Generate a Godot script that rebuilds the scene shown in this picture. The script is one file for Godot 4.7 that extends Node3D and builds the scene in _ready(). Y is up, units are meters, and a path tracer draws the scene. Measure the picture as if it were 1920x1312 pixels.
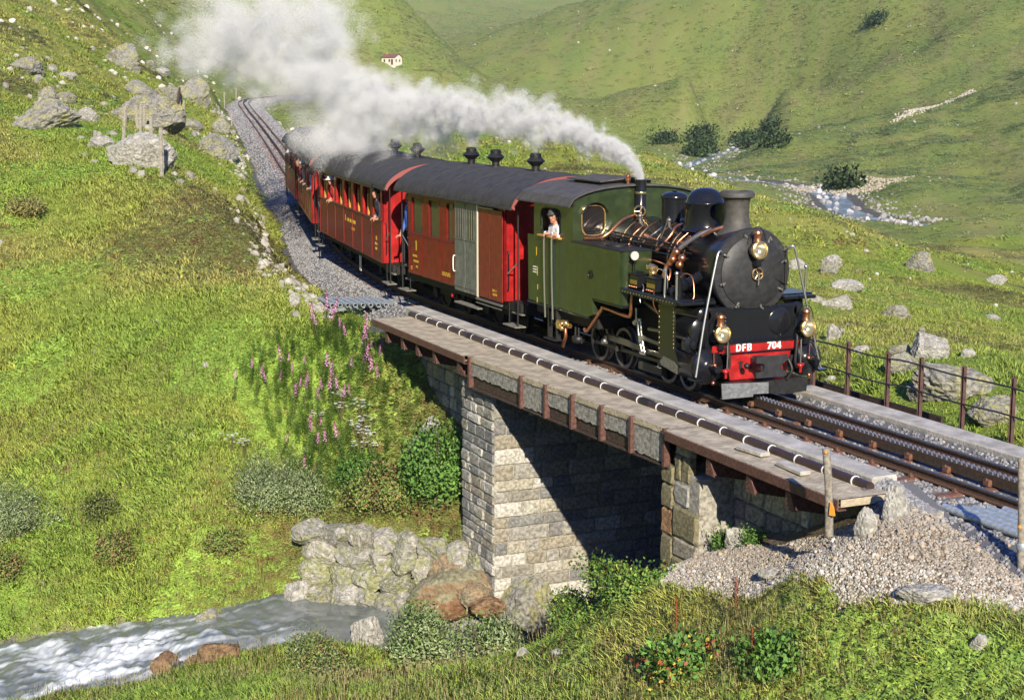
extends Node3D
# A steam rack railway train on a girder bridge over a mountain brook.
# World: the train runs towards +X, y is up, its right-hand side is +Z; rail head of the bridge is y = 0.

var rng := RandomNumberGenerator.new()
var M := {}          # materials
var used := {}       # names already taken at top level

# ---------------------------------------------------------------- mesh builder
class MB:
	var v := PackedVector3Array()
	var n := PackedVector3Array()
	var c := PackedColorArray()
	var col := Color(1, 1, 1)
	var tint := false
	func tri(a: Vector3, b: Vector3, d: Vector3, na: Vector3, nb: Vector3, nd: Vector3) -> void:
		var g := (d - a).cross(b - a)
		if g.dot(na + nb + nd) < 0.0:
			v.append(a); v.append(d); v.append(b)
			n.append(na); n.append(nd); n.append(nb)
		else:
			v.append(a); v.append(b); v.append(d)
			n.append(na); n.append(nb); n.append(nd)
		if tint:
			c.append(col); c.append(col); c.append(col)
	func flat(a: Vector3, b: Vector3, d: Vector3, out: Vector3) -> void:
		var g := (d - a).cross(b - a)
		if g.length_squared() < 1e-16:
			return
		g = g.normalized()
		if g.dot(out) < 0.0:
			g = -g
		tri(a, b, d, g, g, g)
	func quad(a: Vector3, b: Vector3, d: Vector3, e: Vector3, out: Vector3) -> void:
		flat(a, b, d, out); flat(a, d, e, out)
	func box(p: Vector3, s: Vector3, bev := 0.0, B := Basis.IDENTITY) -> void:
		var h := s * 0.5
		bev = minf(bev, minf(h.x, minf(h.y, h.z)) * 0.9)
		for ax in 3:
			for sg in [-1.0, 1.0]:
				var i := (ax + 1) % 3
				var j := (ax + 2) % 3
				var o := Vector3.ZERO
				o[ax] = sg * h[ax]
				var q := []
				for k in [[-1, -1], [1, -1], [1, 1], [-1, 1]]:
					var r := o
					r[i] = k[0] * (h[i] - bev)
					r[j] = k[1] * (h[j] - bev)
					q.append(p + B * r)
				var nn := Vector3.ZERO
				nn[ax] = sg
				quad(q[0], q[1], q[2], q[3], B * nn)
		if bev <= 0.0:
			return
		for ax in 3:
			var i := (ax + 1) % 3
			var j := (ax + 2) % 3
			for si in [-1.0, 1.0]:
				for sj in [-1.0, 1.0]:
					var q := []
					for k in [[-1, 0], [1, 0], [1, 1], [-1, 1]]:
						var r := Vector3.ZERO
						r[ax] = k[0] * (h[ax] - bev)
						r[i] = si * (h[i] - (bev if k[1] == 0 else 0.0))
						r[j] = sj * (h[j] - (bev if k[1] == 1 else 0.0))
						q.append(p + B * r)
					var nn := Vector3.ZERO
					nn[i] = si; nn[j] = sj
					quad(q[0], q[1], q[2], q[3], B * nn)
		for sx in [-1.0, 1.0]:
			for sy in [-1.0, 1.0]:
				for sz in [-1.0, 1.0]:
					var a := Vector3(sx * h.x, sy * (h.y - bev), sz * (h.z - bev))
					var b := Vector3(sx * (h.x - bev), sy * h.y, sz * (h.z - bev))
					var d := Vector3(sx * (h.x - bev), sy * (h.y - bev), sz * h.z)
					flat(p + B * a, p + B * b, p + B * d, B * Vector3(sx, sy, sz))
	# extrude a polygon (in the plane of ex, ey) along ez * depth, starting at o
	func prism(o: Vector3, ex: Vector3, ey: Vector3, ez: Vector3, poly: PackedVector2Array) -> void:
		var idx := Geometry2D.triangulate_polygon(poly)
		var nz := ez.normalized()
		var mid := Vector2.ZERO
		for q in poly:
			mid += q / poly.size()
		for k in range(0, idx.size(), 3):
			var a := o + ex * poly[idx[k]].x + ey * poly[idx[k]].y
			var b := o + ex * poly[idx[k + 1]].x + ey * poly[idx[k + 1]].y
			var d := o + ex * poly[idx[k + 2]].x + ey * poly[idx[k + 2]].y
			flat(a, b, d, -nz)
			flat(a + ez, b + ez, d + ez, nz)
		var ccw := not Geometry2D.is_polygon_clockwise(poly)
		for k in poly.size():
			var p := poly[k]
			var q := poly[(k + 1) % poly.size()]
			var t := q - p
			var o2 := Vector2(t.y, -t.x) if ccw else Vector2(-t.y, t.x)
			var a := o + ex * p.x + ey * p.y
			var b := o + ex * q.x + ey * q.y
			quad(a, b, b + ez, a + ez, ex * o2.x + ey * o2.y)
	func lathe(o: Vector3, axis: Vector3, prof: PackedVector2Array, segs := 24, smooth := true) -> void:
		# prof: (radius, height along axis)
		axis = axis.normalized()
		var u := axis.cross(Vector3.RIGHT if absf(axis.x) < 0.9 else Vector3.UP).normalized()
		var w := axis.cross(u)
		for k in prof.size() - 1:
			var p := prof[k]
			var q := prof[k + 1]
			var t := (q - p)
			if t.length() < 1e-6:
				continue
			var nn := Vector2(t.y, -t.x).normalized()
			var np := nn
			var nq := nn
			if smooth:
				if k > 0:
					var t0 := (p - prof[k - 1])
					var m0 := Vector2(t0.y, -t0.x).normalized()
					if m0.dot(nn) > 0.6: np = (m0 + nn).normalized()
				if k < prof.size() - 2:
					var t1 := (prof[k + 2] - q)
					var m1 := Vector2(t1.y, -t1.x).normalized()
					if m1.dot(nn) > 0.6: nq = (m1 + nn).normalized()
			for i in segs:
				var a0 := TAU * i / segs
				var a1 := TAU * (i + 1) / segs
				var d0 := u * cos(a0) + w * sin(a0)
				var d1 := u * cos(a1) + w * sin(a1)
				var A := o + d0 * p.x + axis * p.y
				var B := o + d1 * p.x + axis * p.y
				var C := o + d1 * q.x + axis * q.y
				var D := o + d0 * q.x + axis * q.y
				var nA := d0 * np.x + axis * np.y
				var nB := d1 * np.x + axis * np.y
				var nC := d1 * nq.x + axis * nq.y
				var nD := d0 * nq.x + axis * nq.y
				if p.x > 1e-6: tri(A, B, C, nA, nB, nC)
				if q.x > 1e-6: tri(A, C, D, nA, nC, nD)
	func cyl(a: Vector3, b: Vector3, r: float, segs := 12, r2 := -1.0) -> void:
		var l := a.distance_to(b)
		lathe(a, b - a, PackedVector2Array([Vector2(0, 0), Vector2(r, 0), Vector2(r if r2 < 0 else r2, l), Vector2(0, l)]), segs)
	func ball(p: Vector3, r: float, segs := 10) -> void:
		var pr := PackedVector2Array()
		for k in 7:
			var a := -PI / 2 + PI * k / 6
			pr.append(Vector2(maxf(cos(a) * r, 0.0), sin(a) * r))
		lathe(p, Vector3.UP, pr, segs)
	func tube(pts: PackedVector3Array, r: float, segs := 8, r2 := -1.0) -> void:
		var m := pts.size()
		var up := Vector3.UP
		var t0 := (pts[1] - pts[0]).normalized()
		if absf(t0.dot(up)) > 0.9: up = Vector3.RIGHT
		var u := t0.cross(up).normalized()
		var ru := []
		for k in m:
			var t := (pts[mini(k + 1, m - 1)] - pts[maxi(k - 1, 0)]).normalized()
			u = (u - t * u.dot(t)).normalized()
			ru.append([u, t.cross(u)])
		for k in m - 1:
			var ra := r if r2 < 0 else lerpf(r, r2, float(k) / (m - 1))
			var rb := r if r2 < 0 else lerpf(r, r2, float(k + 1) / (m - 1))
			for i in segs:
				var a0 := TAU * i / segs
				var a1 := TAU * (i + 1) / segs
				var n0: Vector3 = ru[k][0] * cos(a0) + ru[k][1] * sin(a0)
				var n1: Vector3 = ru[k][0] * cos(a1) + ru[k][1] * sin(a1)
				var n2: Vector3 = ru[k + 1][0] * cos(a1) + ru[k + 1][1] * sin(a1)
				var n3: Vector3 = ru[k + 1][0] * cos(a0) + ru[k + 1][1] * sin(a0)
				var A := pts[k] + n0 * ra
				var B := pts[k] + n1 * ra
				var C := pts[k + 1] + n2 * rb
				var D := pts[k + 1] + n3 * rb
				tri(A, B, C, n0, n1, n2)
				tri(A, C, D, n0, n2, n3)
		for e in [0, m - 1]:
			var t := (pts[1] - pts[0]) if e == 0 else (pts[m - 1] - pts[m - 2])
			t = -t.normalized() if e == 0 else t.normalized()
			var rr := r if (r2 < 0 or e == 0) else r2
			for i in segs:
				var a0 := TAU * i / segs
				var a1 := TAU * (i + 1) / segs
				flat(pts[e], pts[e] + (ru[e][0] * cos(a0) + ru[e][1] * sin(a0)) * rr, pts[e] + (ru[e][0] * cos(a1) + ru[e][1] * sin(a1)) * rr, t)
	func mesh(mat: Material) -> ArrayMesh:
		var A := []
		A.resize(Mesh.ARRAY_MAX)
		A[Mesh.ARRAY_VERTEX] = v
		A[Mesh.ARRAY_NORMAL] = n
		if tint:
			A[Mesh.ARRAY_COLOR] = c
		var m := ArrayMesh.new()
		m.add_surface_from_arrays(Mesh.PRIMITIVE_TRIANGLES, A)
		m.surface_set_material(0, mat)
		return m

# smooth a row of points into a longer curve
func curve(pts: Array, steps := 6) -> PackedVector3Array:
	var r := PackedVector3Array()
	var m := pts.size()
	for k in m - 1:
		var a: Vector3 = pts[maxi(k - 1, 0)]
		var b: Vector3 = pts[k]
		var d: Vector3 = pts[k + 1]
		var e: Vector3 = pts[mini(k + 2, m - 1)]
		for s in steps:
			r.append(b.cubic_interpolate(d, a, e, float(s) / steps))
	r.append(pts[m - 1])
	return r

# ---------------------------------------------------------------- naming
func numbered(called: String) -> String:
	var k: int = used.get(called, 0)
	used[called] = k + 1
	return called if k == 0 else "%s_%03d" % [called, k]

func sub_name(parent: Node, called: String) -> String:
	var key := "n_" + called
	var k: int = parent.get_meta(key) if parent.has_meta(key) else 0
	parent.set_meta(key, k + 1)
	return called if k == 0 else "%s_%03d" % [called, k]

func tag(o: Node, label: String, category: String, group := "") -> void:
	o.set_meta("label", label)
	o.set_meta("category", category)
	if group != "":
		o.set_meta("group", group)

func thing(called: String, label: String, category: String, at := Vector3.ZERO, turn := 0.0, group := "") -> Node3D:
	var o := Node3D.new()
	o.name = numbered(called)
	add_child(o, true)
	o.position = at
	o.rotation.y = turn
	tag(o, label, category, group)
	return o

func part(parent: Node3D, called: String, m: Mesh, label := "") -> MeshInstance3D:
	var o := MeshInstance3D.new()
	o.name = sub_name(parent, called)
	o.mesh = m
	parent.add_child(o, true)
	if label != "":
		o.set_meta("label", label)
	return o

func solo(called: String, m: Mesh, label: String, category: String, group := "") -> MeshInstance3D:
	var o := MeshInstance3D.new()
	o.name = numbered(called)
	o.mesh = m
	add_child(o, true)
	tag(o, label, category, group)
	return o

func structure(called: String, m: Mesh) -> MeshInstance3D:
	var o := MeshInstance3D.new()
	o.name = numbered(called)
	o.mesh = m
	add_child(o, true)
	o.set_meta("kind", "structure")
	return o

func many(called: String, m: Mesh, where: Array, cols: Array, label: String, category: String, parent: Node3D = null) -> MultiMeshInstance3D:
	var mm := MultiMesh.new()
	mm.transform_format = MultiMesh.TRANSFORM_3D
	mm.use_colors = cols.size() > 0
	mm.mesh = m
	mm.instance_count = where.size()
	for i in where.size():
		mm.set_instance_transform(i, where[i])
		if cols.size() > 0:
			mm.set_instance_color(i, cols[i])
	var o := MultiMeshInstance3D.new()
	o.multimesh = mm
	o.set_meta("kind", "stuff")
	if parent:
		o.name = sub_name(parent, called)
		parent.add_child(o, true)
	else:
		o.name = numbered(called)
		add_child(o, true)
		o.set_meta("label", label)
		o.set_meta("category", category)
	return o

# ---------------------------------------------------------------- materials
var T := {}
func noise_tex(key: String, freq: float, oct: int, lo: float, hi: float, kind := FastNoiseLite.TYPE_SIMPLEX_SMOOTH, normal := 0.0, size := 512) -> NoiseTexture2D:
	if T.has(key): return T[key]
	var f := FastNoiseLite.new()
	f.noise_type = kind
	f.seed = key.hash() % 1000
	f.frequency = freq
	f.fractal_octaves = oct
	f.fractal_gain = 0.6
	var t := NoiseTexture2D.new()
	t.width = size; t.height = size
	t.seamless = true
	t.noise = f
	if normal > 0.0:
		t.as_normal_map = true
		t.bump_strength = normal
	else:
		var g := Gradient.new()
		g.set_color(0, Color(lo, lo, lo)); g.set_color(1, Color(hi, hi, hi))
		g.set_offset(0, 0.2); g.set_offset(1, 0.8)
		t.color_ramp = g
	T[key] = t
	return t

func mat(key: String, lin: Color, rough := 0.7, metal := 0.0, tex := "", scale := 1.0, nrm := "", nscale := 1.0, nstrength := 1.0) -> StandardMaterial3D:
	var m := StandardMaterial3D.new()
	m.resource_name = key
	m.albedo_color = lin.linear_to_srgb()
	m.roughness = rough
	m.metallic = metal
	if tex != "" or nrm != "":
		m.uv1_triplanar = true
		m.uv1_world_triplanar = true
		m.uv1_scale = Vector3.ONE * scale
		m.uv1_triplanar_sharpness = 4.0
	if tex != "":
		m.albedo_texture = T[tex]
	if nrm != "":
		m.normal_enabled = true
		m.normal_texture = T[nrm]
		m.normal_scale = nstrength
	M[key] = m
	return m

func make_materials() -> void:
	noise_tex("mottle", 0.012, 5, 0.68, 1.0)
	noise_tex("fine", 0.05, 4, 0.6, 1.0)
	noise_tex("grain", 0.09, 3, 0.75, 1.0)
	noise_tex("soft", 0.008, 4, 0.8, 1.0)
	noise_tex("bump", 0.03, 5, 0, 1, FastNoiseLite.TYPE_SIMPLEX_SMOOTH, 9.0)
	noise_tex("bumpfine", 0.08, 4, 0, 1, FastNoiseLite.TYPE_SIMPLEX_SMOOTH, 5.0)
	noise_tex("wavy", 0.006, 3, 0, 1, FastNoiseLite.TYPE_SIMPLEX_SMOOTH, 1.6)
	noise_tex("turf", 0.035, 5, 0.55, 1.0)
	var g: StandardMaterial3D
	# terrain and plants: the colours come from the vertices
	g = mat("ground", Color(1, 1, 1), 0.95, 0.0, "turf", 0.9, "bump", 1.0, 1.0); g.vertex_color_use_as_albedo = true
	g.metallic_specular = 0.2
	g = mat("leaf", Color(1, 1, 1), 0.6); g.vertex_color_use_as_albedo = true; g.backlight = Color(0.5, 0.5, 0.5); g.metallic_specular = 0.3
	g = mat("rock", Color(1, 1, 1), 0.9, 0.0, "mottle", 1.3, "bump", 1.0, 1.2); g.vertex_color_use_as_albedo = true
	g = mat("stone_chip", Color(1, 1, 1), 0.9); g.vertex_color_use_as_albedo = true
	g = mat("ballast_bed", Color(0.20, 0.205, 0.215), 0.95, 0.0, "fine", 3.0, "bumpfine", 3.0, 1.5)
	g = mat("water", Color(1, 1, 1), 0.12, 0.0); g.vertex_color_use_as_albedo = true; g.metallic_specular = 0.5
	g = mat("river", Color(1, 1, 1), 0.2, 0.0); g.vertex_color_use_as_albedo = true
	# train
	g = mat("black_gloss", Color(0.010, 0.011, 0.014), 0.22, 0.0, "", 1.0); g.clearcoat_enabled = true; g.clearcoat = 0.25; g.clearcoat_roughness = 0.08; g.metallic_specular = 0.35
	mat("black_matt", Color(0.018, 0.018, 0.018), 0.5, 0.0, "mottle", 1.5)
	mat("underframe", Color(0.012, 0.011, 0.010), 0.75, 0.0, "mottle", 2.0)
	mat("graphite", Color(0.045, 0.046, 0.048), 0.5, 0.35, "soft", 1.5)
	mat("chimney_iron", Color(0.085, 0.080, 0.074), 0.65, 0.2, "soft", 2.0)
	g = mat("green_paint", Color(0.030, 0.047, 0.018), 0.28, 0.0, "soft", 0.8, "wavy", 1.0, 0.12); g.clearcoat_enabled = true; g.clearcoat = 0.5; g.clearcoat_roughness = 0.12
	g = mat("red_paint", Color(0.42, 0.018, 0.018), 0.3, 0.0, "soft", 0.8, "wavy", 1.0, 0.12); g.clearcoat_enabled = true; g.clearcoat = 0.4; g.clearcoat_roughness = 0.12
	g = mat("coach_red", Color(0.205, 0.012, 0.013), 0.26, 0.0, "soft", 0.8, "wavy", 1.0, 0.12); g.metallic_specular = 0.36
	mat("roof_grey", Color(0.050, 0.048, 0.046), 0.72, 0.0, "mottle", 0.7, "bumpfine", 1.0, 0.2)
	mat("cab_roof", Color(0.085, 0.078, 0.070), 0.7, 0.0, "soft", 0.8)
	mat("copper", Color(0.75, 0.32, 0.17), 0.28, 0.9, "soft", 4.0)
	mat("brass", Color(0.75, 0.52, 0.22), 0.25, 0.9)
	mat("steel", Color(0.62, 0.60, 0.57), 0.25, 0.9)
	mat("steel_dull", Color(0.30, 0.29, 0.28), 0.4, 0.7, "soft", 3.0)
	mat("rod_steel", Color(0.20, 0.19, 0.15), 0.35, 0.7)
	mat("door_grey", Color(0.155, 0.165, 0.15), 0.45, 0.0, "soft", 1.0)
	mat("plough_grey", Color(0.22, 0.235, 0.25), 0.5, 0.2, "soft", 2.0)
	mat("cream", Color(0.62, 0.58, 0.46), 0.5)
	mat("yellow_paint", Color(0.55, 0.36, 0.03), 0.45)
	mat("white_paint", Color(0.82, 0.82, 0.80), 0.4)
	mat("varnished_wood", Color(0.62, 0.31, 0.07), 0.4, 0.0, "soft", 2.0)
	mat("dark_inside", Color(0.03, 0.02, 0.015), 0.8)
	mat("rubber", Color(0.015, 0.015, 0.015), 0.55)
	g = mat("pane", Color(0.1, 0.12, 0.12, 0.05), 0.02); g.transparency = BaseMaterial3D.TRANSPARENCY_ALPHA
	g = mat("lamp_glass", Color(0.5, 0.48, 0.36, 0.07), 0.04); g.transparency = BaseMaterial3D.TRANSPARENCY_ALPHA
	mat("reflector", Color(0.46, 0.44, 0.35), 0.32, 0.8)
	# bridge and track
	mat("concrete", Color(0.47, 0.45, 0.395), 0.9, 0.0, "soft", 0.5, "bumpfine", 1.0, 0.4)
	mat("concrete_old", Color(0.47, 0.405, 0.285), 0.95, 0.0, "soft", 0.6, "bump", 1.0, 0.45)
	mat("concrete_grey", Color(0.36, 0.35, 0.31), 0.95, 0.0, "mottle", 1.6, "bump", 1.0, 1.0)
	mat("rust_plate", Color(0.075, 0.048, 0.038), 0.7, 0.1, "mottle", 1.6, "bumpfine", 1.0, 0.3)
	mat("rust_red", Color(0.15, 0.070, 0.058), 0.65, 0.1, "mottle", 2.0)
	mat("post_brown", Color(0.115, 0.062, 0.055), 0.6, 0.1, "soft", 2.0)
	mat("rail_head", Color(0.16, 0.13, 0.105), 0.35, 0.7, "soft", 3.0)
	mat("rail_rust", Color(0.13, 0.070, 0.042), 0.75, 0.1, "mottle", 4.0)
	mat("sleeper_rust", Color(0.20, 0.095, 0.06), 0.8, 0.1, "mottle", 3.0)
	mat("rack_steel", Color(0.11, 0.082, 0.062), 0.5, 0.5, "soft", 3.0)
	mat("rack_tooth", Color(0.40, 0.37, 0.34), 0.3, 0.85)
	mat("pipe_brown", Color(0.055, 0.032, 0.028), 0.4, 0.0, "soft", 2.0)
	mat("zinc", Color(0.42, 0.48, 0.52), 0.45, 0.3, "soft", 2.5)
	mat("mortar", Color(0.40, 0.38, 0.33), 0.95, 0.0, "mottle", 1.5, "bump", 1.0, 0.6)
	mat("wood_grey", Color(0.30, 0.27, 0.22), 0.85, 0.0, "mottle", 2.0)
	mat("wood_pale", Color(0.42, 0.39, 0.33), 0.85, 0.0, "mottle", 2.0)
	mat("orange_paint", Color(0.75, 0.26, 0.03), 0.6)
	mat("cable", Color(0.03, 0.03, 0.035), 0.45, 0.3)

# ---------------------------------------------------------------- track line
var tp := PackedVector3Array()   # points every 0.25 m, from the front backwards
func make_track_line() -> void:
	var k := [Vector3(40, 0, 0), Vector3(20, 0, 0), Vector3(8, 0, 0), Vector3(0, 0, 0), Vector3(-6, 0, 0), Vector3(-10, 0, 0), Vector3(-14, 0, -0.08), Vector3(-18, 0.03, -0.42), Vector3(-22.7, 0.08, -1.1), Vector3(-28, 0.12, -2.28), Vector3(-33, 0.15, -3.46), Vector3(-43, 0.2, -5.8), Vector3(-53, 0.6, -8.0), Vector3(-66, 0.95, -10.95), Vector3(-79, 1.35, -13.9), Vector3(-110, 2.45, -20.7), Vector3(-130, 3.2, -25.0), Vector3(-148, 3.9, -29.3), Vector3(-164, 4.3, -36.0), Vector3(-178, 4.6, -46), Vector3(-200, 5.0, -66)]
	var raw := curve(k, 60)
	var acc := 0.0
	tp.append(raw[0])
	for i in range(1, raw.size()):
		acc += raw[i].distance_to(raw[i - 1])
		if acc >= 0.25:
			tp.append(raw[i])
			acc = 0.0

func track_near(x: float, z: float) -> Vector3:   # (side distance, height, index); side > 0 to the right of the train
	if x > -9.0:
		return Vector3(z, 0.0, (40.0 - x) * 4.0)
	var lo := 0
	var hi := tp.size() - 1
	while hi - lo > 1:
		var m := (lo + hi) / 2
		if tp[m].x > x: lo = m
		else: hi = m
	var a := tp[lo]
	var b := tp[mini(lo + 1, tp.size() - 1)]
	var t := Vector2(b.x - a.x, b.z - a.z).normalized()
	var d := Vector2(x - a.x, z - a.z)
	return Vector3(t.x * d.y * -1.0 + t.y * d.x, a.y, lo)

func track_frame(i: int) -> Transform3D:
	var a := tp[maxi(i - 1, 0)]
	var b := tp[mini(i + 1, tp.size() - 1)]
	var f := (a - b).normalized()
	var s := f.cross(Vector3.UP).normalized()
	return Transform3D(Basis(f, s.cross(f), s), tp[i])

func track_index(x: float) -> int:
	var lo := 0
	var hi := tp.size() - 1
	while hi - lo > 1:
		var m := (lo + hi) / 2
		if tp[m].x > x: lo = m
		else: hi = m
	return lo

# ---------------------------------------------------------------- the lie of the land
const WARP := 12.0
const U0 := -5.55
const U1 := 2.45
const W0 := -5.35
const W1 := 4.0
const STEP := 0.0125
var gu := 0
var gw := 0
var gh := PackedFloat32Array()
var land: Array[Vector3] = []
var weights := PackedFloat64Array()
var stream: Array[Vector3] = [Vector3(-2.7, 0.9, -2.2), Vector3(-2.75, 0.9, 0.8), Vector3(-2.8, 1.0, 2.4), Vector3(-4.0, 1.25, 3.7), Vector3(-5.5, 1.4, 4.7), Vector3(-6.25, 1.45, 5.6), Vector3(-6.15, 1.4, 7.05), Vector3(-6.6, 1.72, 8.3), Vector3(-7.1, 1.77, 9.6), Vector3(-7.45, 1.85, 10.8), Vector3(-8.4, 2.1, 14), Vector3(-10, 2.5, 20)]   # x, half width, z
var stream_y := [-4.95, -4.98, -5.0, -5.0, -5.02, -5.06, -5.18, -5.4, -5.6, -5.78, -6.3, -7.2]
var valley_river: Array[Vector3] = [Vector3(-420, 4, -262), Vector3(-345, 4, -215), Vector3(-308, 4, -186), Vector3(-285, 4, -168), Vector3(-262, 4, -150), Vector3(-240, 3.6, -141), Vector3(-214, 3, -138.5), Vector3(-200, 3, -137.5), Vector3(-186, 3.4, -132.5), Vector3(-172, 3.6, -125), Vector3(-156, 3.4, -114.5), Vector3(-141, 2.6, -107.5), Vector3(-131, 2.2, -107), Vector3(-119, 2.2, -110.5), Vector3(-90, 3, -114), Vector3(-50, 3, -126)]
var n1 := FastNoiseLite.new()
var n2 := FastNoiseLite.new()
var n3 := FastNoiseLite.new()
var n4 := FastNoiseLite.new()

func warp(a: float) -> float:
	return asinh(a / WARP)

func land_points() -> void:
	# far bank, ledge and slope of the brook
	land.append_array([Vector3(-7.9, -5.0, 5.9), Vector3(-7.7, -5.1, 6.8), Vector3(-8.4, -5.3, 8.0), Vector3(-9, -5.5, 9.5), Vector3(-9.4, -5.7, 10.9), Vector3(-11, -6.3, 14), Vector3(-8.4, -4.05, 5.07), Vector3(-7.55, -3.8, 4.31), Vector3(-6.62, -3.61, 3.62), Vector3(-5.79, -3.47, 2.7), Vector3(-4.6, -3.45, 2.85), Vector3(-7.14, -3.38, 3.2), Vector3(-8.41, -3.59, 4.15), Vector3(-10.2, -3.16, 4.53), Vector3(-9.46, -3.07, 3.81), Vector3(-8.17, -2.87, 2.82)])
	land.append_array([Vector3(-7.62, -2.24, 2.32), Vector3(-9.82, -2.05, 2.95), Vector3(-11.4, -1.17, 2.4), Vector3(-13.19, -0.93, 2.58), Vector3(-9.95, -0.85, 2.2), Vector3(-6.3, -2.5, 2.2)])
	# hillside left of the line
	land.append_array([Vector3(-10.9, -4.9, 10.4), Vector3(-13.9, -3.66, 10.35), Vector3(-17.88, -1.94, 9.86), Vector3(-23.5, 0.08, 9.18), Vector3(-33.43, 2.62, 8.05), Vector3(-42.18, 4.31, 7.07), Vector3(-58.46, 6.72, 5.3), Vector3(-80.25, 10.44, 2.91), Vector3(-10.78, -4.27, 8.55), Vector3(-15.81, -1.76, 7.62), Vector3(-24.45, 0.63, 6.09), Vector3(-29.15, 2.19, 3.56), Vector3(-35.93, 3.2, 3.43)])
	land.append_array([Vector3(-10.2, -3.3, 6.6), Vector3(-13.32, -1.5, 5.62), Vector3(-20.11, 0.19, 3.98), Vector3(-26.09, 1.16, 2.06), Vector3(-38.19, 2.0, -0.7), Vector3(-68.48, 3.41, -7.6), Vector3(-129.41, 5.2, -20.5), Vector3(-131.42, 8.55, -17.5), Vector3(-154.58, 14.83, -18.83), Vector3(-210.2, 13.64, -42.97), Vector3(-236.93, 8.59, -55.66), Vector3(-13.1, -0.97, 3.65), Vector3(-14.91, -0.3, 2.5), Vector3(-18.94, -0.05, 1.9)])
	land.append_array([Vector3(-27.25, 0.2, 0.9), Vector3(-43.58, 0.9, -2.9), Vector3(-53, 0.6, -5.2), Vector3(-79, 1.4, -11.2), Vector3(-110, 2.5, -18), Vector3(-148, 4.2, -26), Vector3(-164, 4.1, -36), Vector3(-178, 4.4, -46.5), Vector3(-200, 4.8, -66), Vector3(-164, 5.2, -31), Vector3(-182, 5.5, -40), Vector3(-20, -2, 18), Vector3(-40, 9, 20), Vector3(-60, 16, 25), Vector3(-30, 8, 40), Vector3(-100, 40, 40), Vector3(-200, 60, 30), Vector3(-240, 34, -18), Vector3(-350, 70, -30), Vector3(-16, -6.5, 22), Vector3(-100, 16, 5)])
	# near bank and the slope below the camera
	land.append_array([Vector3(-2.3, -4.85, 3.2), Vector3(-3.2, -4.9, 4.9), Vector3(-4.6, -4.95, 5.9), Vector3(-4.6, -5.05, 7.2), Vector3(-4.75, -5.25, 8.6), Vector3(-5.2, -5.5, 9.8), Vector3(-5.4, -5.6, 10.6), Vector3(-6, -6.1, 14), Vector3(10.57, -0.85, 3.47), Vector3(8.94, -1.32, 4.1), Vector3(7.04, -1.91, 4.88), Vector3(4.04, -2.87, 5.79), Vector3(0.74, -3.84, 7.39), Vector3(-2.6, -4.81, 9.08), Vector3(21.4, 2.7, 13.5), Vector3(30, 3, 12)])
	land.append_array([Vector3(0.6, -3.6, 3.0), Vector3(1.9, -2.5, 2.9), Vector3(2.4, -2.0, 2.7), Vector3(5.48, -1.5, 3.3), Vector3(8.0, -0.8, 3.44), Vector3(9.17, -0.4, 2.63), Vector3(4.15, -1.5, 2.94), Vector3(7.0, -0.14, 2.5), Vector3(9, -0.3, 1.9), Vector3(3.2, -1.6, 2.5), Vector3(-1.5, -4.9, 0.8), Vector3(5, -2.6, 12), Vector3(-1, -4.6, 14), Vector3(14, -0.4, 2), Vector3(20, -0.4, 2), Vector3(5.8, -0.75, 2.5)])
	# along the line, and the meadow beyond
	land.append_array([Vector3(35, -0.5, 0), Vector3(14, -0.4, -3), Vector3(4.2, -0.1, -2.3), Vector3(-0.5, -0.2, -2.6), Vector3(-6, -0.3, -2.4), Vector3(-14, -0.3, -3), Vector3(-24, -0.2, -4.6), Vector3(-5.6, -0.81, -10.87), Vector3(-25.19, -2.83, -28.4), Vector3(-42.6, -4.04, -38.66), Vector3(-11.19, -1.22, -10.59), Vector3(-21.47, -1.63, -17.25), Vector3(-32.48, -1.93, -24.81), Vector3(-39.34, -0.34, -27.5), Vector3(-41.91, -0.1, -26.8), Vector3(-52.71, 0.46, -30.19), Vector3(-58.32, 0.96, -30.26)])
	land.append_array([Vector3(-61.09, 1.88, -24.36), Vector3(-81.81, 1.77, -27.6), Vector3(-130.21, 2.81, -43.91), Vector3(-59.43, -5.43, -50.17), Vector3(-89.16, -7.41, -82.39), Vector3(-95, -10.2, -86), Vector3(20, -2, -30), Vector3(40, -4, -60), Vector3(-20, -6.5, -60), Vector3(-60, -9.8, -90), Vector3(-80, -5.5, -50), Vector3(-36, -0.3, -8), Vector3(-50, 0.4, -14), Vector3(-46.7, -4.9, -44.2), Vector3(-62, -5.9, -54), Vector3(-100, -9.5, -60), Vector3(-72, -7.0, -63)])
	# valley floor, the far slopes
	land.append_array([Vector3(-135.47, -10.5, -99), Vector3(-166.09, -10.4, -117), Vector3(-205, -10.4, -132), Vector3(-267.12, -10.2, -148), Vector3(-206.95, -10.6, -145), Vector3(-131.4, -10.6, -112), Vector3(-107.67, -10.2, -102.08), Vector3(-186.05, -8.9, -142), Vector3(-183.47, -9.09, -169.26), Vector3(-248.8, 1.64, -226.5), Vector3(-340.89, 31.21, -306.2), Vector3(-419, 35.3, -306.73), Vector3(-306.1, -6.5, -200)])
	land.append_array([Vector3(-401.46, 8.47, -235.04), Vector3(-511.85, 39.98, -299.23), Vector3(-413.6, 0.31, -204.21), Vector3(-620, 44.64, -307.11), Vector3(-636.86, 26.78, -261.75), Vector3(-603.97, 16.82, -206.68), Vector3(-407.75, 0.59, -142.35), Vector3(-408.31, 0.5, -166.12), Vector3(-1014.73, 50.5, -419.78), Vector3(-849.34, 28.45, -283.31), Vector3(-1162.24, 75.08, -347.01), Vector3(-1133, 78, -539), Vector3(-250, -6, -100), Vector3(-420, -12, -262), Vector3(-340, -10.4, -212)])
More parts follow.
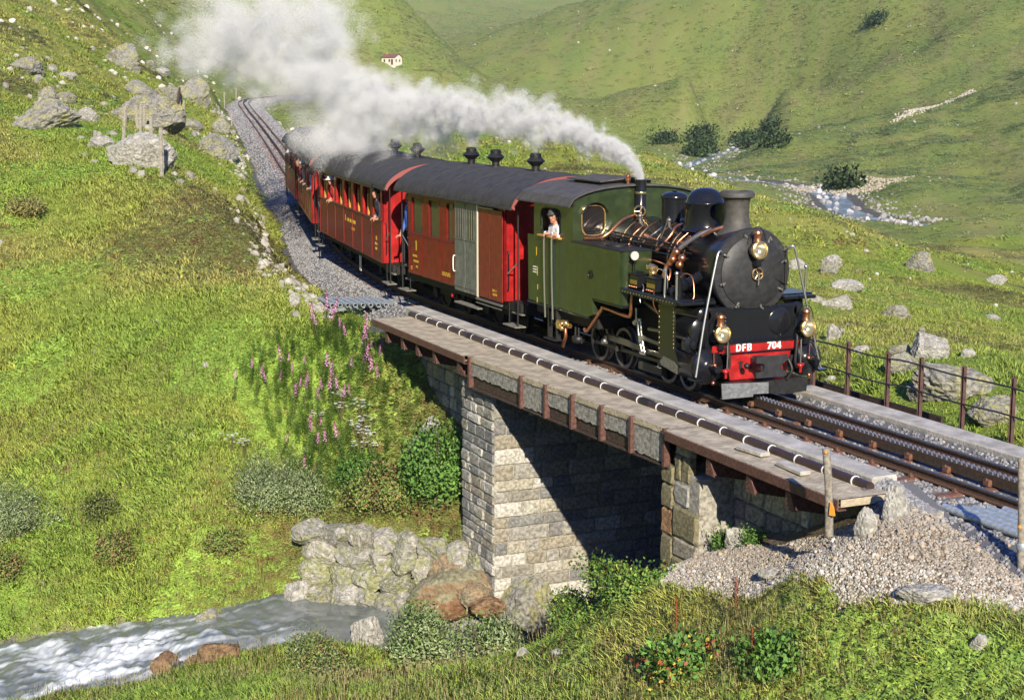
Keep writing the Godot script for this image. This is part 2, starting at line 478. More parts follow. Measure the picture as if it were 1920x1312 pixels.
	land.append_array([Vector3(-440, 75, -420), Vector3(-250, 30, -330), Vector3(-700, 90, -480), Vector3(-1500, 200, -400), Vector3(-1500, 230, -900), Vector3(-1000, 160, -900), Vector3(-600, 120, -150), Vector3(-900, 150, -50), Vector3(-560, 60, -125), Vector3(-50, -9.5, -130), Vector3(-50, 12, -260), Vector3(0, 80, -500), Vector3(-110, -2, -180), Vector3(-700, 200, 100), Vector3(60, 12, 60), Vector3(60, -3, -10), Vector3(-1500, 300, 200), Vector3(-300, 200, 200)])

func solve_land() -> void:
	var m := land.size()
	var A := []
	for i in m:
		var row := PackedFloat64Array()
		row.resize(m + 1)
		var ui := warp(land[i].x)
		var wi := warp(land[i].z)
		for j in m:
			var du := ui - warp(land[j].x)
			var dw := wi - warp(land[j].z)
			row[j] = -sqrt(du * du + dw * dw + 0.012)
			row[i] += 0.0
		row[m] = land[i].y
		A.append(row)
	# (the kernel is conditionally definite: pivot)
	for k in m:
		var best := k
		for i in range(k + 1, m):
			if absf(A[i][k]) > absf(A[best][k]): best = i
		var tmp = A[k]
		A[k] = A[best]
		A[best] = tmp
		var pk: PackedFloat64Array = A[k]
		for i in range(k + 1, m):
			var r: PackedFloat64Array = A[i]
			var f := r[k] / pk[k]
			if f == 0.0: continue
			for j in range(k, m + 1):
				r[j] -= f * pk[j]
			A[i] = r
	weights.resize(m)
	for k in range(m - 1, -1, -1):
		var s: float = A[k][m]
		for j in range(k + 1, m):
			s -= A[k][j] * weights[j]
		weights[k] = s / A[k][k]

# how far into a water course: 0 at the middle, 1 at the edge; with its index along the path
func along(path: Array[Vector3], x: float, z: float) -> Vector2:
	var best := 1e9
	var at := 0.0
	for k in path.size() - 1:
		var a := path[k]
		var b := path[k + 1]
		var ex := b.x - a.x
		var ez := b.z - a.z
		var t := clampf(((x - a.x) * ex + (z - a.z) * ez) / (ex * ex + ez * ez), 0.0, 1.0)
		var dx := x - a.x - ex * t
		var dz := z - a.z - ez * t
		var d := sqrt(dx * dx + dz * dz) / lerpf(a.y, b.y, t)
		if d < best:
			best = d
			at = k + t
	return Vector2(best, at)

func brook_level(at: float) -> float:
	var k := clampi(int(at), 0, stream_y.size() - 2)
	return lerpf(stream_y[k], stream_y[k + 1], at - k)

func make_land() -> void:
	land_points()
	solve_land()
	n1.seed = 11; n1.frequency = 0.16; n1.fractal_octaves = 4
	n2.seed = 12; n2.frequency = 0.011; n2.fractal_octaves = 5
	n3.seed = 13; n3.frequency = 0.9; n3.fractal_octaves = 3
	n4.seed = 14; n4.frequency = 0.045; n4.fractal_octaves = 4
	gu = int((U1 - U0) / STEP) + 1
	gw = int((W1 - W0) / STEP) + 1
	# coarse lattice
	var K := 8
	var cu := gu / K + 4
	var cw := gw / K + 4
	var coarse := PackedFloat32Array()
	coarse.resize(cu * cw)
	var m := land.size()
	var lu := PackedFloat32Array()
	var lw := PackedFloat32Array()
	for p in land:
		lu.append(warp(p.x)); lw.append(warp(p.z))
	for i in cu:
		var u := U0 + (i - 1) * STEP * K
		for j in cw:
			var w := W0 + (j - 1) * STEP * K
			var s := 0.0
			for k in m:
				var du := u - lu[k]
				var dw := w - lw[k]
				s -= weights[k] * sqrt(du * du + dw * dw + 0.012)
			coarse[i * cw + j] = s
	# to the fine grid, along u first
	var half := PackedFloat32Array()
	half.resize(gu * cw)
	for i in gu:
		var f := float(i) / K + 1.0
		var k := int(f)
		var t := f - k
		for j in cw:
			half[i * cw + j] = cubic_interpolate(coarse[k * cw + j], coarse[(k + 1) * cw + j], coarse[(k - 1) * cw + j], coarse[(k + 2) * cw + j], t)
	gh.resize(gu * gw)
	for i in gu:
		var x := WARP * sinh(U0 + i * STEP)
		for j in gw:
			var f := float(j) / K + 1.0
			var k := int(f)
			var t := f - k
			var b := i * cw + k
			var h := cubic_interpolate(half[b], half[b + 1], half[b - 1], half[b + 2], t)
			var z := WARP * sinh(W0 + j * STEP)
			gh[i * gw + j] = finish(x, z, h)

func finish(x: float, z: float, h: float) -> float:
	var far := absf(x) + absf(z)
	# hummocks
	h += n1.get_noise_2d(x, z) * (0.16 if far < 60.0 else 0.35)
	if far < 40.0:
		h += n3.get_noise_2d(x, z) * 0.05
	if far > 50.0:
		h += n4.get_noise_2d(x, z) * minf((far - 50.0) * 0.012, 1.1)
	if far > 150.0:
		h += n2.get_noise_2d(x, z) * minf((far - 150.0) * 0.010, 2.8)
		# gullies and terracettes running down and along the far slopes
		var s := x * 0.62 - z * 0.78
		h += n4.get_noise_2d(s * 1.6, (x * 0.78 + z * 0.62) * 0.16) * minf((far - 150.0) * 0.006, 1.0)
	# the line's own formation
	if x > -190.0 and far < 260.0:
		var d := track_near(x, z)
		var sd := absf(d.x)
		var bed := d.y - 0.5
		if x > -10.2 and x < 9.5:
			if d.x > 0.0:
				if x < -4.3 or x > 2.3:
					h = lerpf(h, minf(bed, h + 9.0), 1.0 - smoothstep(1.72, 2.0, d.x))
			else:
				h = lerpf(bed, h, smoothstep(1.6, 2.4, sd))
		else:
			h = lerpf(bed, h, smoothstep(1.9, 3.4, sd))
	# brook
	if x > -14.0 and x < 8.0 and z > -4.0 and z < 24.0:
		var w := along(stream, x, z)
		var lev := brook_level(w.y)
		if z < 2.45 and x > -4.4 and x < 2.4:
			# under the bridge: bank falls from the right abutment to the water
			var bank := lerpf(lev + 0.1, -2.0, smoothstep(-2.2, 2.2, x))
			h = lerpf(bank, h, smoothstep(-1.2, -2.3, z)) if z < -1.0 else lerpf(bank, h, smoothstep(2.0, 3.0, z))
		if w.x < 1.6:
			var bed2 := lev - 0.35 - 0.2 * (1.0 - w.x)
			h = lerpf(bed2, maxf(h, lev + 0.04) if w.x > 1.05 else h, smoothstep(0.82, 1.22, w.x))
	# river in the valley
	if x < -40.0 and x > -430.0 and z < -90.0 and z > -275.0:
		var w := along(valley_river, x, z)
		if w.x < 6.0:
			h = lerpf(-10.75 - 0.5 * maxf(0.0, 1.0 - w.x), h, smoothstep(0.9, 4.0, w.x))
	return h

func ground_y(x: float, z: float) -> float:
	var fu := (warp(x) - U0) / STEP
	var fw := (warp(z) - W0) / STEP
	var i := clampi(int(fu), 0, gu - 2)
	var j := clampi(int(fw), 0, gw - 2)
	var a := fu - i
	var b := fw - j
	var o := i * gw + j
	return lerpf(lerpf(gh[o], gh[o + 1], b), lerpf(gh[o + gw], gh[o + gw + 1], b), a)

func ground_n(x: float, z: float, e := 0.3) -> Vector3:
	return Vector3(ground_y(x - e, z) - ground_y(x + e, z), 2.0 * e, ground_y(x, z - e) - ground_y(x, z + e)).normalized()

# what covers a spot: 0 grass, 1 ballast or bridge, 2 water, 3 gravel heap, 4 stony ledge
func cover(x: float, z: float) -> int:
	if x > -200.0 and absf(x) + absf(z) < 280.0:
		var d := track_near(x, z)
		if x > -10.2 and x < 7.4:
			if d.x < (2.02 if x < -4.3 or x > 2.3 else 2.8) and d.x > -1.75:
				return 1
		elif d.x < (2.1 + 0.4 * n1.get_noise_2d(x * 2.0, z * 2.0)) and d.x > -2.2:
			return 1
	if x > -14.0 and x < 8.0 and z > -4.0 and z < 24.0:
		if along(stream, x, z).x < 1.06:
			return 2
		if x > 2.6 and in_heap(x, z) > 0.0:
			return 3
		if x > -8.6 and x < -3.9 and z > 2.4 and z < 5.4 and (x + 4.2) * 2.5 + (z - 2.75) * 3.0 > -1.6:
			return 4
	elif x > 2.6 and in_heap(x, z) > 0.0:
		return 3
	if x < -40.0 and along(valley_river, x, z).x < 1.15 and z < -80.0:
		return 2
	return 0

func in_heap(x: float, z: float) -> float:
	# gravel heap beside the right-hand abutment
	if z < 1.2 or z > 4.6 or x < 2.7 or x > 10.6:
		return -1.0
	var edge := 3.32 + 0.28 * n1.get_noise_2d(x * 3.0, z * 3.0) - 0.55 * maxf(0.0, x - 7.9)
	return minf(edge - z, minf((x - 2.75), 9.7 - x))

func grass_tone(x: float, z: float) -> Color:
	var a := n1.get_noise_2d(x * 0.45 + 50.0, z * 0.45)
	var b := n4.get_noise_2d(x * 1.3 + 300.0, z * 1.3)
	var e2 := n1.get_noise_2d(x * 1.7 + 80.0, z * 1.7)
	var far := absf(x) + absf(z)
	var c := Color(0.350, 0.415, 0.080)
	c = c.lerp(Color(0.450, 0.430, 0.130), clampf(0.35 + 1.5 * b + 0.5 * e2, 0.0, 1.0))      # straw
	c = c.lerp(Color(0.235, 0.370, 0.062), clampf(-0.05 - 1.8 * a + 0.3 * b, 0.0, 1.0))   # lush
	c = c.lerp(Color(0.250, 0.235, 0.085), clampf(1.9 * a - 0.35, 0.0, 0.7))      # heath
	if far > 150.0:
		c = c.lerp(Color(0.350, 0.410, 0.115), 0.6)
		var d := n2.get_noise_2d(x * 3.0 + 900.0, z * 3.0)
		c = c.lerp(Color(0.285, 0.385, 0.100), clampf(0.25 + 1.5 * d, 0.0, 0.7))
		var s := x * 0.62 - z * 0.78
		var e := n4.get_noise_2d(s * 3.2 + 70.0, (x * 0.78 + z * 0.62) * 0.3)
		c = c.lerp(Color(0.40, 0.385, 0.15), clampf(1.6 * e, 0.0, 0.6))
	return c

func build_ground() -> void:
	var V := PackedVector3Array()
	var N := PackedVector3Array()
	var C := PackedColorArray()
	V.resize(gu * gw); N.resize(gu * gw); C.resize(gu * gw)
	var xs := PackedFloat32Array()
	var zs := PackedFloat32Array()
	for i in gu: xs.append(WARP * sinh(U0 + i * STEP))
	for j in gw: zs.append(WARP * sinh(W0 + j * STEP))
	for i in gu:
		var i0 := maxi(i - 1, 0)
		var i1 := mini(i + 1, gu - 1)
		for j in gw:
			var o := i * gw + j
			var j0 := maxi(j - 1, 0)
			var j1 := mini(j + 1, gw - 1)
			V[o] = Vector3(xs[i], gh[o], zs[j])
			N[o] = Vector3(-(gh[i1 * gw + j] - gh[i0 * gw + j]) / (xs[i1] - xs[i0]), 1.0, -(gh[i * gw + j1] - gh[i * gw + j0]) / (zs[j1] - zs[j0])).normalized()
			var c := grass_tone(xs[i], zs[j])
			var k := 0
			if absf(xs[i]) < 220.0 and absf(zs[j]) < 150.0:
				k = cover(xs[i], zs[j])
			if k == 1: c = Color(0.20, 0.20, 0.20)
			elif k == 2: c = Color(0.20, 0.19, 0.16)
			elif k == 3: c = Color(0.25, 0.20, 0.14)
			elif k == 4: c = Color(0.24, 0.23, 0.15)
			C[o] = c
	var I := PackedInt32Array()
	I.resize((gu - 1) * (gw - 1) * 6)
	var q := 0
	for i in gu - 1:
		for j in gw - 1:
			var o := i * gw + j
			I[q] = o; I[q + 1] = o + gw; I[q + 2] = o + gw + 1
			I[q + 3] = o; I[q + 4] = o + gw + 1; I[q + 5] = o + 1
			q += 6
	var A := []
	A.resize(Mesh.ARRAY_MAX)
	A[Mesh.ARRAY_VERTEX] = V; A[Mesh.ARRAY_NORMAL] = N; A[Mesh.ARRAY_COLOR] = C; A[Mesh.ARRAY_INDEX] = I
	var m := ArrayMesh.new()
	m.add_surface_from_arrays(Mesh.PRIMITIVE_TRIANGLES, A)
	m.surface_set_material(0, M.ground)
	structure("ground", m)

func strip(path: Array[Vector3], across: int, per: int, level: Callable, water: bool, widen: float) -> ArrayMesh:
	var pts: Array = []
	for p in path: pts.append(p)
	var line := curve(pts, per)
	var V := PackedVector3Array()
	var C := PackedColorArray()
	var I := PackedInt32Array()
	for k in line.size():
		var a := line[maxi(k - 1, 0)]
		var b := line[mini(k + 1, line.size() - 1)]
		var t := Vector3(b.x - a.x, 0, b.z - a.z).normalized()
		var s := Vector3(t.z, 0, -t.x)
		for i in across + 1:
			var f := 2.0 * i / across - 1.0
			var p := Vector3(line[k].x, 0, line[k].z) + s * (line[k].y * f * widen)
			var r: Array = level.call(p, float(k) / per, f)
			p.y = r[0]
			V.append(p); C.append(r[1])
	var w := across + 1
	for k in line.size() - 1:
		for i in across:
			var o := k * w + i
			for e in [o, o + 1, o + w + 1, o, o + w + 1, o + w]:
				I.append(e)
	var N := PackedVector3Array()
	N.resize(V.size())
	for k in range(0, I.size(), 3):
		var g := (V[I[k + 2]] - V[I[k]]).cross(V[I[k + 1]] - V[I[k]])
		if g.y < 0.0:
			var e := I[k + 1]
			I[k + 1] = I[k + 2]
			I[k + 2] = e
			g = -g
		N[I[k]] += g; N[I[k + 1]] += g; N[I[k + 2]] += g
	for k in N.size(): N[k] = N[k].normalized()
	var A := []
	A.resize(Mesh.ARRAY_MAX)
	A[Mesh.ARRAY_VERTEX] = V; A[Mesh.ARRAY_NORMAL] = N; A[Mesh.ARRAY_COLOR] = C; A[Mesh.ARRAY_INDEX] = I
	var m := ArrayMesh.new()
	m.add_surface_from_arrays(Mesh.PRIMITIVE_TRIANGLES, A)
	m.surface_set_material(0, M.water if water else M.river)
	return m

func build_water() -> void:
	var nw := FastNoiseLite.new()
	nw.seed = 5; nw.frequency = 0.9; nw.fractal_octaves = 5; nw.fractal_gain = 0.55
	var nf := FastNoiseLite.new()
	nf.seed = 6; nf.frequency = 1.1; nf.fractal_octaves = 5; nf.domain_warp_enabled = true; nf.domain_warp_amplitude = 0.8
	var rapids := func(p: Vector3, at: float, f: float) -> Array:
		var fast := smoothstep(4.6, 7.6, at) * 0.85 + 0.15
		var w := nw.get_noise_2d(p.x * 1.0 + at * 0.35, p.z * 1.6)
		var y := brook_level(at) + w * (0.035 + 0.075 * fast)
		var s := nf.get_noise_2d(at * 0.75 + 20.0 + 0.25 * w, f * 3.6) + 0.35 * nf.get_noise_2d(p.x * 3.0, p.z * 3.0) + 0.2 * w
		# a smooth hump pours over a sunken boulder, then boils
		var hump := Vector2(p.x + 6.1, p.z - 7.55).length()
		y += 0.22 * exp(-hump * hump * 3.0)
		var boil := exp(-pow(Vector2(p.x + 6.9, p.z - 8.5).length() / 0.9, 2.0)) + 0.9 * exp(-pow(Vector2(p.x + 6.3, p.z - 9.7).length() / 1.3, 2.0)) + 0.6 * exp(-pow(Vector2(p.x + 5.8, p.z - 6.4).length() / 0.6, 2.0))
		y += boil * 0.06 * (nf.get_noise_2d(p.x * 3.0, p.z * 3.0) + 0.4)
		var foam := clampf((s - 0.20 + 0.22 * fast + 0.45 * boil) * 1.7, 0.0, 1.0) * clampf(fast + 0.4 * boil, 0.0, 1.0)
		foam = maxf(foam, clampf((absf(f) - 0.93) * 4.0 + s * 0.6, 0.0, 0.5) * fast)
		var deep := clampf(0.5 + nf.get_noise_2d(at * 0.5 - 9.0, f * 1.5), 0.0, 1.0)
		return [y, Color(0.115, 0.135, 0.120).lerp(Color(0.20, 0.22, 0.205), deep).lerp(Color(0.74, 0.78, 0.78), foam * 0.95)]
	structure("brook", strip(stream, 64, 46, rapids, true, 1.12))
	var calm := func(p: Vector3, at: float, f: float) -> Array:
		var w := n1.get_noise_2d(p.x * 2.0, p.z * 2.0)
		var foam := clampf(w * 2.0 - 0.25, 0.0, 0.6)
		return [-10.95 + 0.12 * w, Color(0.15, 0.20, 0.25).lerp(Color(0.55, 0.6, 0.64), foam)]
	structure("river", strip(valley_river, 10, 24, calm, false, 1.0))

# ---------------------------------------------------------------- railway track
func sweep(prof: PackedVector2Array, i0: int, i1: int, stepi: int, off: float, mb: MB) -> void:
	# prof: (side, height) closed outline swept along the line
	var idx := []
	var k := i0
	while k < i1:
		idx.append(k); k += stepi
	idx.append(i1)
	var ccw := not Geometry2D.is_polygon_clockwise(prof)
	for q in idx.size() - 1:
		var A := track_frame(idx[q])
		var B := track_frame(idx[q + 1])
		for e in prof.size():
			var p := prof[e]
			var r := prof[(e + 1) % prof.size()]
			var t := r - p
			var o := Vector2(t.y, -t.x) if ccw else Vector2(-t.y, t.x)
			var out := A.basis.z * o.x + A.basis.y * o.y
			mb.quad(A * Vector3(0, p.y, p.x + off), A * Vector3(0, r.y, r.x + off), B * Vector3(0, r.y, r.x + off), B * Vector3(0, p.y, p.x + off), out)
	for q in [0, idx.size() - 1]:
		var A := track_frame(idx[q])
		var tri := Geometry2D.triangulate_polygon(prof)
		for e in range(0, tri.size(), 3):
			mb.flat(A * Vector3(0, prof[tri[e]].y, prof[tri[e]].x + off), A * Vector3(0, prof[tri[e + 1]].y, prof[tri[e + 1]].x + off), A * Vector3(0, prof[tri[e + 2]].y, prof[tri[e + 2]].x + off), A.basis.x * (1.0 if q == 0 else -1.0))

func build_track() -> void:
	var t := thing("railway_track", "metre gauge track of two rusty rails with a toothed rack between them on steel sleepers", "railway track")
	var i0 := track_index(13.0)
	var i1 := tp.size() - 4
	var head := PackedVector2Array([Vector2(-0.03, -0.03), Vector2(-0.033, -0.004), Vector2(-0.028, 0.0), Vector2(0.028, 0.0), Vector2(0.033, -0.004), Vector2(0.03, -0.03)])
	var web := PackedVector2Array([Vector2(-0.055, -0.125), Vector2(-0.055, -0.115), Vector2(-0.008, -0.10), Vector2(-0.008, -0.031), Vector2(0.008, -0.031), Vector2(0.008, -0.10), Vector2(0.055, -0.115), Vector2(0.055, -0.125)])
	for s in [0.53, -0.53]:
		var mb := MB.new()
		sweep(web, i0, i1, 4, s, mb)
		var r := part(t, "rail", mb.mesh(M.rail_rust))
		var mh := MB.new()
		sweep(head, i0, i1, 4, s, mh)
		part(r, "rail_head", mh.mesh(M.rail_head))
	# Abt rack: two toothed blades
	for s in [0.032, -0.032]:
		var mb := MB.new()
		var teeth := MB.new()
		var blade := PackedVector2Array([Vector2(-0.0125, -0.10), Vector2(-0.0125, 0.035), Vector2(0.0125, 0.035), Vector2(0.0125, -0.10)])
		sweep(blade, i0, i1, 4, s, mb)
		var b := part(t, "rack_blade", mb.mesh(M.rack_steel))
		var x := 12.9 + (0.03 if s > 0 else 0.0)
		while x > -1.5:
			teeth.prism(Vector3(x, 0.034, s - 0.0135), Vector3(1, 0, 0), Vector3(0, 1, 0), Vector3(0, 0, 0.027), PackedVector2Array([Vector2(-0.034, 0), Vector2(-0.017, 0.042), Vector2(0.017, 0.042), Vector2(0.034, 0)]))
			x -= 0.1
		part(b, "rack_teeth", teeth.mesh(M.rack_tooth))
	# rack chairs and bolts
	var chairs := MB.new()
	var x := 12.6
	while x > -1.0:
		chairs.box(Vector3(x, -0.075, 0), Vector3(0.12, 0.09, 0.19), 0.01)
		for s in [-0.085, 0.085]: chairs.cyl(Vector3(x, -0.05, s), Vector3(x, -0.015, s), 0.016, 8)
		x -= 0.8
	part(t, "rack_chairs", chairs.mesh(M.sleeper_rust))
	# steel sleepers
	var sl := MB.new()
	sl.prism(Vector3(-0.12, 0, -0.95), Vector3(1, 0, 0), Vector3(0, 1, 0), Vector3(0, 0, 1.9), PackedVector2Array([Vector2(0, -0.2), Vector2(0.035, -0.14), Vector2(0.07, -0.126), Vector2(0.17, -0.126), Vector2(0.205, -0.14), Vector2(0.24, -0.2)]))
	for s in [-0.64, -0.42, 0.42, 0.64]:
		sl.box(Vector3(0, -0.112, s), Vector3(0.07, 0.03, 0.05), 0.006)
		sl.cyl(Vector3(0, -0.11, s), Vector3(0, -0.075, s), 0.016, 8)
	var sm := sl.mesh(M.sleeper_rust)
	var i := i0 + 2
	while i < i1 and i < i0 + 3 * 290:
		var o := part(t, "sleeper", sm)
		o.transform = track_frame(i)
		i += 3
	# ballast bed
	var bed := MB.new()
	var pr := PackedVector2Array([Vector2(-2.3, -0.72), Vector2(-1.2, -0.16), Vector2(1.25, -0.16), Vector2(2.2, -0.75)])
	var prs := PackedVector2Array([Vector2(-1.02, -0.5), Vector2(-1.01, -0.05), Vector2(-0.80, -0.15), Vector2(1.52, -0.16), Vector2(1.54, -0.5)])
	var front := PackedVector2Array([Vector2(-1.3, -0.72), Vector2(-1.0, -0.16), Vector2(1.5, -0.16), Vector2(2.6, -0.62)])
	sweep(pr, track_index(-10.2), i1, 4, 0.0, bed)
	sweep(prs, track_index(6.35), track_index(-10.19), 4, 0.0, bed)
	sweep(front, i0, track_index(6.36), 4, 0.0, bed)
	bed.prism(Vector3(0, 0, 1.36), Vector3(1, 0, 0), Vector3(0, 1, 0), Vector3(0, 0, 0.76), PackedVector2Array([Vector2(6.31, -0.3), Vector2(6.31, 0.10), Vector2(7.3, -0.22), Vector2(7.3, -0.3)]))
	structure("ballast_bed", bed.mesh(M.ballast_bed))

func chip_mesh(s: int, mat_: Material) -> ArrayMesh:
	var r := RandomNumberGenerator.new()
	r.seed = s
	return rock_shape(r, 0, 7, 0.0).mesh(mat_)

func scatter_chips() -> void:
	var r := RandomNumberGenerator.new()
	r.seed = 77
	var meshes := [chip_mesh(1, M.stone_chip), chip_mesh(2, M.stone_chip), chip_mesh(3, M.stone_chip)]
	var where := [[], [], []]
	var cols := [[], [], []]
	# along the line
	for q in 90000:
		var f := r.randf()
		var x := lerpf(13.0, -30.0, f) if q < 68000 else -30.0 - pow(r.randf(), 1.6) * 130.0
		var i := track_index(x)
		var T0 := track_frame(i)
		var on_deck := x > -10.2 and x < 6.35
		var s := r.randf_range(-0.98, 1.5) if on_deck else (r.randf_range(-0.98, 2.4) if x > 0 else r.randf_range(-2.2, 2.25))
		var y := -0.16
		if on_deck:
			if s < -0.8: y = lerpf(-0.05, -0.16, (s + 1.0) / 0.2)
		elif x > 6.3:
			if s > 1.5: y = lerpf(-0.16, -0.62, (s - 1.5) / 1.1)
		else:
			if s > 1.25: y = lerpf(-0.16, -0.72, (s - 1.25) / 0.95)
			elif s < -1.2: y = lerpf(-0.16, -0.70, (-1.2 - s) / 1.1)
		var far := clampf((-30.0 - x) / 100.0, 0.0, 1.0)
		var sz := r.randf_range(0.014, 0.032) * (1.0 + 2.0 * far)
		if absf(s) < 0.8 and absf(s) < 0.09: continue
		var k := r.randi() % 3
		var p := T0 * Vector3(r.randf_range(-0.1, 0.1), y + sz * 0.25, s)
		where[k].append(Transform3D(Basis.from_euler(Vector3(r.randf() * TAU, r.randf() * TAU, r.randf() * TAU)).scaled(Vector3.ONE * sz), p))
		var g := r.randf_range(0.11, 0.30)
		var warm := r.randf()
		var c := Color(g, g * 1.02, g * 1.06)
		if warm > 0.93: c = Color(g * 1.3, g * 1.0, g * 0.75)
		if s > 1.9 and r.randf() < 0.5: c = Color(0.46, 0.43, 0.36)
		cols[k].append(c)
	# stones heaped against the end of the near kerb
	for q in 2600:
		var u := r.randf()
		var x := 6.28 + 1.1 * u
		var z := 1.30 + 0.85 * r.randf()
		var top := lerpf(0.20, -0.18, u) - 0.5 * absf(z - 1.75) * (1.0 - u * 0.5)
		if top < -0.17: continue
		var k := r.randi() % 3
		var sz := r.randf_range(0.016, 0.036)
		where[k].append(Transform3D(Basis.from_euler(Vector3(r.randf() * TAU, r.randf() * TAU, r.randf() * TAU)).scaled(Vector3.ONE * sz), Vector3(x, top - 0.03 * r.randf(), z)))
		var g := r.randf_range(0.11, 0.30)
		cols[k].append(Color(g, g * 1.02, g * 1.06))
	for k in 3:
		many("ballast_stones", meshes[k], where[k], cols[k], "grey crushed ballast stones of the track bed", "ballast")
	# gravel heap
	where = [[], [], []]
	cols = [[], [], []]
	for q in 60000:
		var x := r.randf_range(2.7, 10.4)
		var z := r.randf_range(1.3, 4.2)
		var d := in_heap(x, z)
		if d < -0.12 * r.randf(): continue
		if x < 7.0 and z < 2.9 and d > 0.9 and z < 2.3: continue
		var k := r.randi() % 3
		var sz := r.randf_range(0.008, 0.021) * (2.2 if r.randf() < 0.02 else 1.0)
		where[k].append(Transform3D(Basis.from_euler(Vector3(r.randf() * TAU, r.randf() * TAU, r.randf() * TAU)).scaled(Vector3.ONE * sz), Vector3(x, ground_y(x, z) + sz * 0.3, z)))
		var c := Color(0.33, 0.265, 0.185).lerp(Color(0.27, 0.265, 0.25), r.randf()) * r.randf_range(0.55, 1.35)
		var pale := clampf(1.0 - (d + 0.25 * n1.get_noise_2d(x * 2.0, z * 2.0)) / 0.75, 0.0, 1.0)
		if r.randf() < pale * 0.7: c = Color(0.47, 0.45, 0.40) * r.randf_range(0.6, 1.25)
		if z < 1.9 and r.randf() < 0.7: c = Color(0.24, 0.245, 0.25) * r.randf_range(0.6, 1.4)
		c.a = 1.0
		cols[k].append(c)
	for k in 3:
		many("heap_gravel", meshes[k], where[k], cols[k], "heap of brown and pale loose gravel below the near bridge end", "gravel")

# a boulder or chip: a ball cut by planes, roughened
func rock_shape(r: RandomNumberGenerator, sub: int, cuts: int, rough: float, flat_ := 1.0, cfun = null, facets := true) -> MB:
	var t := (1.0 + sqrt(5.0)) / 2.0
	var pv := PackedVector3Array([Vector3(-1, t, 0), Vector3(1, t, 0), Vector3(-1, -t, 0), Vector3(1, -t, 0), Vector3(0, -1, t), Vector3(0, 1, t), Vector3(0, -1, -t), Vector3(0, 1, -t), Vector3(t, 0, -1), Vector3(t, 0, 1), Vector3(-t, 0, -1), Vector3(-t, 0, 1)])
	for i in 12: pv[i] = pv[i].normalized()
	var f := [0, 11, 5, 0, 5, 1, 0, 1, 7, 0, 7, 10, 0, 10, 11, 1, 5, 9, 5, 11, 4, 11, 10, 2, 10, 7, 6, 7, 1, 8, 3, 9, 4, 3, 4, 2, 3, 2, 6, 3, 6, 8, 3, 8, 9, 4, 9, 5, 2, 4, 11, 6, 2, 10, 8, 6, 7, 9, 8, 1]
	for s in sub:
		var nf := []
		var mid := {}
		for k in range(0, f.size(), 3):
			var m := []
			for e in 3:
				var a: int = f[k + e]
				var b: int = f[k + (e + 1) % 3]
				var key := mini(a, b) * 100000 + maxi(a, b)
				if not mid.has(key):
					mid[key] = pv.size()
					pv.append(((pv[a] + pv[b]) * 0.5).normalized())
				m.append(mid[key])
			nf.append_array([f[k], m[0], m[2], f[k + 1], m[1], m[0], f[k + 2], m[2], m[1], m[0], m[1], m[2]])
		f = nf
	var planes := []
	for k in cuts:
		planes.append([Vector3(r.randfn(), r.randfn(), r.randfn()).normalized(), r.randf_range(0.60, 0.92)])
	var nz := FastNoiseLite.new()
	nz.seed = r.randi() % 10000
	nz.frequency = 1.1
	nz.fractal_octaves = 5
	nz.fractal_type = FastNoiseLite.FRACTAL_RIDGED
	var out := PackedVector3Array()
	for d in pv:
		var rad := 1.0
		for pl in planes:
			var c: float = d.dot(pl[0])
			if c > 0.05: rad = minf(rad, pl[1] / c)
		if rough > 0.0:
			rad *= 1.0 + rough * nz.get_noise_3dv(d * 2.2)
		out.append(Vector3(d.x * rad, d.y * rad * flat_, d.z * rad))
	var nn := PackedVector3Array()
	nn.resize(out.size())
	for k in range(0, f.size(), 3):
		var g := (out[f[k + 2]] - out[f[k]]).cross(out[f[k + 1]] - out[f[k]])
		if g.dot(out[f[k]]) < 0.0: g = -g
		for e in 3: nn[f[k + e]] += g
	var mb := MB.new()
	var colored := cfun != null
	mb.tint = colored
	for k in range(0, f.size(), 3):
		var a := out[f[k]]
		var b := out[f[k + 1]]
		var d := out[f[k + 2]]
		if not facets:
			mb.tri(a, b, d, nn[f[k]].normalized(), nn[f[k + 1]].normalized(), nn[f[k + 2]].normalized())
			if colored:
				# tri may swap the last two; colour by position afterwards
				mb.c.resize(mb.v.size())
				for e in 3:
					mb.c[mb.v.size() - 3 + e] = cfun.call(mb.v[mb.v.size() - 3 + e], mb.n[mb.v.size() - 3 + e])
		else:
			mb.flat(a, b, d, a + b + d)
			if colored:
				mb.c.resize(mb.v.size())
				for e in 3:
					mb.c[mb.v.size() - 3 + e] = cfun.call(mb.v[mb.v.size() - 3 + e], mb.n[mb.v.size() - 3 + e])
	return mb

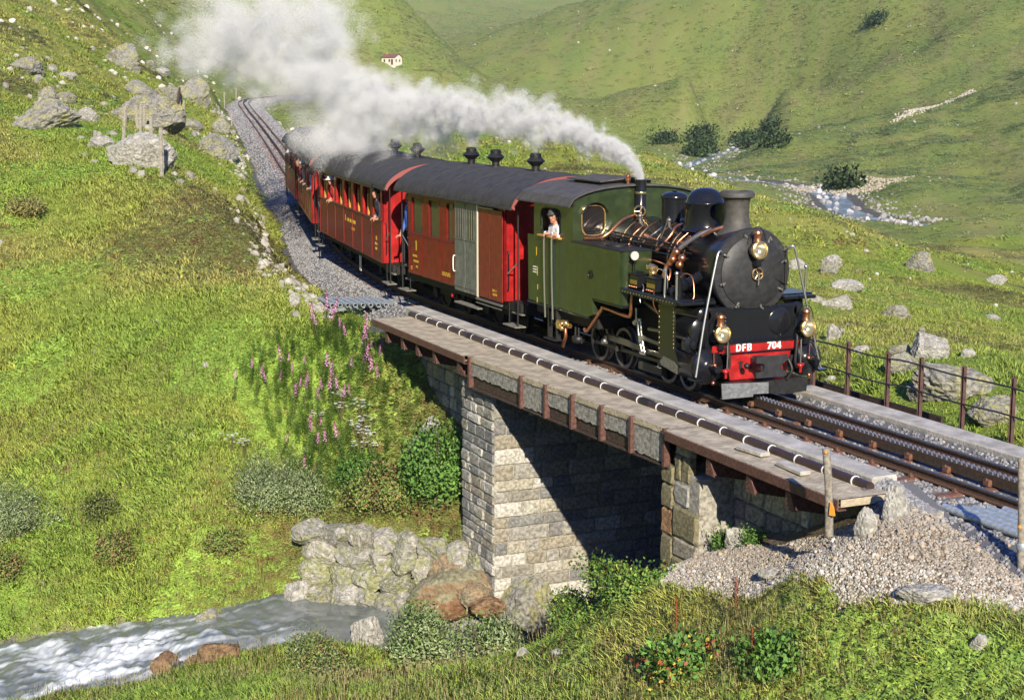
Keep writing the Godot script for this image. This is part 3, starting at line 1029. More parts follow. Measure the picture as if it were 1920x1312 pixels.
# ---------------------------------------------------------------- bridge
func build_bridge() -> void:
	var t := thing("girder_bridge", "short bridge with a rusty riveted plate girder edge under a sandy concrete walkway", "bridge", Vector3(-1, 0, 0))
	t.position = Vector3.ZERO
	# the girder stands very slightly askew to the track
	var gz := func(x: float) -> float: return 2.84 - 0.04 * (clampf(x, -4.7, 2.8) + 4.3)
	# walkway slabs, three lengths
	for e in [[-9.8, -4.62, 2.92], [-4.6, 2.38, 0.0], [2.4, 6.6, 2.655]]:
		var mb := MB.new()
		var x: float = e[0]
		while x < e[1] - 0.01:
			var x2: float = minf(x + 0.24, e[1])
			# slightly uneven top
			var ya := 0.08 + 0.012 * n3.get_noise_2d(x * 3.0, 1.0)
			var yb := 0.08 + 0.012 * n3.get_noise_2d(x2 * 3.0, 1.0)
			var zo: float = (e[2] if e[2] > 0.0 else (gz.call(x) as float) + 0.015) + 0.012 * n3.get_noise_2d(x * 5.0, 9.0)
			var zo2: float = (e[2] if e[2] > 0.0 else (gz.call(x2) as float) + 0.015) + 0.012 * n3.get_noise_2d(x2 * 5.0, 9.0)
			mb.quad(Vector3(x, ya, 1.9), Vector3(x2, yb, 1.9), Vector3(x2, yb, zo2), Vector3(x, ya, zo), Vector3.UP)
			mb.quad(Vector3(x, ya, zo), Vector3(x2, yb, zo2), Vector3(x2, ya - 0.09, zo2), Vector3(x, ya - 0.09, zo), Vector3(0, 0, 1))
			mb.quad(Vector3(x, -0.02, 1.9), Vector3(x2, -0.02, 1.9), Vector3(x2, -0.02, zo2), Vector3(x, -0.02, zo), Vector3.DOWN)
			x = x2
		mb.quad(Vector3(e[0], -0.02, 1.9), Vector3(e[0], 0.075, 1.9), Vector3(e[0], 0.075, 2.63), Vector3(e[0], -0.02, 2.63), Vector3(-1, 0, 0))
		mb.quad(Vector3(e[1], -0.02, 1.9), Vector3(e[1], 0.075, 1.9), Vector3(e[1], 0.075, 2.63), Vector3(e[1], -0.02, 2.63), Vector3(1, 0, 0))
		part(t, "walkway_slab", mb.mesh(M.concrete_old))
	# girder panels between stiffeners: concrete skin above, bare web below
	var sx := [-4.47, -2.36, -1.45, -0.52, 0.44, 1.35, 2.31]
	for k in sx.size() - 1:
		var a: float = sx[k] + 0.03
		var b: float = sx[k + 1] - 0.03
		var mb := MB.new()
		var w := b - a
		var gm: float = gz.call((a + b) / 2)
		var turn := Basis(Vector3.UP, 0.04)
		mb.box(Vector3((a + b) / 2, -0.345, gm - 0.05), Vector3(w + 0.06, 0.25, 0.03), 0.004, turn)
		part(t, "web_plate", mb.mesh(M.rust_plate))
		var cm := MB.new()
		# skin with a ragged lower edge
		var n := int(w / 0.07)
		for q in n:
			var x0 := a + w * q / n
			var x1 := a + w * (q + 1) / n
			var low0 := -0.26 + 0.035 * n3.get_noise_2d(x0 * 7.0, 33.0) - 0.02 * (k % 2)
			var low1 := -0.26 + 0.035 * n3.get_noise_2d(x1 * 7.0, 33.0) - 0.02 * (k % 2)
			if k == 1 or k == 5:
				low0 -= 0.16; low1 -= 0.16
			var z0: float = (gz.call(x0) as float) + 0.006 * n3.get_noise_2d(x0 * 4.0, 70.0 + k)
			var z1: float = (gz.call(x1) as float) + 0.006 * n3.get_noise_2d(x1 * 4.0, 70.0 + k)
			cm.quad(Vector3(x0, -0.022, z0), Vector3(x1, -0.022, z1), Vector3(x1, low1, z1), Vector3(x0, low0, z0), Vector3(0, 0, 1))
			cm.quad(Vector3(x0, low0, z0), Vector3(x1, low1, z1), Vector3(x1, low1, z1 - 0.03), Vector3(x0, low0, z0 - 0.03), Vector3.DOWN)
		cm.quad(Vector3(a, -0.022, gm), Vector3(a, -0.26, gm), Vector3(a, -0.26, gm - 0.03), Vector3(a, -0.022, gm - 0.03), Vector3(-1, 0, 0))
		cm.quad(Vector3(b, -0.022, gm - 0.03), Vector3(b, -0.26, gm - 0.03), Vector3(b, -0.26, gm - 0.06), Vector3(b, -0.022, gm - 0.06), Vector3(1, 0, 0))
		part(t, "concrete_skin", cm.mesh(M.concrete_grey))
		var rv := MB.new()
		for q in int(w / 0.16):
			rv.ball(Vector3(a + 0.08 + 0.16 * q, -0.42, (gz.call(a + 0.08 + 0.16 * q) as float) - 0.033), 0.012, 6)
		part(t, "rivet_row", rv.mesh(M.rust_plate)).set_meta("kind", "stuff")
	for x in sx:
		var mb := MB.new()
		var g0: float = gz.call(x)
		mb.box(Vector3(x, -0.20, g0 + 0.01), Vector3(0.05, 0.57, 0.10), 0.006)
		mb.box(Vector3(x, -0.20, g0 + 0.057), Vector3(0.075, 0.57, 0.012), 0.003)
		part(t, "stiffener", mb.mesh(M.rust_red))
	var fl := MB.new()
	fl.box(Vector3(-1.07, -0.487, (gz.call(-1.07) as float) - 0.08), Vector3(6.9, 0.03, 0.2), 0.005, Basis(Vector3.UP, 0.04))
	part(t, "bottom_flange", fl.mesh(M.rust_plate))
	# main beams across underneath and the ballast trough
	var tr := MB.new()
	tr.box(Vector3(-0.9, -0.37, 0.17), Vector3(6.4, 0.2, 4.5), 0.0)
	part(t, "ballast_trough", tr.mesh(M.rust_plate))
	var far_g := MB.new()
	far_g.box(Vector3(-0.87, -0.35, -2.0), Vector3(7.3, 0.6, 0.04), 0.0)
	part(t, "web_plate", far_g.mesh(M.rust_plate))
	# edge angles and brackets of the two cantilevered ends
	for e in [[-9.8, -4.6, 2.935], [2.42, 6.6, 2.67]]:
		var mb := MB.new()
		mb.box(Vector3((e[0] + e[1]) / 2, 0.005, e[2]), Vector3(e[1] - e[0], 0.13, 0.025), 0.004)
		mb.box(Vector3((e[0] + e[1]) / 2, -0.06, e[2] - 0.065), Vector3(e[1] - e[0], 0.02, 0.12), 0.004)
		part(t, "edge_angle", mb.mesh(M.rust_red))
	for x in [-9.0, -8.03, -7.16, -6.21, -4.95, 3.62, 4.64, 5.56]:
		var bz := 2.89 if x < 0.0 else 2.63
		var mb := MB.new()
		var big: bool = x == -4.95
		mb.prism(Vector3(x - 0.015, 0, bz), Vector3(0, 0, 1), Vector3(0, 1, 0), Vector3(0.03, 0, 0), PackedVector2Array([Vector2(0, -0.07), Vector2(0, -0.30), Vector2(-0.5, -0.42), Vector2(-1.0, -0.42), Vector2(-1.0, -0.07)]))
		# the end plate seen from outside, tapered, with bolt holes
		mb.prism(Vector3(x - 0.10, 0, bz), Vector3(1, 0, 0), Vector3(0, 1, 0), Vector3(0, 0, 0.015), PackedVector2Array([Vector2(0, -0.09), Vector2(0.10, -0.09), Vector2(0.22 if not big else 0.42, -0.31), Vector2(0, -0.31)]))
		var b := part(t, "bracket", mb.mesh(M.rust_red))
		var h := MB.new()
		for q in 3: h.cyl(Vector3(x - 0.055, -0.14 - 0.06 * q, bz + 0.014), Vector3(x - 0.055, -0.14 - 0.06 * q, bz + 0.019), 0.012, 8)
		part(b, "bolt_hole", h.mesh(M.rubber))
	# kerbs
	var kb := MB.new()
	kb.box(Vector3(-2.1, 0.0, 1.75), Vector3(16.8, 0.42, 0.38), 0.025)
	part(t, "near_kerb", kb.mesh(M.concrete))
	var fk := MB.new()
	fk.box(Vector3(-0.6, -0.12, -1.24), Vector3(19.5, 0.30, 0.46), 0.02)
	part(t, "far_kerb", fk.mesh(M.concrete))
	# loose slabs of concrete on the walkway
	for e in [[4.15, 2.3, 0.55, 0.1], [5.2, 2.36, 0.6, -0.05]]:
		var s := MB.new()
		s.box(Vector3.ZERO, Vector3(e[2], 0.06, 0.16), 0.012)
		var o := solo("concrete_slab", s.mesh(M.concrete), "pale bar of concrete lying on the walkway, %s the wooden post" % ("farther from" if e[3] > 0 else "nearer to"), "slab")
		o.position = Vector3(e[0], 0.122, e[1])
		o.rotation.y = e[3]
	# cable duct with its white rings
	var pipe := thing("cable_duct", "long dark brown pipe with white rings lying along the near concrete kerb", "pipe")
	var pts := PackedVector3Array()
	for k in 33: pts.append(Vector3(-9.95 + 16.3 * k / 32.0, 0.112 + 0.006 * sin(k * 1.7), 2.018 + 0.010 * sin(k * 0.9)))
	var pm := MB.new()
	pm.tube(pts, 0.062, 12)
	part(pipe, "pipe", pm.mesh(M.pipe_brown))
	var ring := MB.new()
	ring.lathe(Vector3.ZERO, Vector3.RIGHT, PackedVector2Array([Vector2(0.063, -0.012), Vector2(0.070, -0.012), Vector2(0.070, 0.012), Vector2(0.063, 0.012)]), 16)
	var rm := ring.mesh(M.white_paint)
	var x := -9.45
	while x < 6.3:
		var o := part(pipe, "ring", rm)
		o.position = Vector3(x, 0.114, 2.02)
		x += 0.62
	for q in [-6.6, 0.55]:
		var c := MB.new()
		c.cyl(Vector3(q, 0.114, 2.018), Vector3(q + 0.28, 0.114, 2.018), 0.07, 12)
		part(pipe, "coupling", c.mesh(M.rubber))
	# railing on the far side
	var fence := thing("bridge_railing", "brown steel railing with two wire rails along the far side of the track", "railing")
	var fx := [-0.98, -0.03, 0.93, 1.97, 2.77, 3.74, 4.78, 5.8]
	for q in fx.size():
		var mb := MB.new()
		var y1: float = [0.86, 0.87, 0.88, 0.86, 0.91, 0.93, 0.94, 0.94][q]
		mb.box(Vector3(fx[q], (y1 - 0.25) / 2, -1.59), Vector3(0.055, y1 + 0.25, 0.012), 0.003)
		mb.box(Vector3(fx[q] - 0.024, (y1 - 0.25) / 2, -1.565), Vector3(0.012, y1 + 0.25, 0.055), 0.003)
		mb.box(Vector3(fx[q] + 0.024, (y1 - 0.25) / 2, -1.565), Vector3(0.012, y1 + 0.25, 0.055), 0.003)
		part(fence, "post", mb.mesh(M.post_brown))
	for h in [0.76, 0.36]:
		var p := PackedVector3Array()
		for q in fx.size() * 4:
			var xx: float = lerpf(-1.2, 6.4, q / float(fx.size() * 4 - 1))
			p.append(Vector3(xx, h + 0.012 * sin(xx * 3.1) + (0.02 if xx > 2 else 0.0), -1.545))
		var mb := MB.new()
		mb.tube(p, 0.014, 7)
		part(fence, "rail", mb.mesh(M.cable))
	# cattle grids of grey tubes on either side of the bridge
	var g1 := thing("cattle_grid", "bed of grey zinc tubes beside the track at the right edge", "cattle grid", Vector3(7.7, -0.10, 1.15))
	for q in 5:
		var mb := MB.new()
		var z := 0.14 - 0.145 * q
		mb.tube(PackedVector3Array([Vector3(-0.85 + 0.1 * q, 0, z), Vector3(1.6, 0, z)]), 0.052, 10)
		part(g1, "tube", mb.mesh(M.zinc))
	for q in [-0.6, 0.6]:
		var mb := MB.new()
		mb.box(Vector3(q, -0.09, -0.15), Vector3(0.08, 0.07, 0.75), 0.01)
		part(g1, "bearer", mb.mesh(M.zinc))
	var g2 := thing("cattle_grid", "bed of grey zinc tubes beside the train by the pink fireweed", "cattle grid", Vector3(-14.7, -0.2, 1.5))
	for q in 12:
		var mb := MB.new()
		var zz := 0.95 - 0.17 * q
		mb.lathe(Vector3(-0.6 + 0.07 * q, 0.02, zz), Vector3(1, 0, 0.06), PackedVector2Array([Vector2(0.04, 0.0), Vector2(0.058, 0), Vector2(0.058, 1.3), Vector2(0.044, 1.3), Vector2(0.044, 1.0)]), 12)
		part(g2, "tube", mb.mesh(M.zinc))
	var bm := MB.new()
	bm.box(Vector3(0.45, -0.09, 0.2), Vector3(0.1, 0.08, 2.0), 0.01, Basis(Vector3.UP, 0.35))
	part(g2, "bearer", bm.mesh(M.zinc))

# a rough-faced block: front face towards +z, unit size, bulged
func block_mesh(s: int) -> ArrayMesh:
	var r := RandomNumberGenerator.new()
	r.seed = s
	var mb := MB.new()
	var g := []
	for i in 5:
		var row := []
		for j in 5:
			var fx := [-0.5, -0.44, 0.0, 0.44, 0.5][i] as float
			var fy := [-0.5, -0.42, 0.0, 0.42, 0.5][j] as float
			var rim := i == 0 or j == 0 or i == 4 or j == 4
			var z := 0.0 if rim else r.randf_range(0.02, 0.05)
			var e := 0.0 if rim else 0.03
			row.append(Vector3(fx + r.randf_range(-e, e) + (r.randf_range(-0.015, 0.015) if rim else 0.0), fy + r.randf_range(-e, e) + (r.randf_range(-0.03, 0.03) if rim else 0.0), z))
		g.append(row)
	for i in 4:
		for j in 4:
			mb.quad(g[i][j], g[i + 1][j], g[i + 1][j + 1], g[i][j + 1], Vector3(0, 0, 1))
	for i in 4:
		for e in [0, 4]:
			var a: Vector3 = g[i][e]
			var b: Vector3 = g[i + 1][e]
			mb.quad(a, b, b - Vector3(0, 0, 0.12), a - Vector3(0, 0, 0.12), Vector3(0, -1 if e == 0 else 1, 0))
			a = g[e][i]; b = g[e][i + 1]
			mb.quad(a, b, b - Vector3(0, 0, 0.12), a - Vector3(0, 0, 0.12), Vector3(-1 if e == 0 else 1, 0, 0))
	return mb.mesh(null)

var blocks: Array[ArrayMesh] = []
var stone_mats: Array[StandardMaterial3D] = []
func stone_mat(key: String, c: Color) -> StandardMaterial3D:
	return mat(key, c, 0.92, 0.0, "mottle", 1.7, "bump", 1.4, 1.1)

# courses of stones on a rectangle: o = lower left corner, ex along, up, ez out of the wall
func lay_courses(t: Node3D, o: Vector3, ex: Vector3, w: float, h: float, row_h: float, mean_w: float, r: RandomNumberGenerator, pick: Callable) -> void:
	var ez := ex.cross(Vector3.UP).normalized()
	var y := 0.0
	var row := 0
	while y < h - 0.05:
		var rh := row_h * r.randf_range(0.72, 1.25)
		if y + rh > h - 0.08: rh = h - y
		var x := 0.0
		while x < w - 0.02:
			var sw := mean_w * r.randf_range(0.5, 1.65)
			if x == 0.0 and row % 2 == 1: sw *= 0.6
			if x + sw > w - 0.15: sw = w - x
			var b: MeshInstance3D = part(t, "stone", blocks[r.randi() % blocks.size()])
			var c := o + ex * (x + sw / 2) + Vector3.UP * (y + rh / 2) + ez * r.randf_range(0.0, 0.014)
			b.transform = Transform3D(Basis(ex * (sw - 0.022), Vector3.UP * (rh - 0.02), ez * r.randf_range(0.6, 1.1)), c)
			b.material_override = pick.call(c, r)
			x += sw
		y += rh
		row += 1

func build_abutments() -> void:
	for s in 10: blocks.append(block_mesh(100 + s))
	var grey: Array = []
	for k in 7:
		var g: float = [0.33, 0.40, 0.25, 0.46, 0.36, 0.50, 0.29][k]
		grey.append(stone_mat("granite_%d" % k, Color(g * [1.02, 1.0, 0.98, 1.03, 1.05, 1.0, 0.95][k], g * [0.97, 0.97, 0.97, 0.97, 0.95, 0.98, 0.97][k], g * [0.84, 0.88, 0.95, 0.80, 0.75, 0.86, 0.95][k])))
	var lime := stone_mat("lime_washed", Color(0.62, 0.60, 0.55))
	var orange := stone_mat("lichen_orange", Color(0.40, 0.235, 0.12))
	var olive := stone_mat("lichen_olive", Color(0.25, 0.225, 0.13))
	var r := RandomNumberGenerator.new()
	r.seed = 31
	# left abutment
	var A := thing("stone_abutment", "tall abutment of squared granite blocks under the far end of the bridge", "abutment", Vector3(-4.5, -5, 0))
	A.position = Vector3.ZERO
	var core := MB.new()
	core.box(Vector3(-4.5, -3.0, 0.27), Vector3(1.5, 5.0, 4.86), 0.0)
	part(A, "mortar_core", core.mesh(M.mortar))
	var pick := func(c: Vector3, q: RandomNumberGenerator) -> Material:
		if c.y < -4.35 and q.randf() < 0.75: return lime
		if n3.get_noise_2d(c.z * 1.4, c.y * 0.2 + c.x) > 0.22 and q.randf() < 0.7: return lime
		if c.y < -3.7 and q.randf() < 0.25: return lime
		if c.y > -1.9 and q.randf() < 0.5: return grey[[0, 2, 6][q.randi() % 3]]
		return grey[q.randi() % 7]
	lay_courses(A, Vector3(-3.745, -5.3, 2.715), Vector3(0, 0, -1), 4.8, 4.80, 0.265, 0.50, r, pick)
	lay_courses(A, Vector3(-5.25, -3.9, 2.705), Vector3(1, 0, 0), 1.52, 3.4, 0.2, 0.36, r, pick)
	# rubble wing wall behind it, under the cantilevered walkway
	var W := thing("wing_wall", "shaded rubble wing wall under the walkway behind the bushes", "wall", Vector3.ZERO)
	var wc := MB.new()
	wc.box(Vector3(-7.7, -1.45, 1.80), Vector3(4.9, 2.8, 0.36), 0.0)
	part(W, "mortar_core", wc.mesh(M.mortar))
	lay_courses(W, Vector3(-10.1, -2.9, 2.0), Vector3(1, 0, 0), 4.85, 2.85, 0.26, 0.36, r, pick)
	# bearing stone and grass tuft ledge
	# right abutment
	var B := thing("stone_abutment", "orange stained stone abutment at the near end of the bridge", "abutment", Vector3.ZERO)
	var bc := MB.new()
	bc.box(Vector3(2.64, -2.6, 0.16), Vector3(1.0, 4.2, 4.7), 0.0)
	part(B, "mortar_core", bc.mesh(M.mortar))
	var pick2 := func(c: Vector3, q: RandomNumberGenerator) -> Material:
		if c.x < 2.44: return orange if q.randf() < 0.55 else olive
		return olive if q.randf() < 0.6 else grey[[0, 4, 1][q.randi() % 3]]
	lay_courses(B, Vector3(2.12, -4.0, 2.52), Vector3(1, 0, 0), 0.33, 3.55, 0.40, 0.42, r, pick2)
	lay_courses(B, Vector3(2.45, -4.0, 2.525), Vector3(1, 0, 0), 0.70, 3.0, 0.37, 0.74, r, pick2)
	lay_courses(B, Vector3(2.46, -1.0, 2.50), Vector3(1, 0, 0), 0.42, 0.9, 0.42, 0.45, r, pick2)
	# rubble wing wall of the right-hand end
	var R := thing("wing_wall", "shaded rubble wing wall under the walkway above the gravel heap", "wall", Vector3.ZERO)
	var rc := MB.new()
	rc.box(Vector3(5.15, -1.2, 1.72), Vector3(4.0, 2.3, 0.36), 0.0)
	part(R, "mortar_core", rc.mesh(M.mortar))
	lay_courses(R, Vector3(3.15, -2.4, 1.92), Vector3(1, 0, 0), 3.9, 2.3, 0.29, 0.36, r, pick)
	# retaining wall of boulders along the brook
	var Q := thing("boulder_wall", "low retaining wall of rounded grey boulders along the far bank of the brook", "wall", Vector3.ZERO)
	var shades := [Color(0.33, 0.32, 0.27), Color(0.26, 0.26, 0.23), Color(0.38, 0.37, 0.33), Color(0.30, 0.31, 0.21)]
	var line := curve([Vector3(-3.95, 0, 2.75), Vector3(-4.8, 0, 3.15), Vector3(-6.0, 0, 3.9), Vector3(-7.1, 0, 4.7), Vector3(-7.65, 0, 5.25)], 8)
	for row in 4:
		var acc := r.randf() * 0.3
		var seg := 0
		var used_l := 0.0
		var total := 0.0
		for k in line.size() - 1: total += line[k].distance_to(line[k + 1])
		var pos := 0.15 * (row % 2)
		while pos < total - 0.1:
			var sw := r.randf_range(0.42, 0.85)
			var want := pos + sw / 2
			var run := 0.0
			var p := line[0]
			var dir := Vector3(-1, 0, 1)
			for k in line.size() - 1:
				var l := line[k].distance_to(line[k + 1])
				if run + l >= want or k == line.size() - 2:
					p = line[k].lerp(line[k + 1], clampf((want - run) / l, 0, 1))
					dir = (line[k + 1] - line[k]).normalized()
					break
				run += l
			var outw := Vector3(-dir.z, 0, dir.x)
			if outw.x + outw.z * 0.3 < 0: outw = -outw
			var base: Color = shades[r.randi() % 4] * r.randf_range(0.85, 1.15)
			var lich := r.randf()
			var nz := FastNoiseLite.new(); nz.seed = r.randi() % 9999; nz.frequency = 1.2; nz.fractal_octaves = 4
			var cf := func(v: Vector3, _n: Vector3) -> Color:
				var a := nz.get_noise_3dv(v * 1.4)
				var c: Color = base.lerp(Color(0.50, 0.48, 0.42), clampf(a * 2.4 - 0.2, 0, 0.8))
				return c.lerp(Color(0.33, 0.34, 0.12), clampf(-a * 2.2 - 0.35 + lich * 0.5, 0.0, 0.6))
			var mb := rock_shape(r, 4, 18, 0.10, 1.0, cf)
			var o := part(Q, "stone", mb.mesh(M.rock))
			var hh := r.randf_range(0.40, 0.52)
			var back := 0.10 * row - (0.12 if row == 0 else 0.0)
			o.transform = Transform3D(Basis(dir * sw * 0.68, Vector3.UP * hh * 0.70, outw * 0.36), p - outw * (back + 0.12) + Vector3.UP * (-4.98 + 0.36 * row + r.randf_range(-0.04, 0.04)))
			pos += sw

# ---------------------------------------------------------------- the engine
func lettering(parent: Node3D, called: String, text: String, h: float, depth: float, at: Transform3D, m: Material) -> void:
	var f := SystemFont.new()
	f.font_names = PackedStringArray(["Droid Sans"])
	f.font_weight = 700
	var t := TextMesh.new()
	t.text = text
	t.font = f
	t.font_size = 64
	t.pixel_size = h / 46.0
	t.depth = depth
	t.material = m
	var o := part(parent, called, t)
	o.transform = at

func wheel(parent: Node3D, x: float, r: float, side: float, weight := true) -> MeshInstance3D:
	var z := 0.565 * side
	var ax := Vector3(0, 0, side)
	var mb := MB.new()
	# tyre with flange
	mb.lathe(Vector3(x, r, z - 0.06 * side), ax, PackedVector2Array([Vector2(r - 0.07, 0.0), Vector2(r + 0.025, 0.0), Vector2(r + 0.02, 0.025), Vector2(r, 0.035), Vector2(r - 0.004, 0.11), Vector2(r - 0.06, 0.115), Vector2(r - 0.07, 0.1)]), 36)
	var w := part(parent, "wheel", mb.mesh(M.steel_dull))
	var ct := MB.new()
	ct.cyl(Vector3(x, r, z - 0.04 * side), Vector3(x, r, z + 0.08 * side), 0.075, 16)
	for k in 9:
		var a := TAU * k / 9.0
		var d := Vector3(cos(a), sin(a), 0)
		ct.box(Vector3(x, r, z) + d * (r * 0.5), Vector3(r - 0.1, 0.05, 0.035), 0.008, Basis(d, Vector3(-sin(a), cos(a), 0), Vector3(0, 0, 1)))
	if weight:
		var seg := PackedVector2Array()
		for k in 9:
			var a := PI * 0.75 + PI * 0.75 * k / 8.0
			seg.append(Vector2(cos(a), sin(a)) * (r - 0.07))
		ct.prism(Vector3(x, r, z - 0.03 * side), Vector3(1, 0, 0), Vector3(0, 1, 0), Vector3(0, 0, 0.08 * side), seg)
	part(w, "spokes", ct.mesh(M.underframe))
	return w

func headlamp(t: Node3D, p: Vector3, r: float) -> void:
	var b := MB.new()
	b.lathe(p - Vector3(0.17, 0, 0), Vector3.RIGHT, PackedVector2Array([Vector2(0, 0), Vector2(r * 0.7, 0.0), Vector2(r * 0.98, 0.04), Vector2(r * 0.98, 0.13)]), 24)
	b.box(p - Vector3(0.1, r + 0.05, 0), Vector3(0.12, 0.14, 0.1), 0.01)
	var l := part(t, "headlamp", b.mesh(M.black_gloss))
	var rim := MB.new()
	rim.lathe(p - Vector3(0.05, 0, 0), Vector3.RIGHT, PackedVector2Array([Vector2(r * 0.86, 0.03), Vector2(r * 0.9, 0.055), Vector2(r * 1.04, 0.045), Vector2(r * 1.06, 0.0), Vector2(r * 1.0, -0.02)]), 28)
	part(l, "rim", rim.mesh(M.brass))
	var refl := MB.new()
	refl.lathe(p - Vector3(0.14, 0, 0), Vector3.RIGHT, PackedVector2Array([Vector2(0.0, 0.0), Vector2(r * 0.4, 0.012), Vector2(r * 0.7, 0.05), Vector2(r * 0.86, 0.11)]), 24)
	refl.ball(p - Vector3(0.07, 0, 0), r * 0.13, 8)
	part(l, "reflector", refl.mesh(M.reflector))
	var g := MB.new()
	g.lathe(p - Vector3(0.025, 0, 0), Vector3.RIGHT, PackedVector2Array([Vector2(r * 0.87, 0.0), Vector2(r * 0.5, 0.022), Vector2(0.0, 0.03)]), 24)
	part(l, "lens", g.mesh(M.lamp_glass))
	var c := MB.new()
	c.lathe(p + Vector3(-0.10, r * 0.9, 0), Vector3.UP, PackedVector2Array([Vector2(r * 0.5, 0), Vector2(r * 0.42, 0.05), Vector2(r * 0.42, 0.12), Vector2(r * 0.55, 0.14), Vector2(r * 0.5, 0.17), Vector2(0, 0.2)]), 16)
	part(l, "lamp_chimney", c.mesh(M.copper))
	var h := MB.new()
	var hp := PackedVector3Array()
	for k in 13:
		var a := PI * k / 12.0
		hp.append(p + Vector3(-0.10, r * 0.9 + 0.02 + sin(a) * 0.22, cos(a) * r * 1.0))
	h.tube(hp, 0.007, 5)
	part(l, "carrying_handle", h.mesh(M.black_gloss))

func rows_of_rivets(mb: MB, a: Vector3, b: Vector3, n: int, r := 0.011) -> void:
	for k in n:
		mb.ball(a.lerp(b, (k + 0.5) / n), r, 5)

func build_engine() -> void:
	var t := thing("steam_locomotive", "green and black steam locomotive with a red buffer beam at the head of the train", "locomotive")
	var mb := MB.new()
	# --- frame and underside
	mb.box(Vector3(-2.35, 0.72, 0.42), Vector3(5.8, 0.5, 0.03), 0.0)
	mb.box(Vector3(-2.35, 0.72, -0.42), Vector3(5.8, 0.5, 0.03), 0.0)
	mb.box(Vector3(-2.4, 1.1, 0), Vector3(5.6, 0.5, 0.9), 0.0)
	mb.box(Vector3(-4.1, 0.86, 0), Vector3(2.6, 0.3, 2.2), 0.02)
	mb.box(Vector3(-2.0, 0.5, 0), Vector3(4.4, 0.12, 0.6), 0.02)
	part(t, "frame", mb.mesh(M.underframe))
	# --- boiler
	mb = MB.new()
	mb.lathe(Vector3(-3.45, 2.03, 0), Vector3.RIGHT, PackedVector2Array([Vector2(0.64, 0), Vector2(0.64, 2.9), Vector2(0.665, 2.92), Vector2(0.665, 3.86)]), 56)
	part(t, "boiler", mb.mesh(M.black_gloss))
	mb = MB.new()
	for x in [-2.95, -2.35, -1.75, -1.2, -0.72]:
		mb.lathe(Vector3(x, 2.03, 0), Vector3.RIGHT, PackedVector2Array([Vector2(0.641, -0.025), Vector2(0.647, -0.022), Vector2(0.647, 0.022), Vector2(0.641, 0.025)]), 56)
	part(t, "boiler_bands", mb.mesh(mat("band", Color(0.06, 0.035, 0.012), 0.35, 0.4)))
	# smokebox front
	mb = MB.new()
	mb.lathe(Vector3(0.36, 2.03, 0), Vector3.RIGHT, PackedVector2Array([Vector2(0.665, -0.02), Vector2(0.71, 0.0), Vector2(0.715, 0.06), Vector2(0.70, 0.085), Vector2(0.575, 0.09)]), 64)
	for k in 22:
		var a := TAU * k / 22.0
		mb.ball(Vector3(0.448, 2.03 + cos(a) * 0.665, sin(a) * 0.665), 0.014, 6)
	var sb := part(t, "smokebox_front", mb.mesh(M.graphite))
	mb = MB.new()
	mb.lathe(Vector3(0.44, 2.03, 0), Vector3.RIGHT, PackedVector2Array([Vector2(0.59, 0.0), Vector2(0.585, 0.03), Vector2(0.55, 0.045), Vector2(0.5, 0.07), Vector2(0.38, 0.10), Vector2(0.2, 0.122), Vector2(0.0, 0.13)]), 64)
	var door := part(t, "smokebox_door", mb.mesh(M.graphite))
	for k in 8:
		var a := TAU * (k + 0.35) / 8.0
		var d := Vector3(0, cos(a), sin(a))
		var c := MB.new()
		c.box(Vector3(0.48, 2.03, 0) + d * 0.585, Vector3(0.03, 0.11, 0.035), 0.006, Basis(Vector3.RIGHT, d, Vector3.RIGHT.cross(d)))
		c.cyl(Vector3(0.46, 2.03, 0) + d * 0.60, Vector3(0.53, 2.03, 0) + d * 0.60, 0.018, 8)
		part(door, "door_clamp", c.mesh(M.steel_dull))
	mb = MB.new()
	for s in [0.22, -0.2]:
		mb.tube(PackedVector3Array([Vector3(0.56, 2.03, -0.12), Vector3(0.50, 2.03 + s, -0.60)]), 0.012, 6)
	mb.cyl(Vector3(0.47, 1.72, -0.62), Vector3(0.47, 2.42, -0.62), 0.02, 8)
	part(door, "hinge_strap", mb.mesh(M.black_matt))
	mb = MB.new()
	mb.lathe(Vector3(0.61, 2.02, 0), Vector3.RIGHT, PackedVector2Array([Vector2(0.082, 0.0), Vector2(0.095, -0.012), Vector2(0.108, 0.0), Vector2(0.095, 0.012), Vector2(0.082, 0.0)]), 28)
	for k in 3:
		var a := TAU * k / 3.0 + 0.5
		mb.cyl(Vector3(0.61, 2.02, 0), Vector3(0.61, 2.02 + cos(a) * 0.09, sin(a) * 0.09), 0.012, 6)
	mb.cyl(Vector3(0.55, 2.02, 0), Vector3(0.64, 2.02, 0), 0.022, 10)
	part(door, "hand_wheel", mb.mesh(M.brass))
	mb = MB.new()
	mb.tube(PackedVector3Array([Vector3(0.645, 2.03, 0), Vector3(0.65, 1.85, 0.01)]), 0.011, 6)
	part(door, "door_lever", mb.mesh(M.steel))
	# --- chimney
	mb = MB.new()
	mb.lathe(Vector3(-0.06, 2.60, 0), Vector3.UP, PackedVector2Array([Vector2(0.34, 0.0), Vector2(0.28, 0.07), Vector2(0.235, 0.13), Vector2(0.208, 0.22), Vector2(0.198, 0.34), Vector2(0.205, 0.52), Vector2(0.225, 0.58), Vector2(0.285, 0.605), Vector2(0.29, 0.66), Vector2(0.25, 0.70), Vector2(0.175, 0.70), Vector2(0.165, 0.5)]), 40)
	mb.lathe(Vector3(-0.06, 3.1, 0), Vector3.UP, PackedVector2Array([Vector2(0.165, 0.0), Vector2(0.0, 0.0)]), 20)
	part(t, "chimney", mb.mesh(M.chimney_iron))
	# --- domes
	mb = MB.new()
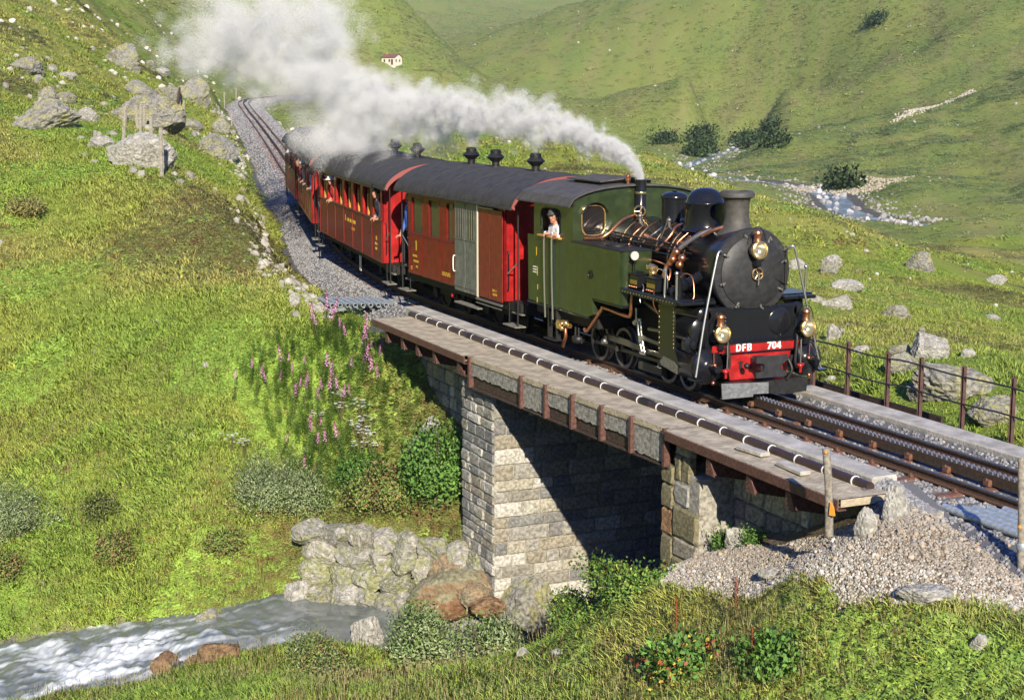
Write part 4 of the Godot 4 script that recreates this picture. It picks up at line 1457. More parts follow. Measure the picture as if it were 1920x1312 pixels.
	mb.lathe(Vector3(-1.05, 2.58, 0), Vector3.UP, PackedVector2Array([Vector2(0.40, 0.0), Vector2(0.36, 0.05), Vector2(0.34, 0.10), Vector2(0.335, 0.44), Vector2(0.345, 0.45), Vector2(0.345, 0.475), Vector2(0.325, 0.49), Vector2(0.30, 0.56), Vector2(0.25, 0.635), Vector2(0.17, 0.69), Vector2(0.08, 0.715), Vector2(0.0, 0.72)]), 44)
	part(t, "steam_dome", mb.mesh(M.black_gloss))
	mb = MB.new()
	mb.lathe(Vector3(-2.08, 2.55, 0), Vector3.UP, PackedVector2Array([Vector2(0.27, 0.0), Vector2(0.235, 0.06), Vector2(0.225, 0.10), Vector2(0.225, 0.50), Vector2(0.24, 0.51), Vector2(0.24, 0.54), Vector2(0.22, 0.57), Vector2(0.14, 0.61), Vector2(0.0, 0.625)]), 36)
	mb.box(Vector3(-2.08, 3.18, 0), Vector3(0.1, 0.03, 0.05), 0.01)
	part(t, "sand_dome", mb.mesh(M.black_gloss))
	# --- brake exhaust stack before the cab
	mb = MB.new()
	mb.lathe(Vector3(-3.30, 2.55, 0.0), Vector3.UP, PackedVector2Array([Vector2(0.15, 0.0), Vector2(0.12, 0.08), Vector2(0.098, 0.1), Vector2(0.098, 0.77), Vector2(0.07, 0.77), Vector2(0.07, 0.6), Vector2(0.0, 0.6)]), 24)
	var st := part(t, "exhaust_stack", mb.mesh(M.black_gloss))
	mb = MB.new()
	mb.lathe(Vector3(-3.30, 3.08, 0.0), Vector3.UP, PackedVector2Array([Vector2(0.099, -0.02), Vector2(0.103, -0.015), Vector2(0.103, 0.015), Vector2(0.099, 0.02)]), 24)
	part(st, "brass_ring", mb.mesh(M.brass))
	# --- cab
	build_cab(t)
	# --- side tanks
	for s in [1.0, -1.0]:
		var out := PackedVector2Array([Vector2(-5.38, 2.22), Vector2(-5.34, 0.97), Vector2(-2.82, 0.95), Vector2(-2.62, 1.02), Vector2(-2.66, 1.31), Vector2(-1.66, 1.31), Vector2(-1.66, 2.22)])
		mb = MB.new()
		mb.prism(Vector3(0, 0, 0.74 * s), Vector3(1, 0, 0), Vector3(0, 1, 0), Vector3(0, 0, 0.56 * s), out)
		# rounded leading corner
		mb.lathe(Vector3(-1.665, 1.31, 1.17 * s), Vector3.UP, PackedVector2Array([Vector2(0, 0), Vector2(0.13, 0), Vector2(0.13, 0.91), Vector2(0, 0.91)]), 24)
		mb.box(Vector3(-1.60, 1.765, 0.955 * s), Vector3(0.13, 0.91, 0.43), 0.0)
		var tk := part(t, "side_tank", mb.mesh(M.green_paint))
		mb = MB.new()
		mb.box(Vector3(-2.53, 2.235, 1.02 * s), Vector3(1.95, 0.03, 0.58), 0.01)
		mb.cyl(Vector3(-2.3, 2.24, 1.0 * s), Vector3(-2.3, 2.28, 1.0 * s), 0.2, 20)
		part(tk, "tank_top", mb.mesh(M.black_matt))
		mb = MB.new()
		mb.box(Vector3(-4.1, 0.93, 1.26 * s), Vector3(2.6, 0.04, 0.08), 0.01)
		mb.box(Vector3(-2.1, 1.285, 1.02 * s), Vector3(1.15, 0.05, 0.54), 0.01)
		part(tk, "tank_edge", mb.mesh(M.black_gloss))
		mb = MB.new()
		for x in [-3.62, -3.14, -2.6, -2.12]:
			rows_of_rivets(mb, Vector3(x, 2.18, 1.302 * s), Vector3(x, 1.36 if x > -2.7 else 1.0, 1.302 * s), 13 if x > -2.7 else 17, 0.009)
		rows_of_rivets(mb, Vector3(-3.98, 2.18, 1.302 * s), Vector3(-3.98, 1.0, 1.302 * s), 30, 0.007)
		rows_of_rivets(mb, Vector3(-4.9, 2.16, 1.302 * s), Vector3(-4.9, 1.0, 1.302 * s), 24, 0.007)
		rows_of_rivets(mb, Vector3(-5.3, 2.16, 1.302 * s), Vector3(-1.7, 2.16, 1.302 * s), 46, 0.006)
		part(tk, "tank_rivets", mb.mesh(M.green_paint)).set_meta("kind", "stuff")
		mb = MB.new()
		mb.lathe(Vector3(-2.72, 1.72, 1.301 * s), Vector3(0, 0, s), PackedVector2Array([Vector2(0.08, 0), Vector2(0.085, 0.015), Vector2(0.05, 0.02), Vector2(0.045, 0.004), Vector2(0, 0.004)]), 24)
		part(tk, "filler_boss", mb.mesh(M.black_gloss))
		# narrow door with its recess and rungs
		mb = MB.new()
		mb.box(Vector3(-4.30, 1.58, 1.303 * s), Vector3(0.26, 1.26, 0.012), 0.003)
		part(tk, "cab_door", mb.mesh(mat("door_green", Color(0.018, 0.04, 0.028), 0.35)))
		mb = MB.new()
		for q in [[-5.12, 1.92], [-5.08, 1.55], [-5.06, 1.25], [-5.08, 1.0]]:
			mb.box(Vector3(q[0] + 0.14, q[1], 1.304 * s), Vector3(0.018, 0.16 if q[1] > 1.3 else 0.1, 0.006), 0.0)
		part(tk, "number_plate", mb.mesh(M.yellow_paint))
		mb = MB.new()
		for q in 3: mb.box(Vector3(-5.06, 1.62 - 0.05 * q, 1.304 * s), Vector3(0.14, 0.02, 0.006), 0.0)
		part(tk, "small_print", mb.mesh(M.white_paint))
		# hand rails and footsteps by the door
		for x in [-4.47, -4.14]:
			mb = MB.new()
			mb.tube(curve([Vector3(x, 2.30, 1.30 * s), Vector3(x, 2.33, 1.36 * s), Vector3(x, 2.2, 1.385 * s), Vector3(x + 0.02, 1.4, 1.385 * s), Vector3(x + 0.04, 0.74, 1.37 * s)], 5), 0.019, 8)
			part(t, "door_handrail", mb.mesh(M.steel))
		mb = MB.new()
		for x in [-4.47, -4.12]: mb.box(Vector3(x + 0.02, 0.62, 1.26 * s), Vector3(0.05, 0.56, 0.09), 0.008)
		mb.box(Vector3(-4.28, 0.35, 1.27 * s), Vector3(0.48, 0.03, 0.2), 0.008)
		mb.box(Vector3(-4.28, 0.62, 1.20 * s), Vector3(0.38, 0.025, 0.1), 0.004)
		part(t, "footstep", mb.mesh(M.black_matt))
		# injector and its copper bend
		mb = MB.new()
		mb.lathe(Vector3(-4.0, 0.66, 1.22 * s), Vector3(0, 0, s), PackedVector2Array([Vector2(0, -0.1), Vector2(0.07, -0.1), Vector2(0.09, 0), Vector2(0.06, 0.05), Vector2(0.085, 0.06), Vector2(0.085, 0.1), Vector2(0, 0.1)]), 14)
		mb.cyl(Vector3(-4.0, 0.66, 1.22 * s), Vector3(-3.72, 0.66, 1.2 * s), 0.045, 10)
		mb.ball(Vector3(-3.8, 0.70, 1.25 * s), 0.065, 8)
		mb.ball(Vector3(-3.9, 0.60, 1.28 * s), 0.055, 8)
		part(t, "injector", mb.mesh(M.brass))
		mb = MB.new()
		mb.tube(curve([Vector3(-3.82, 0.6, 1.25 * s), Vector3(-3.80, 0.45, 1.25 * s), Vector3(-3.9, 0.33, 1.24 * s), Vector3(-3.97, 0.25, 1.22 * s)], 6), 0.032, 10)
		part(t, "overflow_pipe", mb.mesh(M.copper))
		mb = MB.new()
		mb.lathe(Vector3(-3.42, 0.40, 1.18 * s), Vector3.UP, PackedVector2Array([Vector2(0, 0), Vector2(0.1, 0.0), Vector2(0.12, 0.03), Vector2(0.12, 0.10), Vector2(0.10, 0.12), Vector2(0, 0.14)]), 18)
		for q in [-0.08, 0.05]: mb.cyl(Vector3(-3.42 + q, 0.52, 1.2 * s), Vector3(-3.42 + q, 0.68, 1.2 * s), 0.02, 8)
		for q in [-0.13, 0.13]: mb.cyl(Vector3(-3.42 + q, 0.40, 1.18 * s), Vector3(-3.42 + q, 0.52, 1.18 * s), 0.018, 8)
		part(t, "brake_cylinder", mb.mesh(M.black_matt))
		# copper feed pipe under the tank
		mb = MB.new()
		mb.tube(curve([Vector3(-3.1, 0.70, 1.22 * s), Vector3(-2.98, 0.68, 1.22 * s), Vector3(-2.50, 1.10, 1.2 * s), Vector3(-2.38, 1.16, 1.19 * s), Vector3(-1.62, 1.12, 1.17 * s), Vector3(-1.47, 1.16, 1.17 * s), Vector3(-1.44, 1.34, 1.17 * s), Vector3(-1.44, 1.52, 1.15 * s), Vector3(-1.36, 1.575, 1.13 * s), Vector3(-0.9, 1.575, 1.12 * s)], 6), 0.028, 10)
		part(t, "feed_pipe", mb.mesh(M.copper))
	build_running_gear(t)
	build_front(t)
	build_fittings(t)

func build_cab(t: Node3D) -> void:
	var zw := 1.30
	# sides with a rounded window
	for s in [1.0, -1.0]:
		var mb := MB.new()
		var x0 := -5.10; var x1 := -3.42; var y0 := 2.22; var y1 := 2.85
		var wx0 := -4.78; var wx1 := -3.95; var wy0 := 2.27; var wy1 := 2.77
		# ring of quads between window outline and wall outline
		var outline := func(x: float, y: float, cx: float, cy: float, hx: float, hy: float, rr: float) -> Array:
			return []
		var n := 40
		var win := []
		var wal := []
		for k in n:
			var a := TAU * (k + 0.5) / n
			var d := Vector2(cos(a), sin(a))
			var hx := (wx1 - wx0) / 2; var hy := (wy1 - wy0) / 2
			var pw := pow(pow(absf(d.x) / hx, 5.0) + pow(absf(d.y) / hy, 5.0), -0.2)
			win.append(Vector2((wx0 + wx1) / 2, (wy0 + wy1) / 2) + d * pw)
			var c := Vector2((wx0 + wx1) / 2, (wy0 + wy1) / 2)
			var tx := (x1 - c.x) / d.x if d.x > 0 else (x0 - c.x) / d.x
			var ty := (y1 - c.y) / d.y if d.y > 0 else (y0 - c.y) / d.y
			wal.append(c + d * minf(tx, ty))
		# add the exact corners by nudging the nearest points
		for cr in [Vector2(x0, y0), Vector2(x0, y1), Vector2(x1, y0), Vector2(x1, y1)]:
			var best := 0
			for k in n:
				if wal[k].distance_to(cr) < wal[best].distance_to(cr): best = k
			wal[best] = cr
		for k in n:
			var k2 := (k + 1) % n
			for zz in [[zw, 1.0], [zw - 0.03, -1.0]]:
				mb.quad(Vector3(win[k].x, win[k].y, zz[0] * s), Vector3(win[k2].x, win[k2].y, zz[0] * s), Vector3(wal[k2].x, wal[k2].y, zz[0] * s), Vector3(wal[k].x, wal[k].y, zz[0] * s), Vector3(0, 0, zz[1] * s))
			var mid: Vector2 = Vector2((wx0 + wx1) / 2, (wy0 + wy1) / 2) - win[k]
			mb.quad(Vector3(win[k].x, win[k].y, zw * s), Vector3(win[k2].x, win[k2].y, zw * s), Vector3(win[k2].x, win[k2].y, (zw - 0.03) * s), Vector3(win[k].x, win[k].y, (zw - 0.03) * s), Vector3(mid.x, mid.y, 0))
		part(t, "cab_side", mb.mesh(M.green_paint))
		var f := MB.new()
		var fp := PackedVector3Array()
		for k in n + 1: fp.append(Vector3(win[k % n].x, win[k % n].y, (zw + 0.004) * s))
		f.tube(fp, 0.012, 6)
		part(t, "window_frame", f.mesh(M.black_gloss))
		f = MB.new()
		f.box(Vector3(-4.36, 2.245, (zw + 0.02) * s), Vector3(0.95, 0.035, 0.09), 0.008)
		part(t, "arm_rest", f.mesh(M.varnished_wood))
	# front wall: arch top, two tall rounded windows; built as strips around them
	var arch := func(z: float) -> float: return 2.86 + 0.36 * sqrt(maxf(0.0, 1.0 - pow(absf(z) / 1.42, 2.2)))
	var mb := MB.new()
	var cols := 52
	var wall := func(z: float, y: float) -> Vector3: return Vector3(-3.42, y, z)
	for k in cols:
		var za := lerpf(-zw, zw, float(k) / cols)
		var zb := lerpf(-zw, zw, float(k + 1) / cols)
		var ya := arch.call(za) as float
		var yb := arch.call(zb) as float
		var la := 2.22; var ha := 2.22
		# window opening centred at z = +-0.90, half width .215, from 2.33 to 2.86
		var lo := []
		var hi := []
		for z in [za, zb]:
			var d := absf(absf(z) - 0.90) / 0.235
			if d < 1.0:
				var q := 0.27 * pow(1.0 - pow(d, 3.5), 1.0 / 3.5)
				lo.append(2.60 - q); hi.append(2.60 + q)
			else:
				lo.append(2.60); hi.append(2.60)
		for xx in [[-3.42, 1.0], [-3.45, -1.0]]:
			mb.quad(Vector3(xx[0], 2.0, za), Vector3(xx[0], 2.0, zb), Vector3(xx[0], lo[1], zb), Vector3(xx[0], lo[0], za), Vector3(xx[1], 0, 0))
			mb.quad(Vector3(xx[0], hi[0], za), Vector3(xx[0], hi[1], zb), Vector3(xx[0], yb, zb), Vector3(xx[0], ya, za), Vector3(xx[1], 0, 0))
	part(t, "cab_front", mb.mesh(M.green_paint))
	for s in [1.0, -1.0]:
		var f := MB.new()
		var fp := PackedVector3Array()
		for k in 33:
			var a := TAU * k / 32.0
			var pw := pow(pow(absf(cos(a)) / 0.235, 3.5) + pow(absf(sin(a)) / 0.27, 3.5), -1.0 / 3.5)
			fp.append(Vector3(-3.41, 2.60 + sin(a) * pw, (0.90 + cos(a) * pw) * s))
		f.tube(fp, 0.02, 6)
		part(t, "window_frame", f.mesh(M.brass))
		f = MB.new()
		f.box(Vector3(-3.435, 2.60, 0.90 * s), Vector3(0.006, 0.5, 0.44), 0.0)
		part(t, "window_pane", f.mesh(M.pane))
		# eyebrow over the window
		f = MB.new()
		for k in 10:
			var a0 := PI * 0.12 + PI * 0.76 * k / 10.0
			var a1 := PI * 0.12 + PI * 0.76 * (k + 1) / 10.0
			var c0 := Vector3(-3.42, 2.62 + sin(a0) * 0.30, (0.90 + cos(a0) * 0.27) * s)
			var c1 := Vector3(-3.42, 2.62 + sin(a1) * 0.30, (0.90 + cos(a1) * 0.27) * s)
			f.quad(c0, c1, c1 + Vector3(0.12, 0.01, 0), c0 + Vector3(0.12, 0.01, 0), Vector3.UP)
		part(t, "window_hood", f.mesh(M.black_matt))
	# rear wall and interior
	mb = MB.new()
	mb.box(Vector3(-5.37, 1.6, 0), Vector3(0.03, 1.24, 2.56), 0.0)
	mb.box(Vector3(-5.09, 2.5, 1.15), Vector3(0.03, 0.72, 0.28), 0.0)
	mb.box(Vector3(-5.09, 2.5, -1.15), Vector3(0.03, 0.72, 0.28), 0.0)
	part(t, "cab_rear", mb.mesh(M.green_paint))
	mb = MB.new()
	mb.box(Vector3(-4.4, 1.02, 0), Vector3(1.9, 0.04, 1.46), 0.0)
	mb.lathe(Vector3(-3.85, 2.03, 0), Vector3.RIGHT, PackedVector2Array([Vector2(0, 0), Vector2(0.6, 0), Vector2(0.6, 0.38)]), 24)
	part(t, "backhead", mb.mesh(M.black_matt))
	mb = MB.new()
	for q in [[0.3, 2.45], [-0.1, 2.55], [0.55, 2.3], [-0.4, 2.4], [0.15, 2.2]]:
		mb.cyl(Vector3(-3.87, q[1], q[0]), Vector3(-3.97, q[1], q[0]), 0.05, 10)
		mb.tube(curve([Vector3(-3.9, q[1], q[0]), Vector3(-3.75, q[1] + 0.2, q[0] * 0.8), Vector3(-3.6, q[1] + 0.3, q[0])], 4), 0.015, 6)
	part(t, "backhead_fittings", mb.mesh(M.copper))
	# roof: arched sheet with an edge
	mb = MB.new()
	var xs := [-5.62, -3.34]
	var n2 := 28
	for k in n2:
		var za := lerpf(-1.42, 1.42, float(k) / n2)
		var zb := lerpf(-1.42, 1.42, float(k + 1) / n2)
		var ya: float = (arch.call(za) as float) + 0.012
		var yb: float = (arch.call(zb) as float) + 0.012
		mb.quad(Vector3(xs[0], ya, za), Vector3(xs[1], ya, za), Vector3(xs[1], yb, zb), Vector3(xs[0], yb, zb), Vector3.UP)
		mb.quad(Vector3(xs[0], ya - 0.03, za), Vector3(xs[1], ya - 0.03, za), Vector3(xs[1], yb - 0.03, zb), Vector3(xs[0], yb - 0.03, zb), Vector3.DOWN)
		for e in [[xs[0], -1.0], [xs[1], 1.0]]:
			mb.quad(Vector3(e[0], ya, za), Vector3(e[0], yb, zb), Vector3(e[0], yb - 0.03, zb), Vector3(e[0], ya - 0.03, za), Vector3(e[1], 0, 0))
	for s in [1.0, -1.0]: mb.box(Vector3(-4.48, 2.86, 1.42 * s), Vector3(2.28, 0.035, 0.02), 0.004)
	var rf := part(t, "cab_roof", mb.mesh(M.cab_roof))
	mb = MB.new()
	mb.prism(Vector3(-5.0, 3.17, -0.55), Vector3(0, 0, 1), Vector3(0, 1, 0), Vector3(1.15, 0, 0), PackedVector2Array([Vector2(0.06, 0.0), Vector2(0.04, 0.10), Vector2(0.1, 0.115), Vector2(0.55, 0.16), Vector2(1.0, 0.115), Vector2(1.06, 0.10), Vector2(1.04, 0.0)]))
	mb.prism(Vector3(-5.1, 3.26, -0.62), Vector3(0, 0, 1), Vector3(0, 1, 0), Vector3(1.4, 0, 0), PackedVector2Array([Vector2(0.0, 0.0), Vector2(0.0, 0.02), Vector2(0.62, 0.08), Vector2(1.24, 0.02), Vector2(1.24, 0.0), Vector2(0.62, 0.055)]))
	part(rf, "roof_ventilator", mb.mesh(M.cab_roof))
	mb = MB.new()
	mb.lathe(Vector3(-3.5, 3.22, 0.16), Vector3.UP, PackedVector2Array([Vector2(0.03, 0), Vector2(0.03, 0.06), Vector2(0.05, 0.07), Vector2(0.05, 0.12), Vector2(0.02, 0.14), Vector2(0.045, 0.16), Vector2(0.03, 0.2), Vector2(0, 0.21)]), 12)
	part(t, "whistle", mb.mesh(M.copper))

func build_running_gear(t: Node3D) -> void:
	for s in [1.0, -1.0]:
		wheel(t, -3.66, 0.37, s)
		wheel(t, -2.72, 0.37, s)
		wheel(t, -1.14, 0.37, s)
		wheel(t, -0.45, 0.30, s, false)
		var mb := MB.new()
		mb.box(Vector3(-3.19, 0.36, 0.70 * s), Vector3(1.1, 0.07, 0.035), 0.008)
		mb.box(Vector3(-1.93, 0.36, 0.70 * s), Vector3(1.7, 0.07, 0.035), 0.008)
		part(t, "coupling_rod", mb.mesh(M.rod_steel))
		mb = MB.new()
		mb.box(Vector3(-1.9, 0.53, 0.80 * s), Vector3(2.2, 0.11, 0.05), 0.01, Basis(Vector3(0, 0, 1), -0.02))
		part(t, "connecting_rod", mb.mesh(M.rod_steel))
		mb = MB.new()
		for x in [-3.66, -2.72, -1.14]:
			mb.cyl(Vector3(x - 0.02, 0.36, 0.66 * s), Vector3(x - 0.02, 0.36, 0.75 * s), 0.05, 12)
		mb.cyl(Vector3(-3.02, 0.46, 0.8 * s), Vector3(-3.02, 0.46, 0.90 * s), 0.05, 10)
		mb.box(Vector3(-2.98, 0.5, 0.85 * s), Vector3(0.09, 0.16, 0.05), 0.01)
		part(t, "crank_pin", mb.mesh(M.steel))
		# expansion link and swing lever
		mb = MB.new()
		for q in [-0.05, 0.05]:
			mb.tube(curve([Vector3(-1.55 + q, 1.05, 0.95 * s), Vector3(-1.50 + q, 0.80, 0.96 * s), Vector3(-1.40 + q, 0.52, 0.95 * s)], 4), 0.022, 6)
		mb.box(Vector3(-1.54, 1.06, 0.95 * s), Vector3(0.16, 0.05, 0.06), 0.01)
		mb.box(Vector3(-1.40, 0.50, 0.95 * s), Vector3(0.17, 0.05, 0.07), 0.01)
		mb.box(Vector3(-1.45, 0.74, 0.95 * s), Vector3(0.10, 0.12, 0.09), 0.01)
		part(t, "expansion_link", mb.mesh(M.steel))
		mb = MB.new()
		mb.tube(PackedVector3Array([Vector3(-1.62, 1.48, 0.98 * s), Vector3(-1.58, 1.02, 0.99 * s)]), 0.028, 8, 0.018)
		mb.ball(Vector3(-1.74, 0.98, 0.92 * s), 0.06, 8)
		mb.ball(Vector3(-1.66, 1.02, 0.95 * s), 0.045, 8)
		part(t, "swing_lever", mb.mesh(M.steel))
		mb = MB.new()
		mb.box(Vector3(-0.95, 0.74, 0.93 * s), Vector3(1.2, 0.07, 0.05), 0.01, Basis(Vector3(0, 0, 1), -0.05))
		mb.box(Vector3(-0.85, 0.95, 0.88 * s), Vector3(1.0, 0.06, 0.05), 0.01, Basis(Vector3(0, 0, 1), 0.06))
		mb.box(Vector3(-0.8, 0.55, 0.86 * s), Vector3(1.3, 0.06, 0.08), 0.01)
		mb.box(Vector3(-0.95, 1.28, 0.95 * s), Vector3(0.9, 0.06, 0.05), 0.01, Basis(Vector3(0, 0, 1), -0.25))
		part(t, "valve_rods", mb.mesh(M.rod_steel))
		mb = MB.new()
		mb.box(Vector3(-1.3, 0.25, 0.86 * s), Vector3(0.8, 0.14, 0.04), 0.01)
		part(t, "guard_plate", mb.mesh(M.rod_steel))
		# running plate, its step down and the riveted side sheet
		mb = MB.new()
		mb.box(Vector3(-0.72, 1.60, 0.93 * s), Vector3(1.98, 0.05, 0.72), 0.012)
		mb.box(Vector3(-0.72, 1.565, 1.27 * s), Vector3(1.98, 0.07, 0.03), 0.008)
		part(t, "running_plate", mb.mesh(M.black_gloss))
		mb = MB.new()
		mb.prism(Vector3(0, 0, 1.20 * s), Vector3(1, 0, 0), Vector3(0, 1, 0), Vector3(0, 0, 0.02 * s), PackedVector2Array([Vector2(-0.42, 1.56), Vector2(-0.40, 0.72), Vector2(-0.28, 0.52), Vector2(0.26, 0.44), Vector2(0.22, 0.62), Vector2(0.12, 0.78), Vector2(0.10, 1.56)]))
		var sh := part(t, "side_sheet", mb.mesh(mat("dark_olive", Color(0.013, 0.015, 0.008), 0.3)))
		mb = MB.new()
		rows_of_rivets(mb, Vector3(-0.385, 1.5, 1.222 * s), Vector3(-0.37, 0.72, 1.222 * s), 9, 0.013)
		rows_of_rivets(mb, Vector3(0.075, 1.5, 1.222 * s), Vector3(0.095, 0.8, 1.222 * s), 11, 0.013)
		rows_of_rivets(mb, Vector3(0.075, 1.5, 1.20 * s), Vector3(0.095, 0.8, 1.20 * s), 11, 0.013)
		rows_of_rivets(mb, Vector3(-0.36, 1.52, 1.222 * s), Vector3(0.05, 1.52, 1.222 * s), 6, 0.013)
		part(sh, "brass_rivets", mb.mesh(M.brass)).set_meta("kind", "stuff")
		mb = MB.new()
		mb.prism(Vector3(0, 0, 1.224 * s), Vector3(1, 0, 0), Vector3(0, 1, 0), Vector3(0, 0, 0.012 * s), PackedVector2Array([Vector2(-0.30, 0.56), Vector2(-0.27, 0.50), Vector2(0.24, 0.43), Vector2(0.24, 0.56), Vector2(0.15, 0.62), Vector2(-0.2, 0.66)]))
		part(sh, "wear_plate", mb.mesh(M.steel_dull))
		# cylinders: adhesion above, rack below
		mb = MB.new()
		mb.lathe(Vector3(-0.35, 1.12, 0.86 * s), Vector3.RIGHT, PackedVector2Array([Vector2(0, 0), Vector2(0.23, 0.0), Vector2(0.23, 0.72), Vector2(0.25, 0.73), Vector2(0.25, 0.78), Vector2(0.17, 0.83), Vector2(0, 0.84)]), 32)
		mb.lathe(Vector3(-0.3, 1.38, 0.86 * s), Vector3.RIGHT, PackedVector2Array([Vector2(0, 0), Vector2(0.13, 0.0), Vector2(0.13, 0.72), Vector2(0.14, 0.76), Vector2(0.08, 0.8), Vector2(0, 0.8)]), 24)
		mb.box(Vector3(0.1, 1.0, 0.66 * s), Vector3(0.8, 1.0, 0.4), 0.03)
		part(t, "upper_cylinder", mb.mesh(M.black_gloss))
		mb = MB.new()
		mb.lathe(Vector3(-0.1, 0.60, 0.93 * s), Vector3.RIGHT, PackedVector2Array([Vector2(0, 0), Vector2(0.27, 0.0), Vector2(0.27, 0.68), Vector2(0.285, 0.70), Vector2(0.285, 0.77), Vector2(0.26, 0.80), Vector2(0.14, 0.85), Vector2(0.12, 0.88), Vector2(0.05, 0.885), Vector2(0.05, 1.08), Vector2(0, 1.08)]), 36)
		for k in 10:
			var a := TAU * k / 10.0
			mb.ball(Vector3(0.685, 0.60 + cos(a) * 0.24, 0.93 * s + sin(a) * 0.24), 0.018, 6)
		mb.lathe(Vector3(0.3, 0.92, 1.05 * s), Vector3.RIGHT, PackedVector2Array([Vector2(0, 0), Vector2(0.15, 0.0), Vector2(0.15, 0.1), Vector2(0.08, 0.12), Vector2(0.07, 0.16), Vector2(0, 0.17)]), 24)
		part(t, "lower_cylinder", mb.mesh(M.black_gloss))
		mb = MB.new()
		mb.tube(PackedVector3Array([Vector3(0.80, 0.86, 0.90 * s), Vector3(0.80, 0.66, 0.89 * s)]), 0.012, 6)
		mb.ball(Vector3(0.81, 0.64, 0.88 * s), 0.032, 8)
		mb.ball(Vector3(0.80, 0.36, 0.90 * s), 0.035, 8)
		mb.cyl(Vector3(0.78, 0.64, 0.94 * s), Vector3(0.84, 0.64, 0.94 * s), 0.025, 8)
		part(t, "drain_cock", mb.mesh(M.copper))

func build_front(t: Node3D) -> void:
	var mb := MB.new()
	mb.box(Vector3(0.33, 1.16, 0), Vector3(0.36, 0.56, 1.12), 0.02)
	mb.box(Vector3(0.05, 1.35, 0), Vector3(0.8, 0.3, 1.0), 0.02)
	mb.lathe(Vector3(0.45, 1.22, -0.50), Vector3.RIGHT, PackedVector2Array([Vector2(0, 0.08), Vector2(0.2, 0.08), Vector2(0.24, 0.05), Vector2(0.24, -0.2)]), 24)
	part(t, "saddle", mb.mesh(M.black_gloss))
	mb = MB.new()
	rows_of_rivets(mb, Vector3(0.514, 0.99, 0.5), Vector3(0.514, 0.99, -0.5), 10, 0.012)
	rows_of_rivets(mb, Vector3(0.514, 1.4, 0.06), Vector3(0.514, 1.0, 0.06), 6, 0.01)
	part(t, "saddle_rivets", mb.mesh(M.black_gloss)).set_meta("kind", "stuff")
	# beam
	mb = MB.new()
	mb.box(Vector3(0.70, 0.872, 0.0), Vector3(0.04, 0.145, 1.50), 0.006)
	mb.prism(Vector3(0.68, 0, 0), Vector3(0, 0, 1), Vector3(0, 1, 0), Vector3(0.03, 0, 0), PackedVector2Array([Vector2(0.60, 0.79), Vector2(0.53, 0.36), Vector2(-0.53, 0.36), Vector2(-0.60, 0.79)]))
	mb.box(Vector3(0.71, 0.87, 0.82), Vector3(0.05, 0.12, 0.12), 0.02)
	var beam := part(t, "buffer_beam", mb.mesh(M.red_paint))
	mb = MB.new()
	mb.box(Vector3(0.69, 0.79, 0), Vector3(0.10, 0.03, 1.40), 0.008)
	mb.box(Vector3(0.60, 0.95, 0), Vector3(0.3, 0.02, 1.52), 0.006)
	part(beam, "beam_edge", mb.mesh(M.black_gloss))
	mb = MB.new()
	for q in [[0.55, 0.42], [0.4, 0.42], [0.5, 0.6], [0.57, 0.7], [0.42, 0.7], [-0.5, 0.42], [-0.5, 0.6], [0.2, 0.75], [-0.3, 0.75]]:
		mb.ball(Vector3(0.712, q[1], q[0] * 0.94), 0.014, 6)
	part(beam, "beam_rivets", mb.mesh(M.red_paint)).set_meta("kind", "stuff")
	mb = MB.new()
	mb.prism(Vector3(0.7125, 0, 0), Vector3(0, 0, 1), Vector3(0, 1, 0), Vector3(0.01, 0, 0), PackedVector2Array([Vector2(0.40, 0.64), Vector2(0.37, 0.62), Vector2(0.37, 0.53), Vector2(0.345, 0.5), Vector2(0.32, 0.53), Vector2(0.32, 0.61), Vector2(0.29, 0.64), Vector2(0.345, 0.66)]))
	part(beam, "hook_slot", mb.mesh(M.rubber))
	var face := Basis(Vector3(0, 0, -1), Vector3.UP, Vector3(1, 0, 0))
	lettering(t, "letters", "DFB", 0.118, 0.01, Transform3D(face, Vector3(0.728, 0.876, 0.305)), M.white_paint)
	lettering(t, "numerals", "704", 0.118, 0.01, Transform3D(face, Vector3(0.728, 0.876, -0.265)), M.white_paint)
	# coupler
	mb = MB.new()
	mb.box(Vector3(0.88, 0.62, 0.05), Vector3(0.36, 0.22, 0.24), 0.03)
	mb.prism(Vector3(1.05, 0, 0), Vector3(0, 0, 1), Vector3(0, 1, 0), Vector3(0.05, 0, 0), PackedVector2Array([Vector2(0.30, 0.78), Vector2(0.30, 0.68), Vector2(0.17, 0.66), Vector2(0.14, 0.60), Vector2(0.17, 0.54), Vector2(0.30, 0.52), Vector2(0.30, 0.44), Vector2(-0.26, 0.44), Vector2(-0.30, 0.5), Vector2(-0.20, 0.54), Vector2(-0.17, 0.60), Vector2(-0.2, 0.66), Vector2(-0.30, 0.7), Vector2(-0.28, 0.78)]))
	part(t, "coupler", mb.mesh(M.graphite))
	mb = MB.new()
	mb.ball(Vector3(0.95, 0.62, 0.38), 0.05, 8)
	mb.cyl(Vector3(0.9, 0.5, -0.42), Vector3(0.95, 0.74, -0.45), 0.03, 8)
	mb.tube(curve([Vector3(0.95, 0.7, -0.38), Vector3(1.02, 0.52, -0.42), Vector3(0.98, 0.36, -0.36)], 5), 0.025, 6)
	part(t, "coupler_gear", mb.mesh(M.black_matt))
	# snow plough
	mb = MB.new()
	mb.prism(Vector3(0.94, 0, 0), Vector3(0, 0, 1), Vector3(0, 1, 0), Vector3(0.02, 0, 0), PackedVector2Array([Vector2(0.84, 0.37), Vector2(0.82, 0.12), Vector2(0.26, 0.12), Vector2(0.25, 0.16), Vector2(-0.03, 0.15), Vector2(-0.03, 0.33)]))
	part(t, "plough_plate", mb.mesh(M.plough_grey), "pale grey near half of the plough plate")
	mb = MB.new()
